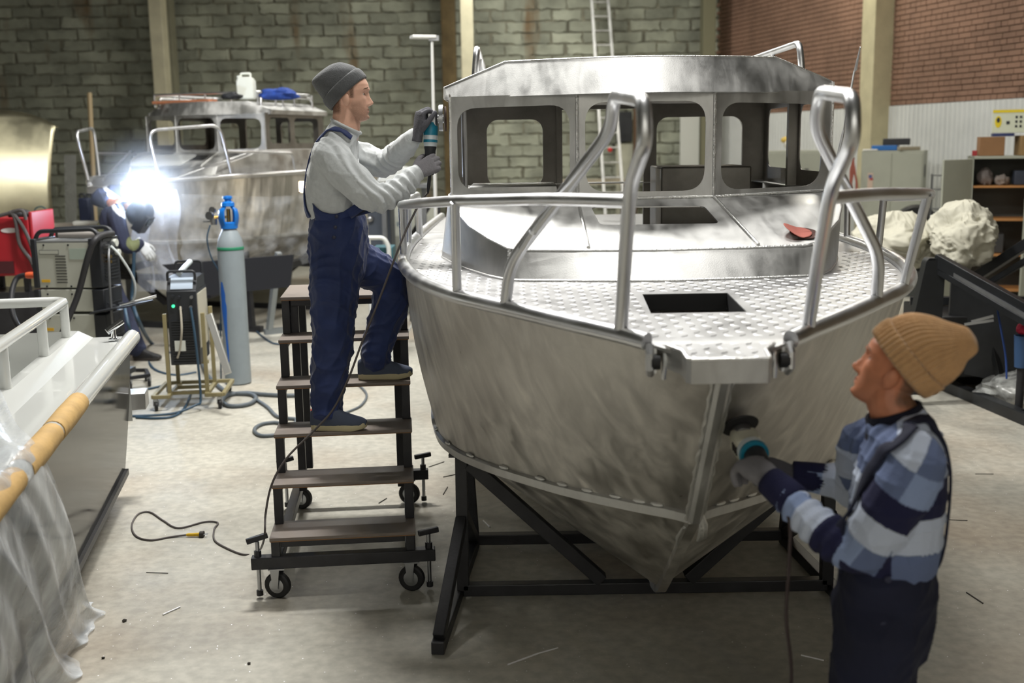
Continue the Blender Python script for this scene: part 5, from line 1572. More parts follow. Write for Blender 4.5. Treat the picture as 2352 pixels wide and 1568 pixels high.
    MB().box((0, 0, .2515), (.66, .3, .003), M=MM).build('print_top', yel, t2)
    mb = MB(); mb.lathe([(0, -.001), (1, -.001), (1, .001), (0, .001)], (0, 0, 0), (0, 1, 0), 20, M=MM @ Matrix.Translation((-.27, -.152, .12)) @ Matrix.Diagonal((.035, 1, .065, 1))); mb.build('print_figure', yel, t2)
    mb = MB(); mb.lathe([(0, -.001), (1, -.001), (1, .001), (0, .001)], (0, 0, 0), (0, 1, 0), 16, M=MM @ Matrix.Translation((-.27, -.154, .14)) @ Matrix.Diagonal((.018, 1, .03, 1))); mb.build('print_figure', dk, t2)
    for i_ in range(2):
        for j_ in range(3):
            MB().box((-.085 + i_ * .045, -.152, .07 + j_ * .05), (.024, .004, .026), M=MM).build('print_icon', dk, t2)
    MB().box((-.17, -.152, .11), (.035, .004, .035), M=MM).build('print_icon', dk, t2)
    for (x, z, rx, rz_) in ((.14, .14, .055, .07), (.07, .05, .04, .06), (.17, .07, .06, .03)):
        mb = MB(); mb.lathe([(0, -.001), (1, -.001), (1, .001), (0, .001)], (0, 0, 0), (0, 1, 0), 18, M=MM @ Matrix.Translation((x, -.153 - rx * .01, z)) @ Matrix.Diagonal((rx, 1, rz_, 1))); mb.build('print_helmet', dk, t2)
    mb = MB(); mb.lathe([(0, -.001), (1, -.001), (1, .001), (0, .001)], (0, 0, 0), (0, 1, 0), 18, M=MM @ Matrix.Translation((.185, -.1515, .17)) @ Matrix.Diagonal((.05, 1, .055, 1))); mb.build('print_helmet', yel, t2)
cabinets()
# small wall shelf, hanging red cords, wheel
q = at(2180, 430, 14.4)
t = thing('bottle_shelf', Vector((q.x, 14.4, 0)), 'thin metal wire shelf beside the open cabinet', 'shelf')
for py in (403, 435, 480):
    z = at(2180, py, 14.4).z
    MB().box((q.x, 14.5, z), (.32, .25, .012)).build('tier', STEEL_GREY, t)
zt = at(2180, 400, 14.4).z
for x in (-.15, .15):
    MB().bar((q.x + x, 14.6, 0), (q.x + x, 14.6, zt), .02, .02, (0, 1, 0)).build('post', STEEL_GREY, t)
z = at(2180, 402, 14.4).z
o = MB().lathe([(0, 0), (.03, .002), (.03, .05), (.012, .06), (.012, .09), (0, .09)], (q.x + .04, 14.45, z + .008), seg=14).build('spray_bottle', mat('teal_bottle', (24, 90, 84), .5), None); tag(o, 'small teal bottle with red cap on the thin shelf', 'bottle')
def cords():
    t = thing('rope_bundle', at(1962, 440, 15.8), 'bundle of reddish ropes hanging on the cream column', 'ropes')
    rg = random.Random(8)
    for k in range(9):
        x = 1955 + rg.uniform(-3, 16)
        pts = [at(1958 + rg.uniform(-2, 4), 362, 15.8), at(x, 390, 15.75), at(x + rg.uniform(-8, 8), 430, 15.7), at(x + rg.uniform(-8, 6), 462 + rg.uniform(-10, 14), 15.75)]
        MB().tube([tuple(p) for p in cr_spline(pts, 5)], .010, 6).build('cord', mat('red_cord', (150, 84, 70), .7), t)
    MB().cyl(at(1958, 360, 15.75), at(1958, 360, 16.6), .012, seg=8).build('hook', ZINC, t)
cords()
c = at(2105, 490, 14.9)
t = thing('spare_wheel', Vector((c.x, 14.9, 0)), 'dark tyre leaning on the grey cabinet behind the rail', 'wheel')
MB().lathe([(.19, -.08), (.27, -.09), (.30, -.05), (.30, .05), (.27, .09), (.19, .08)], (c.x, 14.9, .90), (.3, 1, 0), 28).build('tyre', RUBBER, t)
MB().lathe([(0, -.05), (.19, -.06), (.19, .06), (0, .05)], (c.x, 14.9, .90), (.3, 1, 0), 20).build('rim', STEEL_GREY, t)
MB().box((c.x, 14.9, .30), (.5, .4, .60)).build('crate', mat('crate_dark', (70, 72, 70), .7), t, bevel=.01)

# black steel frame with tarp bundle
def right_frame():
    t = thing('boat_trailer', (3.9, 9.2, 0), 'black steel boat trailer frame standing at the right behind the striped worker', 'trailer')
    K = mat('frame_black', (40, 42, 45), .4, .4, var=.2, vscale=5)
    g = fl(2150, 886); h = fl(2352, 972)
    d = (h - g).normalized()
    MB().bar(g - d * .9 + Vector((0, 0, .045)), h + d * 1.2 + Vector((0, 0, .045)), .09, .09).build('sill', K, t, bevel=.004)
    n = Vector((d.y, -d.x, 0)); n = n if n.y > 0 else -n
    g2 = g + n * 1.3
    MB().bar(g2 - d * 1.0 + Vector((0, 0, .045)), g2 + d * 3 + Vector((0, 0, .045)), .09, .09).build('sill', K, t, bevel=.004)
    for k in (0, 1.3, 2.4):
        MB().bar(g + d * k + Vector((0, 0, .05)), g2 + d * k + Vector((0, 0, .05)), .08, .08).build('tie', K, t)
    # upright plate with rounded top
    Y = 8.6
    A = [at(2092, 760, Y), at(2128, 600, Y), at(2135, 592, Y), at(2168, 594, Y), at(2173, 606, Y), at(2162, 760, Y)]
    zb = .09
    poly = [(A[0].x - .06, zb), (A[0].x, A[0].z)] + [(p.x, p.z) for p in A[1:5]] + [(A[5].x, A[5].z), (A[5].x, zb)]
    MB().prism(rquad(poly, .03, 3), lambda u, v, w: (u, Y + w, v), .10).build('upright_plate', K, t, bevel=.01)
    # sloping beam pairs
    def pb(nm, a, b, w=.07, h=.09):
        return MB().bar(at(*a), at(*b), w, h, (0, 0, 1)).build(nm, K, t, bevel=.004)
    pb('slope_beam', (2150, 596, 8.65), (2400, 735, 7.9), .07, .10)
    pb('slope_beam', (2156, 622, 8.62), (2400, 765, 7.85), .05, .05)
    MB().bar(at(2158, 611, 8.60), at(2400, 752, 7.84), .02, .03).build('slope_edge', STEEL_GREY, t)
    pb('slope_beam', (2235, 640, 9.6), (2420, 520, 9.0), .08, .08)
    pb('slope_beam', (2255, 660, 9.5), (2420, 560, 8.95), .05, .05)
    pb('back_beam', (1985, 545, 10.2), (2160, 640, 9.6), .06, .06)
    pb('back_beam', (2090, 690, 9.5), (2400, 690, 9.2), .07, .07)
    pb('strut', (2245, 640, 9.0), (2300, 880, 8.7), .05, .05)
    MB().prism([(0, 0), (.9, -.42), (.9, -.9), (.0, -.75)], lambda u, v, w: tuple(at(2185, 640, 8.9) + Vector((u, w - u * .4, v))), .02).build('web_plate', K, t)
    MB().box((4.1, 9.3, .42), (1.3, .9, .5)).build('box_body', mat('deep_black', (20, 20, 22), .6), t, bevel=.01)
    for q in (.0, .16):
        MB().bar(at(2215 + q * 100, 745 - q * 40, 8.5), at(2282, 735 - q * 60, 8.45), .015, .02).build('bracket', ZINC, t)
    o = MB().tube([tuple(p) for p in cr_spline([at(2288, 695, 8.35), at(2300, 760, 8.3), at(2310, 820, 8.3), at(2312, 870, 8.25)], 5)], .008, 6).build('blue_strap', mat('strap_blue', (30, 60, 120), .6), None); tag(o, 'thin dark blue strap hanging on the black steel frame', 'strap')
right_frame()
TARP = mat('white_tarp', (196, 193, 176), .7, var=.06, vscale=9, bump=.25, bscale=12)
def tarp(c, r, label, seed, amp):
    rg = random.Random(seed); o_ = Vector((rg.uniform(0, 50), rg.uniform(0, 50), rg.uniform(0, 9)))
    rows = []; n = 150
    CR = [(Vector((rg.gauss(0, 1), rg.gauss(0, 1), rg.gauss(0, 1))).normalized(), rg.uniform(3, 8), rg.uniform(0, 6)) for _ in range(7)]
    for j in range(n // 2 + 1):
        ph = math.pi * j / (n // 2)
        row = []
        for k in range(n):
            th = 2 * math.pi * k / n
            d = Vector((math.sin(ph) * math.cos(th), math.sin(ph) * math.sin(th), math.cos(ph)))
            rd = lambda s_, e: 1 - 2 * abs(mnoise.noise(Vector((d.x, d.y * 1.3, d.z * .8)) * s_ + o_ * e))
            wq = Vector((mnoise.noise(d * 1.7 + o_), mnoise.noise(d * 1.7 + o_ * 2), mnoise.noise(d * 1.7 - o_)))
            cre = sum((1 - abs(math.sin(d.dot(k_) * fq + ph_ + 2.2 * wq.dot(k_) * 2))) ** 3 for k_, fq, ph_ in CR)
            f = 1 + amp * (.8 * mnoise.noise(d * 1.2 + o_) + .16 * rd(1.9, 1) + .085 * cre - .12)
            row.append((c.x + d.x * r[0] * f, c.y + d.y * r[1] * f, c.z + d.z * r[2] * f))
        rows.append(row)
    mb = MB(); mb.loft(rows, caps=False)
    o = mb.build('tarp_bundle', TARP, None, ang=75); tag(o, label, 'tarp')
tarp(at(2052, 558, 9.9), (.36, .38, .24), 'low crumpled white tarp draped behind the boat rail', 3, .45)
tarp(at(2207, 550, 9.4), (.26, .32, .25), 'tall bunched white tarp on the black steel frame', 11, .55)
# clear bag, red cloth
bc = fl(2330, 925)
crumple('plastic_bag', (bc.x, bc.y, .02), .26, .22, .12, film_mat('bag_film', .15, .55, (230, 232, 228), 12, (1, 1, 1)), 'crumpled clear plastic bag on the floor at the right edge', 'plastic bag', 15, .4)
rc = at(2352, 752, 8.2)
crumple('red_cloth', (rc.x, rc.y, rc.z - .05), .05, .05, .05, mat('crimson', (170, 24, 60), .7), 'crimson cloth on a blue bucket at the right edge', 'cloth', 16, .3)
t = thing('blue_bucket', Vector((rc.x, rc.y, 0)), 'blue bucket under the crimson cloth at the right edge', 'bucket')
MB().lathe([(.05, rc.z - .30), (.065, rc.z - .06), (.06, rc.z - .06), (.045, rc.z - .28)], (rc.x, rc.y, 0), seg=18).build('pail', mat('bucket_blue', (50, 80, 120), .5), t)
MB().cyl((rc.x, rc.y, 0), (rc.x, rc.y, rc.z - .3), .03, seg=10).build('stand', STEEL_BLACK, t)
# ------------------------------------------------------------------ people
def fuse(mb, name, mats, parent, voxel=.006, smooth=6, disp=None, paint=None, label=None, fac=.5):
    """weld overlapping closed shapes into one continuous skin"""
    me = bpy.data.meshes.new('tmp')
    me.from_pydata(mb.v, [], mb.f)
    import bmesh
    bm = bmesh.new(); bm.from_mesh(me); bmesh.ops.recalc_face_normals(bm, faces=bm.faces); bm.to_mesh(me); bm.free()
    ob = bpy.data.objects.new('tmp', me); COL.objects.link(ob)
    r = ob.modifiers.new('r', 'REMESH'); r.mode = 'VOXEL'; r.voxel_size = voxel
    if smooth:
        s = ob.modifiers.new('s', 'SMOOTH'); s.factor = fac; s.iterations = smooth
    dg = bpy.context.evaluated_depsgraph_get()
    m2 = bpy.data.meshes.new_from_object(ob.evaluated_get(dg))
    bpy.data.objects.remove(ob); bpy.data.meshes.remove(me)
    m2.materials.clear()
    n = len(m2.vertices)
    co = np.empty(n * 3); m2.vertices.foreach_get('co', co); co = co.reshape(-1, 3)
    if disp is not None:
        nr = np.empty(n * 3); m2.vertices.foreach_get('normal', nr); nr = nr.reshape(-1, 3)
        co = co + nr * disp(co)[:, None]
    lo, hi = co.min(0), co.max(0)
    c = Vector(((lo[0] + hi[0]) / 2, (lo[1] + hi[1]) / 2, lo[2]))
    for m in (mats if isinstance(mats, (list, tuple)) else [mats]): m2.materials.append(m)
    if paint is not None:
        pc = np.empty(len(m2.polygons) * 3); m2.polygons.foreach_get('center', pc)
        idx = paint(pc.reshape(-1, 3))
        m2.polygons.foreach_set('material_index', idx.astype(np.int32))
    m2.vertices.foreach_set('co', (co - np.array(c)).ravel())
    m2.update(); m2.shade_smooth()
    m2.name = name
    o = bpy.data.objects.new(name, m2); COL.objects.link(o)
    place(o, c, parent)
    if label: o['label'] = label
    return o

def limb(mb, pts, rad, seg=16, n=5):
    P = cr_spline([list(p) + [r] for p, r in zip(pts, rad)], n)
    pos = [Vector(p[:3]) for p in P]; rr = [max(.003, p[3]) for p in P]
    d0 = (pos[0] - pos[1]).normalized(); d1 = (pos[-1] - pos[-2]).normalized()
    pos = [pos[0] + d0 * rr[0] * .75, pos[0] + d0 * rr[0] * .45] + pos + [pos[-1] + d1 * rr[-1] * .45, pos[-1] + d1 * rr[-1] * .75]
    rr = [rr[0] * .35, rr[0] * .8] + rr + [rr[-1] * .8, rr[-1] * .35]
    mb.tube(pos, rr, seg)
    return mb

def torso(mb, secs, lat, seg=28, n=4, ex=2.5):
    """secs: (centre, half width along lat, half depth, fwd)"""
    P = cr_spline([list(c) + [a, b] + list(f) for c, a, b, f in secs], n)
    rings = []
    for p in P:
        c = Vector(p[:3]); a, b = p[3], p[4]; f = Vector(p[5:8]).normalized()
        ring = []
        for k in range(seg):
            t = 2 * math.pi * k / seg
            cs, sn = math.cos(t), math.sin(t)
            ring.append(c + lat * a * math.copysign(abs(cs) ** (2 / ex), cs) + f * b * math.copysign(abs(sn) ** (2 / ex), sn))
        rings.append(ring)
    mb.loft(rings)
    return mb

def head_verts(M, sc=1.0):
    Z = [-.118, -.112, -.100, -.085, -.06, -.03, 0, .03, .06, .085, .105, .117, .121]
    FR = [.052, .074, .084, .085, .083, .080, .079, .087, .085, .072, .046, .016, .002]
    BK = [.012, .000, -.012, -.028, -.060, -.086, -.098, -.103, -.100, -.086, -.056, -.020, -.002]
    WD = [.016, .030, .043, .053, .063, .069, .073, .077, .076, .066, .045, .018, .003]
    nz, nt = 84, 96
    rings = []
    for j in range(nz + 1):
        z = -.118 + .239 * (j / nz)
        f = float(np.interp(z, Z, FR)); b = float(np.interp(z, Z, BK)); w = float(np.interp(z, Z, WD))
        ring = []
        for k in range(nt):
            t = 2 * math.pi * k / nt
            c, s = math.cos(t), math.sin(t)
            e = 2 / 2.25
            x = (f + b) / 2 + (f - b) / 2 * math.copysign(abs(c) ** e, c)
            y = w * math.copysign(abs(s) ** e, s)
            if c > 0:
                g = lambda zz, yy, sz, sy: math.exp(-((z - zz) / sz) ** 2 - ((abs(y) - yy) / sy) ** 2)
                nb = float(np.interp(z, [-.046, -.042, -.036, -.028, -.018, 0, .014, .026], [0, .014, .026, .033, .027, .015, .007, 0]))
                wn = float(np.interp(z, [-.04, -.03, -.015, .02], [.013, .012, .009, .007]))
                x += nb * math.exp(-(y / wn) ** 2)
                x += .008 * g(-.036, .013, .007, .006)                 # nostril wings
                x += .006 * g(.037, .022, .008, .022)                  # brow
                x -= .013 * g(.016, .031, .011, .014)                  # eye sockets
                x += .0055 * g(-.058, .0, .0042, .018) + .006 * g(-.071, .0, .0045, .016)   # lips
                x -= .005 * g(-.0645, .0, .0022, .020)
                x -= .004 * g(-.082, .0, .006, .02)
                x += .006 * g(-.100, .0, .012, .018)                   # chin
                x += .005 * g(-.012, .045, .018, .016)                 # cheek bones
                y *= 1 - .05 * g(-.05, .05, .02, .02)
            ring.append(M @ (Vector((x, y, z)) * sc))
        rings.append(ring)
    return rings

def head_parts(mb, M, sc=1.0):
    mb.loft(head_verts(M, sc))
    for s in (-1, 1):
        mb.ball((0, 0, 0), 1, 12, 8, M=M @ Matrix.Translation(Vector((-.010, s * .080, -.016)) * sc) @ Matrix.Rotation(s * .35, 4, 'Z') @ Matrix.Rotation(-.15, 4, 'Y') @ Matrix.Diagonal((.020 * sc, .010 * sc, .033 * sc, 1)))

def face_details(M, parent, sc, iris, brow, skin=None, body=None, stubble=None):
    bv = surf(body)
    def patch(name, m, fn, nu, nv, lift=.0012):
        def g(u, v):
            h = bv.find_nearest(M @ (Vector(fn(u, v)) * sc)); return tuple(h[0] + h[1] * lift)
        return MB().grid(g, nu, nv).build(name, m, parent, ang=180, fixn=False)
    lipm = mat('lips', (178, 104, 94), .45)
    for z0, z1 in ((-.0585, -.0635), (-.0655, -.0725)):
        patch('lip', lipm, lambda u, v: (.1, (u - .5) * .040, z0 + (z1 - z0) * v + (.002 * abs(u - .5) * 2)), 10, 3, .0008)
    # beard shadow and short hair as vertex amounts for the skin material
    me = body.data; off = WL[body.name]; Mi = M.inverted()
    at_ = me.attributes.new('beard', 'FLOAT', 'POINT')
    vals = []
    ss = lambda a, b, x: max(0.0, min(1.0, (x - a) / (b - a)))
    for v in me.vertices:
        p = (Mi @ (v.co + off)) / sc
        if abs(p.x) > .14 or abs(p.z) > .14: vals.append(0.0); continue
        lim = -.028 - .03 * ss(.055, .085, p.x)
        bd = ss(lim + .012, lim - .014, p.z) * ss(-.004, .014, p.x) * ss(-.135, -.11, p.z) * .55
        hr = ss(.030, .018, p.x) * ss(-.012, -.004, p.z) * ss(.055, .066, abs(p.y)) * ss(.002, .010, p.x) * 1.2
        hr2 = ss(-.035, -.05, p.x) * ss(-.09, -.07, p.z) * 1.2
        vals.append(min(1, max(bd, hr, hr2)) if stubble else min(1, max(bd * .35, hr2)))
    at_.data.foreach_set('value', vals)
    for s in (-1, 1):
        c = M @ (Vector((.0590, s * .031, .016)) * sc)
        MB().ball(c, .0125 * sc, 14, 10).build('eye', mat('eye_white', (225, 220, 214), .25), parent)
        MB().ball(M @ (Vector((.0600, s * .031, .0205)) * sc), .0132 * sc, 14, 10).build('eyelid', skin, parent)
        f = (M.to_3x3() @ Vector((1, s * .12, 0))).normalized()
        MB().ball(c + f * .0078 * sc - Vector((0, 0, .002)), .0058 * sc, 10, 8).build('iris', iris, parent)
        mb = MB(); rows = []
        pts = [bv.find_nearest(M @ (Vector((.0865 - abs(q) * .012 - (.006 if q > .7 else 0), s * (.014 + .036 * (q + 1) / 2), .0385 + .004 * (1 - (q) ** 2) - .004 * max(0, q))) * sc))[0] for q in (-1, -.5, 0, .5, 1)]
        mb.tube(pts, [.0012 * sc, .0024 * sc, .0026 * sc, .0022 * sc, .0010 * sc], 6); mb.build('eyebrow', brow, parent)

def beanie(name, M, m, parent, rim_c, rim_a, rim_b, tilt, top_pts, ribs=0, brim=.06, sc=1.0):
    """knitted cap in head space: rim ellipse, then rings towards the top"""
    Rt = Matrix.Translation(Vector(rim_c)) @ Matrix.Rotation(tilt, 4, 'Y')
    seg = ribs * 6 if ribs else 96
    def ring(c, a, b, tl):
        out = []
        T = Rt @ Matrix.Translation(Vector(c)) @ Matrix.Rotation(tl, 4, 'Y')
        for k in range(seg):
            t = 2 * math.pi * k / seg
            rb = 1 + (.026 * math.cos(t * ribs) if ribs else 0)
            out.append(M @ (T @ Vector((a * rb * math.cos(t), b * rb * math.sin(t), 0))))
        return out
    P = cr_spline([(c[0], c[1], c[2], a, b, tl) for c, a, b, tl in top_pts], 5)
    mb = MB(); mb.loft([ring((p[0], p[1], p[2]), max(p[3], .004), max(p[4], .004), p[5]) for p in P]); cap = mb.build(name, m, parent, ang=180)
    mb = MB()
    pr = [(-.002, 1.0), (-.004, 1.05), (.008, 1.085), (brim * .6, 1.09), (brim - .006, 1.06), (brim, 1.02), (brim * .8, .98)]
    rings = []
    for h, f in pr:
        q = h / brim
        i = np.interp(max(0, h), [0, brim], [0, 1])
        a = rim_a + (np.interp(h, P[:, 2], P[:, 3]) - rim_a) * i; b = rim_b + (np.interp(h, P[:, 2], P[:, 4]) - rim_b) * i
        cx = float(np.interp(h, P[:, 2], P[:, 0]))
        rings.append(ring((cx, 0, h), a * f, b * f, 0))
    mb.loft(rings, caps=False); mb.build('cap_brim', m, cap, ang=180)
    return cap

def hand(W, X, N, name, m, parent, curls=(.5, .9, .7), thumb=(.5, .2), side=1, spread=.03, sc=1.0, voxel=.003):
    """gloved hand. W wrist, X towards the fingers, N out of the back of the hand; side +1 puts the thumb towards N x X"""
    X = Vector(X).normalized(); N = Vector(N); N = (N - X * N.dot(X)).normalized(); T = N.cross(X) * side
    W = Vector(W)
    P = lambda x, y, z: W + (X * x + T * y + N * z) * sc
    mb = MB()
    rings = []
    for x, hw, ht, yo in ((-.045, .031, .024, 0), (-.01, .031, .022, 0), (.02, .036, .021, .002), (.055, .043, .019, .001), (.085, .043, .017, 0), (.100, .040, .013, 0)):
        ring = []
        for k in range(16):
            a = 2 * math.pi * k / 16
            cs, sn = math.cos(a), math.sin(a)
            ring.append(P(x, yo + hw * math.copysign(abs(cs) ** .8, cs), ht * math.copysign(abs(sn) ** .8, sn)))
        rings.append(ring)
    mb.loft(rings)
    for q, (y, L_, r, x0) in enumerate(((.032, .078, .0108, .090), (.011, .088, .0112, .096), (-.011, .082, .0108, .093), (-.031, .066, .0098, .084))):
        ang = 0
        p = Vector((x0 - .012, y, 0)); pts = [P(*p)]; rr = [r * sc * 1.08]
        p = Vector((x0, y, .001)); pts.append(P(*p)); rr.append(r * sc * 1.1)
        sy = spread * (1.5 - q)
        for c, f in zip(curls, (.44, .30, .26)):
            ang += c * (1 + .05 * (q - 1))
            p = p + Vector((math.cos(ang) * L_ * f, math.sin(sy) * L_ * f * .5, -math.sin(ang) * L_ * f))
            pts.append(P(*p)); rr.append(r * sc * (1.0 if f > .28 else .86))
        limb(mb, pts, rr, 10, 3)
    a, b = thumb
    tp = [P(.012, .026, -.004), P(.040, .046, -.014), P(.040 + .036 * math.cos(a), .046 + .030 * math.sin(a), -.014 - .030 * b), P(.040 + .068 * math.cos(a * .8), .046 + .048 * math.sin(a * .6), -.014 - .066 * b)]
    limb(mb, tp, [.015 * sc, .0145 * sc, .0118 * sc, .010 * sc], 10, 4)
    return fuse(mb, name, m, parent, voxel, 3)

def shoe(name, A, d, up, m_up, m_sole, parent, L_=.29):
    """A ankle-side heel point on the ground, d toe direction"""
    d = Vector(d).normalized(); up = Vector(up).normalized(); s = up.cross(d).normalized(); A = Vector(A)
    P = lambda x, y, z: A + d * x + s * y + up * z
    o = rquad([(-.02, -.034), (.10, -.038), (.19, -.048), (.262, -.030), (.272, .01), (.24, .043), (.12, .042), (-.02, .036)], .05, 5)
    k = L_ / .29
    mb = MB(); rings = []
    for z, f in ((0, .96), (.006, 1.0), (.024, 1.0), (.030, .97)):
        rings.append([P((x - .12) * f * k + .12 * k, y * f, z + .012 * max(0, (x - .2)) / .07) for x, y in o])
    mb.loft(rings); so = mb.build('sole', m_sole, parent, ang=50)
    mb = MB()
    secs = [(-.02, .028, .07), (.02, .038, .098), (.06, .040, .105), (.10, .041, .092), (.15, .043, .068), (.20, .045, .050), (.245, .036, .038), (.268, .018, .026)]
    rings = []
    for x, w, h in secs:
        rings.append([P(x * k, w * math.copysign(abs(math.cos(t)) ** .8, math.cos(t)), .024 + max(0, math.sin(t)) ** .9 * h if math.sin(t) > 0 else .024 + .0 * math.sin(t)) for t in [2 * math.pi * q / 20 for q in range(20)]])
    mb.loft(rings)
    u = fuse(mb, name, m_up, parent, .005, 5)
    so.parent = u; so.location = WL[so.name] - WL[u.name]
    return u

def folds(freqs, amp, seed, zs=1.0):
    rg = np.random.RandomState(seed)
    ds = [(rg.normal(size=3), rg.uniform(0, 6), f) for f in freqs]
    def fn(co):
        out = np.zeros(len(co))
        warp = np.sin(co @ np.array([7., 5., 9.]) + 1.3)
        for d, p, f in ds:
            d = d * np.array([1, 1, zs]); d = d / np.linalg.norm(d)
            s = np.sin(co @ d * f + p + 1.1 * warp)
            out += (1 - np.abs(s)) ** 2
        return amp * (out / len(ds) - .35)
    return fn

SKIN1 = mat('skin_fair', (226, 178, 154), .5, 0, var=.06, vscale=30)
SKIN2 = mat('skin_ruddy', (196, 126, 92), .5, 0, var=.08, vscale=30)
def beard_mix(m, col):
    nt = m.node_tree; N, L = nt.nodes, nt.links; b = N['Principled BSDF']
    src = b.inputs['Base Color'].links[0].from_socket
    a = N.new('ShaderNodeAttribute'); a.attribute_name = 'beard'
    g = N.new('ShaderNodeNewGeometry'); n = N.new('ShaderNodeTexNoise'); n.inputs['Scale'].default_value = 420; L.new(g.outputs['Position'], n.inputs['Vector'])
    mu = N.new('ShaderNodeMath'); mu.operation = 'MULTIPLY'; L.new(a.outputs['Fac'], mu.inputs[0])
    r = N.new('ShaderNodeMapRange'); r.inputs[1].default_value = .3; r.inputs[2].default_value = .6; r.inputs[3].default_value = .55; L.new(n.outputs['Fac'], r.inputs[0]); L.new(r.outputs[0], mu.inputs[1])
    mx = N.new('ShaderNodeMix'); mx.data_type = 'RGBA'; mx.inputs[7].default_value = lin(col) + (1,)
    L.new(mu.outputs[0], mx.inputs[0]); L.new(src, mx.inputs[6]); L.new(mx.outputs[2], b.inputs['Base Color'])
beard_mix(SKIN1, (112, 80, 62)); beard_mix(SKIN2, (110, 84, 66))
HAIRB = mat('brow_brown', (104, 78, 58), .8)
IRIS = mat('iris_dark', (52, 44, 38), .2)
KNIT_G = mat('grey_knit_cap', (86, 88, 90), .95, 0, var=.10, vscale=60, bump=.5, bscale=220, sheen=.3)
KNIT_T = mat('tan_knit_cap', (196, 154, 108), .95, 0, var=.08, vscale=40, bump=.4, bscale=160, sheen=.3)
SWEAT = mat('grey_sweatshirt', (198, 202, 203), .95, 0, var=.05, vscale=50, bump=.25, bscale=45, sheen=.3)
NAVY = mat('navy_workwear', (26, 45, 94), .68, 0, var=.16, vscale=7, bump=.25, bscale=26, sheen=.2)
NAVY2 = mat('dark_navy_workwear', (25, 29, 52), .85, 0, var=.16, vscale=7, bump=.25, bscale=26)
GLOVE = mat('grey_glove', (128, 126, 130), .9, 0, var=.08, vscale=30, bump=.3, bscale=130)
GLOVE_D = mat('dark_grey_glove', (92, 92, 98), .9, 0, var=.08, vscale=30, bump=.3, bscale=130)
SHOE_U = mat('navy_suede', (70, 78, 96), .85)
SOLE = mat('cream_sole', (190, 180, 146), .7)

from mathutils.bvhtree import BVHTree
def surf(o):
    me = o.data; off = WL[o.name]
    return BVHTree.FromPolygons([v.co + off for v in me.vertices], [tuple(f.vertices) for f in me.polygons])

def strap_on(trees, pts, w, name, m, par, th=.005, lift=.006, n=6):
    """a band laid on the nearest surface of the given trees"""
    sp = [Vector(p) for p in cr_spline(pts, n)]
    out = []
    for p in sp:
        best = None
        for tr in trees:
            h = tr.find_nearest(p)
            if h[0] is not None and (best is None or h[3] < best[2]): best = (h[0], h[1], h[3])
        out.append((best[0], best[1]))
    for _ in range(4):
        out = [out[0]] + [((out[i - 1][0] + out[i][0] * 2 + out[i + 1][0]) / 4, (out[i - 1][1] + out[i][1] * 2 + out[i + 1][1]).normalized()) for i in range(1, len(out) - 1)] + [out[-1]]
    rows = []
    for i, (q, nn) in enumerate(out):
        tg = (out[min(i + 1, len(out) - 1)][0] - out[max(i - 1, 0)][0]).normalized()
        sd = tg.cross(nn).normalized()
        rows.append([q + sd * w * f + nn * (lift + .003 - .012 * f * f) for f in (-.5, -.25, 0, .25, .5)])
    mb = MB(); mb.loft(rows, closed=False)
    return mb.build(name, m, par, solid=th, ang=180, fixn=False)

def frame_x(origin, fwd, up):
    x = Vector(fwd).normalized(); u = Vector(up); z = (u - x * u.dot(x)).normalized(); y = z.cross(x)
    return Matrix(((x.x, y.x, z.x, origin.x), (x.y, y.y, z.y, origin.y), (x.z, y.z, z.z, origin.z), (0, 0, 0, 1)))

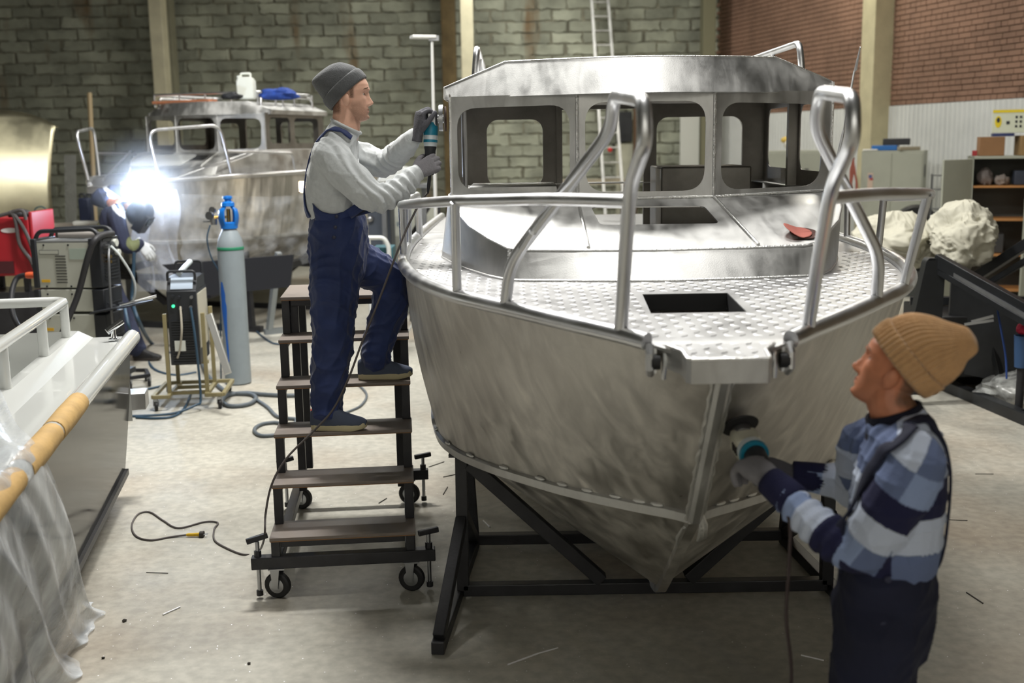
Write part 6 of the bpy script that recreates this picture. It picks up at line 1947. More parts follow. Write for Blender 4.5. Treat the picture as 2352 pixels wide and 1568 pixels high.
# ---- man on the stairs
def man_on_stairs():
    foot = at(765, 975, 5.45)
    t = thing('person', foot, 'man in grey beanie, grey sweatshirt and navy overalls standing on the stairs with a grinder', 'person')
    lat = Vector((0, -1, 0))
    J = {k: at(*v) for k, v in dict(pel=(782, 600, 5.57), wai=(778, 515, 5.56), che=(768, 415, 5.55), shm=(772, 345, 5.55), nkb=(786, 305, 5.55), nkt=(800, 262, 5.55), hd=(806, 222, 5.55),
         ns=(762, 362, 5.40), ne=(866, 452, 5.31), nw=(950, 402, 5.42), nh=(963, 394, 5.44), fs=(792, 352, 5.72), fe=(880, 376, 5.74), fw=(944, 322, 5.545), fh=(955, 308, 5.53),
         nhp=(774, 615, 5.485), nk=(768, 785, 5.47), na=(757, 940, 5.46), fhp=(800, 610, 5.655), fk=(902, 652, 5.69), fa=(862, 822, 5.70)).items()}
    hM = frame_x(J['hd'], (1, -.03, -.03), (.05, 0, 1))
    # body
    mb = MB(); head_parts(mb, hM, 1.0)
    limb(mb, [J['nkb'] + Vector((-.02, 0, -.05)), J['nkb'] + Vector((.012, 0, 0)), J['nkt'] + Vector((-.008, 0, 0)), J['hd'] + Vector((-.028, 0, 0))], [.078, .071, .067, .060])
    limb(mb, [J['pel'], J['wai'], J['che'], J['nkb']], [.10, .09, .09, .06])
    for a in ('n', 'f'):
        limb(mb, [J['che'] + (J[a + 's'] - J['che']) * .5, J[a + 's'], J[a + 'e'], J[a + 'w'], J[a + 'h']], [.04, .045, .035, .026, .026])
        limb(mb, [J['pel'], J[a + 'hp'], J[a + 'k'], J[a + 'a']], [.07, .065, .045, .035])
    bod = fuse(mb, 'body', SKIN1, t, .0038, 1)
    face_details(hM, t, 1.0, IRIS, HAIRB, SKIN1, bod, True)
    # sweatshirt
    mb = MB(); F = lambda x, z=0: Vector((1, 0, z))
    torso(mb, [(at(772, 512, 5.56), .150, .105, F(0)), (at(768, 480, 5.56), .168, .132, F(0)), (at(764, 430, 5.55), .178, .128, F(0)), (at(766, 390, 5.55), .188, .120, F(0)), (at(772, 350, 5.55), .185, .102, F(0, -.1)), (at(782, 318, 5.55), .125, .085, F(0, -.25)), (at(792, 297, 5.55), .078, .076, F(0, -.42)), (at(796, 287, 5.55), .070, .070, F(0, -.5))], lat)
    limb(mb, [J['ns'] + Vector((-.03, .08, .0)), J['ns'], at(800, 405, 5.34), J['ne'] + Vector((-.01, 0, -.005)), at(915, 435, 5.36), at(940, 413, 5.40), J['nw'] + Vector((.01, 0, .01))], [.085, .088, .085, .072, .062, .056, .042])
    limb(mb, [J['fs'] + Vector((-.03, -.08, 0)), J['fs'], at(835, 365, 5.74), J['fe'], at(915, 352, 5.63), J['fw'], J['fw'] + Vector((.02, -.01, .025))], [.08, .082, .078, .068, .06, .05, .040])
    def wr(co):
        b = folds((38, 52, 70), .008, 4)(co)
        # cross folds on the forearm
        ax = np.array((J['nw'] - J['ne']).normalized()); s = (co - np.array(J['ne'])) @ ax
        near = co[:, 1] < 5.46
        b += np.where(near & (s > -.06) & (s < .2), .0055 * np.sin(s * 125 + 3 * np.sin(co[:, 2] * 20)), 0)
        ax2 = np.array((J['fw'] - J['fe']).normalized()); s2 = (co - np.array(J['fe'])) @ ax2
        b += np.where((co[:, 1] > 5.6) & (s2 > -.05), .006 * np.sin(s2 * 120 + 2 * np.sin(co[:, 2] * 25)), 0)
        return b
    sw = fuse(mb, 'sweatshirt', SWEAT, t, .0055, 5, wr)
    # cuffs and collar
    for w, e, r in ((J['nw'], J['ne'], .041), (J['fw'], J['fe'], .039)):
        d = (w - e).normalized()
        MB().tube([w - d * .035, w - d * .03, w + d * .005, w + d * .03, w + d * .032], [r * .95, r * 1.06, r * 1.02, r, r * .9], 20).build('cuff', SWEAT, sw, ang=60)
    c = at(795, 290, 5.55)
    cm = frame_x(c, (1, 0, -.5), (.5, 0, 1))
    ring = [cm @ Vector((.076 * math.cos(k * math.pi / 16), .076 * math.sin(k * math.pi / 16), 0)) for k in range(32)]
    MB().tube(ring, .008, 10, closed=True).build('collar', SWEAT, sw, ang=60)
    # overalls: bib, seat and legs
    mb = MB()
    torso(mb, [(at(776, 492, 5.56), .165, .128, F(0)), (at(777, 515, 5.56), .178, .142, F(0)), (at(778, 560, 5.57), .185, .148, F(0)), (at(780, 605, 5.57), .185, .142, F(0)), (at(784, 640, 5.57), .16, .115, F(0)), (at(786, 660, 5.57), .09, .06, F(0))], lat, ex=2.4)
    limb(mb, [at(772, 600, 5.50), at(768, 660, 5.475), at(766, 720, 5.47), at(764, 790, 5.47), at(757, 860, 5.46), at(750, 915, 5.46), at(752, 948, 5.46)], [.128, .126, .112, .104, .094, .084, .078], 20)
    limb(mb, [at(800, 598, 5.64), at(850, 616, 5.67), at(893, 645, 5.69), at(897, 690, 5.69), at(882, 745, 5.70), at(866, 800, 5.70), at(863, 828, 5.70)], [.125, .112, .092, .098, .088, .082, .080], 20)
    def wo(co):
        b = (folds((30, 42, 58), .020, 9, .22)(co) + folds((26, 36), .007, 10)(co))
        return b * np.where(co[:, 2] < 1.7, 1, .5)
    ov = fuse(mb, 'overalls', NAVY, t, .0065, 6, wo)
    # bib straps and back panel laid on the sweatshirt
    tr = surf(sw)
    strap_on([tr], [at(812, 312, 5.44), at(795, 300, 5.43), at(772, 288, 5.44), at(748, 294, 5.46), at(730, 318, 5.47), at(716, 352, 5.49), at(706, 400, 5.51), at(704, 450, 5.52), at(706, 500, 5.52)], .029, 'strap', NAVY, ov)
    strap_on([tr], [at(820, 312, 5.62), at(808, 300, 5.63), at(785, 288, 5.64), at(760, 294, 5.62), at(735, 318, 5.60), at(716, 352, 5.59), at(706, 400, 5.58), at(704, 450, 5.58), at(706, 500, 5.58)], .029, 'strap', NAVY, ov)
    def snap_grid(fn, nu, nv, name):
        mb = MB()
        def g(u, v):
            p = Vector(fn(u, v)); h = tr.find_nearest(p); return tuple(h[0] + h[1] * .007)
        mb.grid(g, nu, nv); return mb.build(name, NAVY, ov, solid=.006, ang=180, fixn=False)
    def back(u, v):
        y = 5.55 + (u - .5) * (.26 - .14 * v); q = at(700, 505 - 75 * v, y); return (q.x, y, q.z)
    snap_grid(back, 14, 10, 'back_panel')
    def bib(u, v):
        y = 5.55 + (u - .5) * (.30 - .06 * v); q = at(850, 510 - 95 * v, y); return (q.x, y, q.z)
    snap_grid(bib, 14, 10, 'bib')
    def flank(u, v):
        y = 5.38; q = at(712 + u * 130, 515 - 22 * v - 45 * v * (abs(u - .42) * 1.7) ** 2, y); return (q.x, y, q.z)
    snap_grid(flank, 20, 6, 'side_panel')
    for k, y in enumerate((497, 522, 545)):
        p = at(773 - k * 3, y, 5.385 - k * .003)
        MB().lathe([(0, 0), (.009, 0), (.009, .004), (.006, .005), (0, .005)], p, (0, -1, 0), 14).build('button', mat('navy_button', (18, 26, 60), .35), ov)
    # shoes
    zt = .70
    a = fl(722, 972, .702); shoe('shoe', Vector((a.x + .025, 5.44, zt + .002)), (1, -.10, 0), (0, 0, 1), SHOE_U, SOLE, t, .285)
    b = fl(836, 862, .902); shoe('shoe', Vector((b.x + .0, 5.70, .902)), (1, .02, 0), (0, 0, 1), SHOE_U, SOLE, t, .285)
    # cap
    tl = R_(43)
    beanie('cap', hM, KNIT_G, t, (-.012, 0, .016), .112, .086, -tl, [((0, 0, -.002), .111, .086, 0), ((0, 0, .03), .113, .089, 0), ((.0, 0, .07), .110, .090, 0), ((-.006, 0, .105), .100, .085, .03), ((-.014, 0, .135), .088, .072, .05), ((-.022, 0, .152), .072, .052, .08), ((-.026, 0, .160), .050, .030, .08), ((-.026, 0, .163), .012, .010, .08)], 0, .058)
    # gloves
    hand(J['nw'] + (J['nh'] - J['nw']).normalized() * .015, (at(1006, 368, 5.47) - J['nw']), (-.12, -1, .15), 'glove', GLOVE, t, (.40, 1.3, 1.0), (.5, .5), 1, sc=1.05)
    hand(at(960, 304, 5.50), (.16, .02, 1), (-.85, -.52, .1), 'glove', GLOVE_D, t, (1.0, 1.1, .6), (.3, .55), -1)
    return t
man1 = man_on_stairs()

# ---- angle grinder in his hands
def grinder1():
    Y = 5.505
    b = at(987, 402, 5.50); tpt = at(990, 268, 5.52)
    t = thing('angle_grinder', b, 'teal and black angle grinder held against the cabin window frame', 'grinder')
    ax = (tpt - b).normalized(); L_ = (tpt - b).length
    P = lambda f: b + ax * L_ * f
    MB().lathe([(0, 0), (.018, 0), (.024, L_ * .05), (.026, L_ * .25), (.027, L_ * .42), (.030, L_ * .47), (.030, L_ * .49), (0, L_ * .49)], b, ax, 24).build('handle_body', mat('tool_black', (34, 36, 40), .5), t)
    MB().lathe([(0, L_ * .49), (.031, L_ * .49), (.034, L_ * .60), (.034, L_ * .68), (0, L_ * .68)], b, ax, 24).build('label_band', mat('tool_silver', (206, 214, 218), .3), t)
    MB().lathe([(0, L_ * .68), (.035, L_ * .68), (.036, L_ * .80), (.030, L_ * .9), (0, L_ * .9)], b, ax, 24).build('motor_housing', mat('tool_teal', (28, 122, 148), .4), t)
    MB().lathe([(0, L_ * .56), (.0345, L_ * .56), (.0345, L_ * .605), (0, L_ * .605)], b, ax, 24).build('teal_ring', MATS['tool_teal'], t)
    g = P(.96)
    MB().box(g + Vector((.005, 0, 0)), (.055, .055, .075)).build('gear_head', ZINC, t, bevel=.012)
    MB().cyl(g + Vector((.02, 0, .0)), g + Vector((.062, 0, .0)), .02, seg=18).build('spindle', ZINC, t)
    MB().lathe([(.0, 0), (.058, 0), (.060, .003), (.060, .007), (.0, .009)], g + Vector((.066, 0, 0)), (1, .12, 0), 36).build('disc', mat('abrasive_brown', (84, 66, 54), .9, bump=.4, bscale=300), t)
    mb = MB(); rows = []
    for k in range(15):
        a = R_(60 + 180 * k / 14)
        rows.append([g + Vector((x, .066 * math.cos(a) * f, .066 * math.sin(a) * f)) for x, f in ((.040, .5), (.041, 1.0), (.060, 1.02))])
    mb.loft(rows, closed=False); mb.build('guard', ZINC, t, solid=.002)
    MB().tube([b, b - ax * .05 + Vector((-.004, 0, 0)), b - ax * .09 + Vector((-.008, 0, 0))], [.008, .009, .005], 10).build('cord_sleeve', MATS['tool_black'], t)
    # power cord: down past the boat, over the stairs, to the floor with yellow plug
    e = b - ax * .085 + Vector((-.008, 0, 0))
    pts = [e, at(962, 470, 5.44), at(930, 535, 5.36), at(905, 598, 5.30), at(870, 690, 5.26), at(830, 790, 5.22), at(800, 870, 5.20), at(765, 940, 5.19), at(720, 990, 5.18), at(660, 1050, 5.13), at(625, 1110, 5.09), at(610, 1180, 5.06), at(607, 1235, 5.03)]
    pts += [fl(592, 1268, .008), fl(560, 1273, .006), fl(520, 1258, .006), fl(493, 1240, .006), fl(492, 1215, .006), fl(500, 1200, .006), fl(470, 1198, .006), fl(410, 1212, .006), fl(375, 1195, .006), fl(345, 1176, .006), fl(318, 1180, .006), fl(303, 1205, .006), fl(312, 1230, .006), fl(345, 1240, .006), fl(390, 1233, .006), fl(428, 1228, .010)]
    o = MB().tube([tuple(p) for p in cr_spline(pts, 8)], .0052, 8).build('electric_cable', mat('cord_grey', (82, 76, 74), .6), None, ang=80); tag(o, 'thin dark power cord trailing from the grinder over the stairs to the floor', 'cord')
    q = fl(428, 1228, .012); r = fl(458, 1227, .014)
    d = (r - q).normalized()
    pl = thing('plug', q, 'yellow and black power plug lying on the floor', 'plug')
    MB().lathe([(.006, 0), (.009, .01), (.010, .06), (.012, .075), (0, .076)], q, d, 14).build('grip', mat('plug_yellow', (206, 166, 30), .5), pl)
    MB().lathe([(0, 0), (.018, 0), (.019, .022), (0, .024)], q + d * .075, d, 16).build('face', mat('plug_dark', (52, 48, 44), .6), pl)
    for s in (-.008, .008):
        MB().cyl(q + d * .098 + Vector((0, s, 0)), q + d * .118 + Vector((0, s, 0)), .0025, seg=8).build('pin', ZINC, pl)
grinder1()

# ---- worker with the striped sweater
def man_striped():
    t = thing('person', (1.06, 3.05, 0), 'worker in tan ribbed beanie and blue striped sweater grinding the bow in the foreground', 'person')
    F0 = Vector((-.95, .31, 0)).normalized(); lat = Vector((-.31, -.95, 0)).normalized()
    J = {k: at(*v) for k, v in dict(pel=(2030, 1370, 3.06), wai=(2055, 1270, 3.06), che=(2070, 1110, 3.06), shm=(2072, 1010, 3.06), nkb=(2052, 945, 3.08), nkt=(2040, 905, 3.09), hd=(2050, 848, 3.10),
         ns=(2098, 1070, 2.90), ne=(1962, 1268, 2.97), nw=(1780, 1114, 3.21), fs=(1985, 1020, 3.24), fe=(1935, 1105, 3.42), fw=(1838, 1092, 3.44)).items()}
    hM = frame_x(J['hd'], (-.86, .40, .30), (.30, -.05, .95))
    gx = J['pel'].x
    mb = MB(); head_parts(mb, hM, .98)
    limb(mb, [J['nkb'] + Vector((.03, 0, -.06)), J['nkb'], J['nkt'], J['hd'] + Vector((.03, 0, 0))], [.08, .066, .06, .055])
    limb(mb, [J['pel'], J['wai'], J['che'], J['nkb']], [.10, .09, .09, .06])
    for a in ('n', 'f'):
        limb(mb, [J['che'] + (J[a + 's'] - J['che']) * .5, J[a + 's'], J[a + 'e'], J[a + 'w']], [.04, .045, .035, .026])
    legs = {}
    for a, s in (('n', 1), ('f', -1)):
        hp = J['pel'] + lat * s * .09 + Vector((0, 0, -.04)); kn = hp + F0 * (.05 if s > 0 else .0) + Vector((.0, 0, -.40)); kn.z = .46; an = kn + Vector((.03, 0, 0)); an.z = .09
        legs[a] = (hp, kn, an)
        limb(mb, [J['pel'], hp, kn, an], [.07, .065, .045, .035])
    bod = fuse(mb, 'body', SKIN2, t, .0038, 1)
    face_details(hM, t, .98, IRIS, mat('brow_grey', (120, 92, 70), .8), SKIN2, bod)
    # sweater, painted by bands
    cols = [mat('knit_navy', (30, 32, 66), .95, bump=.3, bscale=150), mat('knit_ice', (196, 206, 226), .95, bump=.3, bscale=150), mat('knit_slate', (104, 118, 154), .95, bump=.3, bscale=150), mat('knit_blue', (146, 164, 202), .95, bump=.3, bscale=150), mat('knit_black', (20, 21, 38), .95, bump=.3, bscale=150)]
    mb = MB()
    fw = lambda k=0: F0 + Vector((0, 0, k))
    torso(mb, [(at(2045, 1310, 3.06), .150, .105, fw()), (at(2050, 1270, 3.06), .168, .128, fw()), (at(2058, 1190, 3.06), .178, .132, fw()), (at(2066, 1100, 3.06), .190, .128, fw()), (at(2072, 1030, 3.06), .188, .112, fw(-.1)), (at(2068, 985, 3.06), .130, .092, fw(-.2)), (at(2055, 955, 3.07), .085, .080, fw(-.3))], lat)
    limb(mb, [J['ns'] + Vector((.0, .08, .0)), J['ns'], at(2050, 1160, 2.90), J['ne'] + Vector((.02, 0, .01)), at(1900, 1225, 3.04), at(1840, 1172, 3.12), at(1797, 1129, 3.19)], [.092, .088, .084, .074, .062, .054, .046])
    limb(mb, [J['fs'] + Vector((.06, -.06, 0)), J['fs'], J['fe'] + Vector((.03, -.05, 0)), J['fe'], at(1890, 1100, 3.43), at(1850, 1093, 3.44)], [.08, .078, .07, .064, .054, .045])
    nea = np.array(J['ne']); nsa = np.array(J['ns']); nwa = np.array(J['nw']); fea = np.array(J['fe']); fwa = np.array(J['fw'])
    def seg_t(co, a, b):
        d = b - a; t_ = np.clip(((co - a) @ d) / (d @ d), -.3, 1.2); dist = np.linalg.norm(co - a - np.clip(t_, 0, 1)[:, None] * d, axis=1); return t_ * np.linalg.norm(d), dist
    Lu = np.linalg.norm(nea - nsa)
    fwd = np.array(F0); latn = np.array(lat); cen = np.array(J['che'])
    def paint(co):
        tu, du = seg_t(co, nsa + (nsa - nea) * .15, nea); tf, df = seg_t(co, nea, nwa); tg, dg_ = seg_t(co, fea, fwa)
        z = co[:, 2]
        side = ((co - cen) @ fwd) > .02
        # torso bands by height
        zt = at(2070, 985, 3.06).z
        k = np.floor((zt - z) / .104).astype(int)
        A = np.array([1, 0, 1, 2, 0, 1, 2, 4, 1, 2, 0, 1]); B = np.array([2, 1, 2, 0, 1, 2, 4, 1, 2, 0, 1, 2])
        k = np.clip(k, 0, 11)
        idx = np.where(side, B[k], A[k])
        # sleeve bands along the arm, split on the top line
        up = ((co - nsa) @ np.array((nea - nsa) / Lu))
        s_arm = np.where(df < du, Lu + tf, up)
        sl = np.minimum(du, df) < .105
        tc0 = np.array(at(2045, 1310, 3.06)); tc1 = np.array(at(2072, 1000, 3.06))
        fz = np.clip((z - tc0[2]) / (tc1[2] - tc0[2]), 0, 1)[:, None]
        ctr = tc0 * (1 - fz) + tc1 * fz
        tn = np.sqrt((((co - ctr) @ latn) / .185) ** 2 + (((co - ctr) @ fwd) / .125) ** 2)
        isn = (np.minimum(du, df) / .088 < tn) & (((co - ctr) @ latn) > 0.02)
        kk = np.clip(np.floor((s_arm + .10) / .085).astype(int), 0, 8)
        S1 = np.array([1, 2, 0, 1, 3, 0, 1, 3, 0]); S2 = np.array([2, 3, 0, 1, 2, 0, 1, 2, 0])
        nrm_ = np.cross(np.array((nea - nsa) / Lu), latn)
        half = ((co - nsa) @ nrm_) > 0
        idx = np.where(isn, np.where(half, S1[kk], S2[kk]), idx)
        isf = (dg_ < .13) & (tg > -.02) & (((co - cen) @ latn) < 0)
        kf = np.clip(np.floor(tg / .07).astype(int), 0, 3)
        idx = np.where(isf, np.array([1, 3, 0, 0])[kf], idx)
        return idx
    def wr(co):
        b = folds((26, 40), .009, 14)(co)
        ax = (nwa - nea) / np.linalg.norm(nwa - nea); s = (co - nea) @ ax
        b += np.where((co[:, 1] < 3.2) & (s > .02) & (s < .26), .004 * np.sin(s * 150), 0)
        return b
    sw = fuse(mb, 'striped_sweater', cols, t, .0042, 8, wr, paint)
    for w, e, r in ((J['nw'], J['ne'], .047), (J['fw'], J['fe'], .045)):
        d = (w - e).normalized(); n_ = 26
        rings = []
        u = d.cross(Vector((0, 0, 1))).normalized(); v = d.cross(u)
        for h, f in ((-.085, .9), (-.08, 1.08), (-.04, 1.06), (0, 1.0), (.025, .96), (.027, .8)):
            rings.append([w + d * h + (u * math.cos(k * math.pi / 40) + v * math.sin(k * math.pi / 40)) * r * f * (1 + .025 * math.cos(k * 10)) for k in range(80)])
        MB().loft(rings).build('cuff', cols[0], sw, ang=180)
    cm = frame_x(at(2056, 958, 3.08), F0 + Vector((0, 0, -.35)), Vector((-.33, .1, 1)))
    rings = []
    for h, f in ((-.035, 1.22), (-.01, 1.08), (.008, 1.02), (.022, 1.0), (.026, .95), (.01, .9)):
        rings.append([cm @ Vector((.080 * f * math.cos(k * math.pi / 20), .078 * f * math.sin(k * math.pi / 20), h)) for k in range(40)])
    MB().loft(rings, caps=False).build('roll_neck', cols[4], sw, ang=180)
    # trousers
    mb = MB()
    P = J['pel']
    torso(mb, [(at(2040, 1255, 3.06), .140, .10, fw()), (at(2040, 1300, 3.06), .172, .128, fw()), (at(2036, 1350, 3.06), .180, .140, fw()), (P + Vector((0, 0, -.04)), .185, .145, fw()), (P + Vector((0, 0, -.14)), .17, .13, fw()), (P + Vector((0, 0, -.20)), .10, .08, fw())], lat, ex=2.4)
    for a in ('n', 'f'):
        hp, kn, an = legs[a]
        limb(mb, [hp, hp + (kn - hp) * .5, kn, kn + (an - kn) * .5, an + Vector((0, 0, .01))], [.125, .118, .10, .09, .085], 20)
    tr = fuse(mb, 'overalls', NAVY2, t, .0065, 6, folds((24, 34, 50), .016, 21, .25))
    # braces over the shoulders
    trs = [surf(sw)]
    strap_on(trs, [at(2085, 958, 2.95), at(2120, 962, 2.98), at(2150, 990, 3.0), at(2178, 1050, 3.0), at(2190, 1150, 3.0), at(2185, 1240, 3.0), at(2150, 1310, 3.02)], .036, 'strap', NAVY2, tr)
    strap_on(trs, [at(2095, 962, 2.92), at(2050, 992, 2.88), at(2000, 1040, 2.90), at(1965, 1090, 2.94), at(1945, 1150, 2.98), at(1935, 1240, 3.0), at(1940, 1300, 3.0)], .04, 'strap', NAVY2, tr)
    for k, p in enumerate((at(2040, 1330, 2.90), at(2030, 1435, 2.88))):
        MB().lathe([(0, 0), (.009, 0), (.009, .004), (0, .005)], p, (-.2, -1, 0), 14).build('button', mat('navy_button2', (40, 44, 70), .3), tr)
    for a in ('n', 'f'):
        an = legs[a][2]
        shoe('shoe', Vector((an.x + .05, an.y, .002)), F0, (0, 0, 1), RUBBER, mat('dark_sole', (50, 46, 42), .8), t)
    # cap
    beanie('cap', hM, KNIT_T, t, (-.012, 0, .022), .110, .090, -R_(33), [((0, 0, -.004), .108, .089, 0), ((0, 0, .03), .113, .094, 0), ((-.004, 0, .07), .115, .095, 0), ((-.010, 0, .105), .106, .088, -.04), ((-.024, 0, .135), .086, .074, -.12), ((-.038, 0, .160), .060, .054, -.2), ((-.050, 0, .180), .046, .042, -.25), ((-.058, 0, .196), .032, .030, -.25), ((-.062, 0, .202), .008, .008, -.25)], 46, .058)
    hand(J['nw'] + (J['nw'] - J['ne']).normalized() * .01, at(1702, 1046, 3.36) - J['nw'], (.25, -.72, .65), 'glove', GLOVE, t, (.75, .8, .6), (.6, .6), -1, sc=1.28)
    hand(J['fw'] + Vector((-.01, 0, 0)), at(1770, 1070, 3.44) - J['fw'], (.1, -.5, .85), 'glove', GLOVE_D, t, (.6, .9, .6), (.6, .5), 1)
man_striped()

def grinder2():
    dc = at(1698, 972, 3.545)
    t = thing('angle_grinder', dc, 'white and teal angle grinder with black disc pressed on the bow', 'grinder')
    nrm = Vector((.14, -.70, -.70)).normalized()          # away from the hull
    c = dc + nrm * .006
    MB().lathe([(0, 0), (.060, 0), (.062, .003), (.060, .006), (.02, .010), (0, .011)], c, nrm, 40).build('disc', mat('disc_black', (26, 26, 27), .7), t)
    MB().lathe([(.018, .010), (.030, .012), (.034, .035), (0, .036)], c, nrm, 24).build('spindle', ZINC, t)
    g = c + nrm * .064
    body_end = at(1768, 1092, 3.26)
    ax = (body_end - g).normalized()
    M = frame_x(g, ax, -nrm)
    whp = mat('tool_cream', (196, 194, 176), .4)
    MB().box((.012, 0, 0), (.098, .086, .075), M=M).build('gear_head', whp, t, bevel=.014)
    for i_ in range(3):
        MB().box((.012 + i_ * .018, -.044, -.004), (.009, .004, .028), M=M).build('vent_slot', mat('slot_dark', (40, 36, 34), .7), t)
        MB().box((.012 + i_ * .018, .0, -.0385), (.009, .04, .004), M=M).build('vent_slot', MATS['slot_dark'], t)
    MB().lathe([(0, .055), (.045, .056), (.047, .065), (.047, .085), (0, .086)], g, ax, 24).build('collar_ring', MATS['tool_silver'], t)
    MB().lathe([(0, .086), (.048, .087), (.046, .10), (0, .101)], g, ax, 24).build('teal_ring', MATS['tool_teal'], t)
    MB().lathe([(0, .101), (.036, .102), (.031, .15), (.027, .19), (.018, .205), (0, .206)], g, ax, 24).build('handle_body', MATS['tool_black'], t)
    e = g + ax * .205
    pts = [e, e + ax * .05 + Vector((0, 0, -.03)), at(1812, 1190, 3.10), at(1812, 1300, 3.10), at(1806, 1420, 3.10), at(1818, 1560, 3.10), Vector((.78, 3.05, .3)), Vector((.82, 2.9, .05)), Vector((.95, 2.6, .008)), Vector((1.3, 2.2, .008))]
    o = MB().tube([tuple(p) for p in cr_spline(pts, 7)], .0055, 8).build('electric_cable', mat('cord_brown', (62, 50, 50), .6), None, ang=80); tag(o, 'dark power cord hanging below the striped worker\'s grinder', 'cord')
grinder2()

# ---- welder at the bow of the background boat
def welder():
    Y = 11.2
    t = thing('person', (fl(325, 828).x, fl(325, 828).y, 0), 'welder in dark helmet and blue olive work suit bending over at the background boat', 'person')
    SUIT = mat('welder_navy', (42, 48, 72), .85, var=.12, vscale=8); OL = mat('welder_olive', (112, 118, 84), .85); RF = mat('reflective_tape', (200, 204, 210), .4)
    lat = Vector((.1, -1, 0)).normalized()
    J = {k: at(*v) for k, v in dict(pel=(238, 610, 11.3), wai=(245, 560, 11.28), che=(258, 505, 11.25), shm=(270, 470, 11.25), nkb=(288, 468, 11.25), hd=(318, 490, 11.22),
         ns=(268, 500, 11.05), ne=(290, 565, 11.0), nw=(322, 560, 11.05), fs=(228, 455, 11.40), fe=(262, 440, 11.45), fw=(300, 438, 11.42),
         nk=(285, 730, 11.15), na=(318, 815, 11.05), fk=(262, 730, 11.4), fa=(285, 808, 11.4)).items()}
    J['na'].z = .08; J['fa'].z = .08
    mb = MB()
    hM = frame_x(J['hd'], (.8, -.1, -.6), (.5, 0, .8))
    head_parts(mb, hM, .95)
    limb(mb, [J['shm'], J['nkb'], J['hd']], [.06, .058, .055])
    limb(mb, [J['pel'], J['wai'], J['che'], J['shm']], [.1, .09, .09, .06])
    for a in 'nf':
        limb(mb, [J['shm'], J[a + 's'], J[a + 'e'], J[a + 'w']], [.05, .045, .035, .028]); limb(mb, [J['pel'], J[a + 'k'], J[a + 'a']], [.08, .05, .04])
    fuse(mb, 'body', SKIN2, t, .009, 2)
    mb = MB(); f = Vector((.9, 0, .35))
    torso(mb, [(J['pel'] + Vector((0, 0, .02)), .17, .13, f), (J['wai'], .185, .15, f), (J['che'], .20, .15, f), (J['shm'] + Vector((-.03, 0, 0)), .19, .12, f), (J['nkb'], .09, .08, f)], lat)
    for a in 'nf':
        limb(mb, [J['shm'] + (J[a + 's'] - J['shm']) * .5, J[a + 's'], J[a + 'e'], J[a + 'w']], [.08, .085, .075, .058])
    ca = np.array(J['che'])
    def paint(co):
        s = (co[:, 0] - ca[0]) * .75 + (co[:, 2] - ca[2]) * .66
        w = np.array(J['ne']); d = np.linalg.norm(co - (w + np.array((.06, 0, .02))), axis=1)
        idx = np.where((co[:, 0] < ca[0] - .03) & (np.abs(s + .12) < .05), 1, 0)
        idx = np.where(d < .075, 1, idx)
        idx = np.where(np.abs((co[:, 2] - J['shm'].z) - .02 + (co[:, 0] - J['shm'].x) * .9) < .022, 2, idx)
        return idx
    fuse(mb, 'jacket', [SUIT, OL, RF], t, .009, 4, folds((20, 30), .012, 3), paint)
    mb = MB()
    torso(mb, [(J['wai'], .17, .14, f), (J['pel'], .18, .15, f), (J['pel'] + Vector((0, 0, -.12)), .16, .13, f)], lat)
    for a, s in (('n', 1), ('f', -1)):
        limb(mb, [J['pel'] + lat * s * .09, J[a + 'k'], J[a + 'a'] + Vector((0, 0, .03))], [.12, .10, .085])
    fuse(mb, 'trousers', SUIT, t, .010, 4, folds((20, 30), .012, 5))
    for a in 'nf':
        shoe('boot', Vector((J[a + 'a'].x - .03, J[a + 'a'].y, .002)), (1, -.1, 0), (0, 0, 1), RUBBER, mat('dark_sole', (50, 46, 42), .8), t)
    # welding helmet
    mb = MB()
    mb.ball((0, 0, 0), 1, 20, 14, M=hM @ Matrix.Translation((.01, 0, .02)) @ Matrix.Diagonal((.135, .115, .15, 1)))
    mb.box((.09, 0, -.05), (.10, .17, .20), M=hM)
    hel = fuse(mb, 'welding_mask', mat('mask_black', (30, 32, 42), .3), t, .008, 4)
    MB().box((.146, 0, -.01), (.01, .11, .07), M=hM).build('mask_window', mat('mask_glass', (14, 30, 26), .1), hel)
    g1 = mat('white_gauntlet', (206, 210, 214), .8); g2 = mat('tan_gauntlet', (176, 140, 104), .8)
    hand(J['nw'], (.6, 0, -.75), (.5, -.8, .2), 'glove', g1, t, (.4, .5, .4), (.6, .4), 1, sc=1.25, voxel=.005)
    hand(J['fw'], (1, -.1, .05), (-.1, -.5, .85), 'glove', g2, t, (.4, .6, .5), (.5, .4), -1, sc=1.25, voxel=.005)
    tip = at(332, 447, 11.3)
    o = MB().tube([J['fw'] + Vector((.09, -.02, -.02)), J['fw'] + Vector((.14, -.05, -.01)), tip + Vector((-.04, .02, .02)), tip + Vector((-.012, 0, 0))], [.016, .015, .009, .004], 10).build('welding_torch', CABLE, None); tag(o, 'dark welding torch in the raised tan glove of the welder', 'torch')
    return tip
ARC = welder()
arc = thing('welding_arc', ARC, 'blinding white blue welding arc at the bow of the background boat', 'welding arc')
MB().ball(ARC, .065, 16, 10).build('arc_bloom_ball', mat('arc_white', (225, 235, 255), .5, emit=120), arc)  # glowing ball larger than the arc, stands in for its bloom
l = bpy.data.lights.new('arc_light', 'POINT'); l.energy = 130; l.color = (.62, .78, 1.0); l.shadow_soft_size = .05
lo = bpy.data.objects.new('arc_light', l); COL.objects.link(lo); place(lo, ARC + Vector((.0, -.06, .0)), arc)

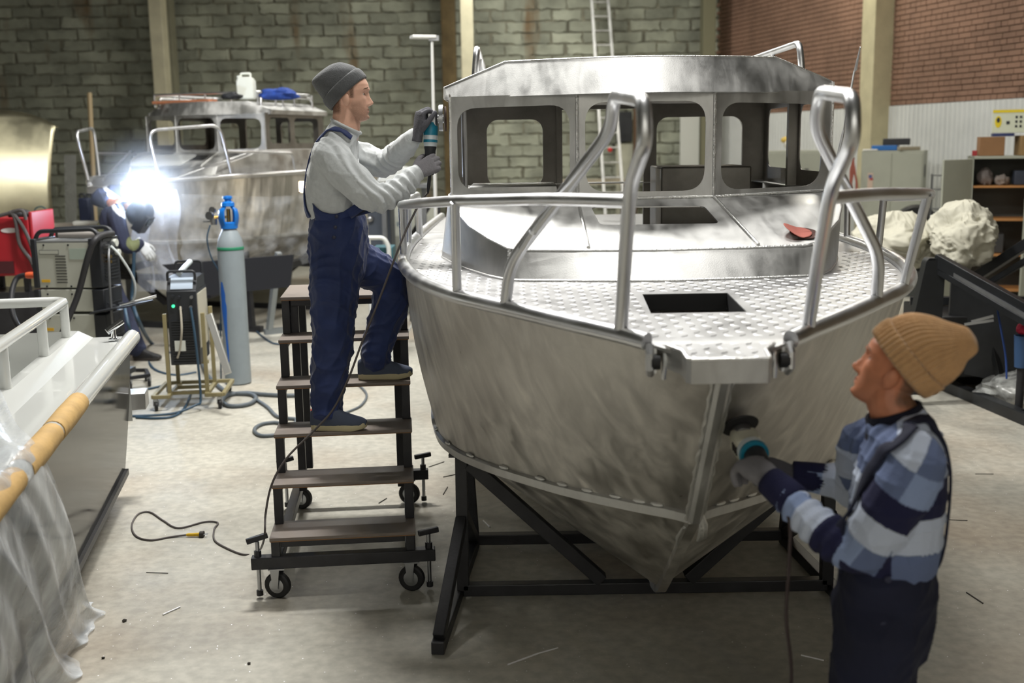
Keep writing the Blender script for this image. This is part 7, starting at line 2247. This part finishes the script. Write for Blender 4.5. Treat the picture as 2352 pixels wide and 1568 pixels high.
# ------------------------------------------------------------------ small things
def sanding_disc():
    c = Vector(); 
    q = at(1834, 543, 4.84)
    t = thing('sanding_disc', q, 'red folded sanding disc lying on the trunk top of the large boat', 'sanding disc')
    n = Vector((0, -.30, .95)).normalized(); u = Vector((1, 0, 0)); v = n.cross(u)
    base = Vector((XC + .60, 4.84, trunk_z(4.84) + .004))
    def fn(a, b, up):
        r = .062 * b; th = 2 * math.pi * a
        x, y = r * math.cos(th), r * math.sin(th)
        h = up * max(0, -x + .01) ** 1.3 * 1.1
        return tuple(base + u * x + v * y + n * (h + .007))
    MB().grid(lambda a, b: fn(a, b, 1.0), 40, 8).build('abrasive_sheet', mat('abrasive_red', (196, 116, 104), .9, bump=.3, bscale=400), t, solid=.0015, ang=180, fixn=False)
    MB().grid(lambda a, b: tuple(Vector(fn(a, b, .12)) + u * .03 - n * .0045), 40, 8).build('backing_sheet', mat('abrasive_dark', (92, 64, 58), .9), t, solid=.0015, ang=180, fixn=False)
    for k in range(3):
        MB().cyl(base + u * (-.02 + k * .022) + n * (.010 - k * .003) + v * .01, base + u * (-.02 + k * .022) + n * (.0115 - k * .003) + v * .01, .0045, seg=10).build('hole_rim', mat('rim_pale', (210, 190, 180), .6), t)
sanding_disc()

# whip antenna behind the arch
o = MB().tube([at(1938, 300, 6.6), at(1954, 210, 6.55), at(1962, 165, 6.55), at(1965, 160, 6.55), at(1976, 108, 6.5)], [.006, .006, .006, .009, .004], 8).build('whip_antenna', ALU_TUBE, boat)
o = MB().tube([at(1938, 300, 6.6), Vector((XC + 1.19, 6.6, 1.54))], .009, 8).build('antenna_base', ALU_TUBE, boat)

# metal rods and offcuts on the floor
def rod(a, b, r, m, label, z=.003):
    o = MB().cyl(fl(*a, z), fl(*b, z), r, seg=8).build('welding_rod', m, None); tag(o, label, 'rod')
BR = mat('bright_rod', (240, 240, 242), .3, .25); DKR = mat('dark_rod', (70, 68, 64), .5, .6)
rod((1166, 1526), (1236, 1500), .0035, BR, 'bright metal rod on the floor in front of the cradle, near half', .004)
rod((1236, 1500), (1282, 1487), .0028, BR, 'bright metal rod on the floor in front of the cradle, far half', .004)
rod((374, 1411), (414, 1393), .0035, BR, 'short bright rod on the floor between stairs and plastic film', .004)
rod((336, 1314), (386, 1316), .002, DKR, 'thin dark wire offcut on the floor below the yellow plug')
rod((985, 1072), (1020, 1060), .003, DKR, 'dark rod on the floor beside the rear jack of the stairs')
rod((1018, 1095), (1052, 1088), .003, DKR, 'dark rod on the floor left of the cradle upright')
rod((1018, 1135), (1028, 1118), .003, DKR, 'short dark rod near the rear caster of the stairs')
rod((870, 1155), (888, 1144), .003, DKR, 'short dark offcut on the floor under the stairs')
rod((1840, 1504), (1892, 1516), .003, BR, 'thin bright wire on the floor at the striped worker, in front of the cradle foot')
rod((2220, 1360), (2258, 1385), .003, DKR, 'thin wire on the floor right of the striped worker')
rod((2180, 1193), (2222, 1195), .002, DKR, 'fine dark wire on the floor right of the striped sweater')
rod((2240, 1088), (2282, 1088), .002, DKR, 'fine dark wire on the floor near the trailer sill')
rod((1110, 1195), (1125, 1210), .004, BR, 'short bright chip rod under the hull beside the cradle')
for (x, y, s_, lab) in ((286, 1427, .010, 'dark pebble on the floor near the plastic film'), (237, 1512, .007, 'tiny dark pebble on the floor at the bottom left'), (572, 1525, .007, 'tiny dark pebble on the floor at the bottom centre left')):
    q = fl(x, y); crumple('pebble', (q.x, q.y, .001), s_, s_, s_ * .6, mat('pebble_dark', (52, 48, 42), .9), lab, 'pebble', x, .3, 12)
# metal dust
rg = random.Random(77); mb = MB()
for k in range(900):
    if k % 3 == 0: px, py = rg.gauss(1010, 120), rg.gauss(1160, 110)
    else: px, py = rg.uniform(200, 2340), rg.uniform(1000, 1568)
    q = fl(px, py)
    if q.y < 2.5: continue
    s_ = rg.uniform(.0015, .0038); a = rg.uniform(0, 3.1); h = rg.uniform(.001, .003)
    mb.add([(q.x + s_ * math.cos(a), q.y + s_ * math.sin(a), .001), (q.x - s_ * .5, q.y + s_ * .5, .001 + h), (q.x - s_ * math.cos(a), q.y - s_ * math.sin(a), .001 + h)], [(0, 1, 2)])
o = mb.build('metal_chips', BR, None, smooth=False, fixn=False); tag(o, 'scattered bright metal chips on the concrete floor', 'metal chips', None, 'stuff')

# hoses on the floor
def hose(name, pts, r, m, label, cat='hose'):
    P = [fl(p[0], p[1], p[2] if len(p) > 2 else r + .001) if not isinstance(p, Vector) else p for p in pts]
    o = MB().tube([tuple(q) for q in cr_spline(P, 7)], r, 8).build(name, m, None, ang=80); tag(o, label, cat)
GH = mat('grey_hose', (86, 94, 100), .5)
hose('floor_hose', [(455, 800), (470, 850), (500, 885), (530, 902), (575, 905), (588, 915), (570, 928), (530, 932), (512, 922), (522, 908), (560, 902), (600, 905), (660, 908), (720, 905)], .018, GH, 'thick grey hose coiled on the floor at the gas cylinder foot')
hose('floor_hose', [(590, 918), (615, 935), (635, 955), (660, 960), (680, 963), (670, 975), (630, 970), (598, 975), (584, 988), (600, 1000), (640, 998)], .014, GH, 'grey hose loop on the floor beside the stairs')
hose('floor_hose', [(300, 900), (340, 893), (400, 880), (440, 875), (480, 878)], .010, CABLE_B, 'thin blue hose on the floor behind the trolley welder')
hose('floor_hose', [(312, 958), (360, 960), (400, 955), (425, 935), (440, 900)], .010, CABLE_B, 'dark blue hose on the floor in front of the trolley welder')
hose('floor_hose', [at(285, 700, 10.4), at(300, 760, 10.2), fl(330, 800), fl(350, 845), fl(400, 862), fl(450, 856)], .016, CABLE_B, 'grey blue hose running from the large welding machine along the floor')
hose('floor_hose', [(560, 730), (600, 770), (640, 790), (700, 775)], .010, CABLE_B, 'thin green hose on the floor behind the stairs platform')
hose('floor_hose', [(820, 880), (842, 905), (830, 930), (800, 945), (770, 955)], .010, GH, 'grey hose arc on the floor seen between the stair treads')
hose('floor_hose', [at(308, 580, 10.9), at(306, 640, 10.9), at(304, 690, 10.9), at(320, 740, 10.6), fl(350, 790), fl(400, 815)], .018, CABLE_B, 'torch hose hanging from the welder to the floor')
q = fl(703, 955)
crumple('red_rag', (q.x, q.y, .002), .05, .05, .035, mat('red_plastic', (186, 62, 48), .5), 'small red plastic piece on the floor behind the stairs', 'scrap', 31, .3, 16)
# low dolly behind the white boat
t = thing('floor_dolly', fl(322, 875), 'low dark steel dolly with casters behind the white boat', 'dolly')
a, b, c_, d_ = fl(298, 868, .10), fl(342, 862, .10), fl(335, 850, .10), fl(296, 850, .10)
for p_, q_ in ((a, b), (b, c_), (c_, d_), (a, d_)):
    MB().bar(p_, q_, .03, .03).build('frame_bar', STEEL_BLACK, t)
for p_ in (a, b, c_, d_):
    MB().lathe([(0, -.012), (.035, -.012), (.04, 0), (.035, .012), (0, .012)], (p_.x, p_.y, .04), (1, .2, 0), 14).build('caster_wheel', RUBBER, t)
    MB().bar((p_.x, p_.y, .05), (p_.x, p_.y, .09), .03, .03, (0, 1, 0)).build('caster_fork', ZINC, t)
# smoke ball added to give the bloom around the arc
def smoke():
    c = ARC + Vector((.08, 0, .02)); r = .75
    m = bpy.data.materials.new('arc_glow_smoke'); m.use_nodes = True
    nt = m.node_tree; N, L = nt.nodes, nt.links
    N.remove(N['Principled BSDF'])
    v = N.new('ShaderNodeVolumeScatter'); v.inputs['Color'].default_value = (.92, .95, 1, 1); v.inputs['Anisotropy'].default_value = .1
    tc = N.new('ShaderNodeTexCoord'); ln = N.new('ShaderNodeVectorMath'); ln.operation = 'LENGTH'
    mp = N.new('ShaderNodeMapping'); mp.inputs['Location'].default_value = (0, 0, -r)
    L.new(tc.outputs['Object'], mp.inputs[0]); L.new(mp.outputs[0], ln.inputs[0])
    mr = N.new('ShaderNodeMapRange'); mr.inputs[1].default_value = r * .98; mr.inputs[2].default_value = 0; mr.inputs[3].default_value = 0; mr.inputs[4].default_value = 1
    L.new(ln.outputs['Value'], mr.inputs[0])
    pw = N.new('ShaderNodeMath'); pw.operation = 'POWER'; pw.inputs[1].default_value = 2.2; L.new(mr.outputs[0], pw.inputs[0])
    ml = N.new('ShaderNodeMath'); ml.operation = 'MULTIPLY'; ml.inputs[1].default_value = 1.1; L.new(pw.outputs[0], ml.inputs[0])
    L.new(ml.outputs[0], v.inputs['Density'])
    L.new(v.outputs[0], N['Material Output'].inputs['Volume'])
    o = MB().ball(c, r, 24, 14).build('arc_glow_smoke', m, None); tag(o, 'pale blue smoke added for the glow around the arc', 'smoke', None, 'stuff')
smoke()
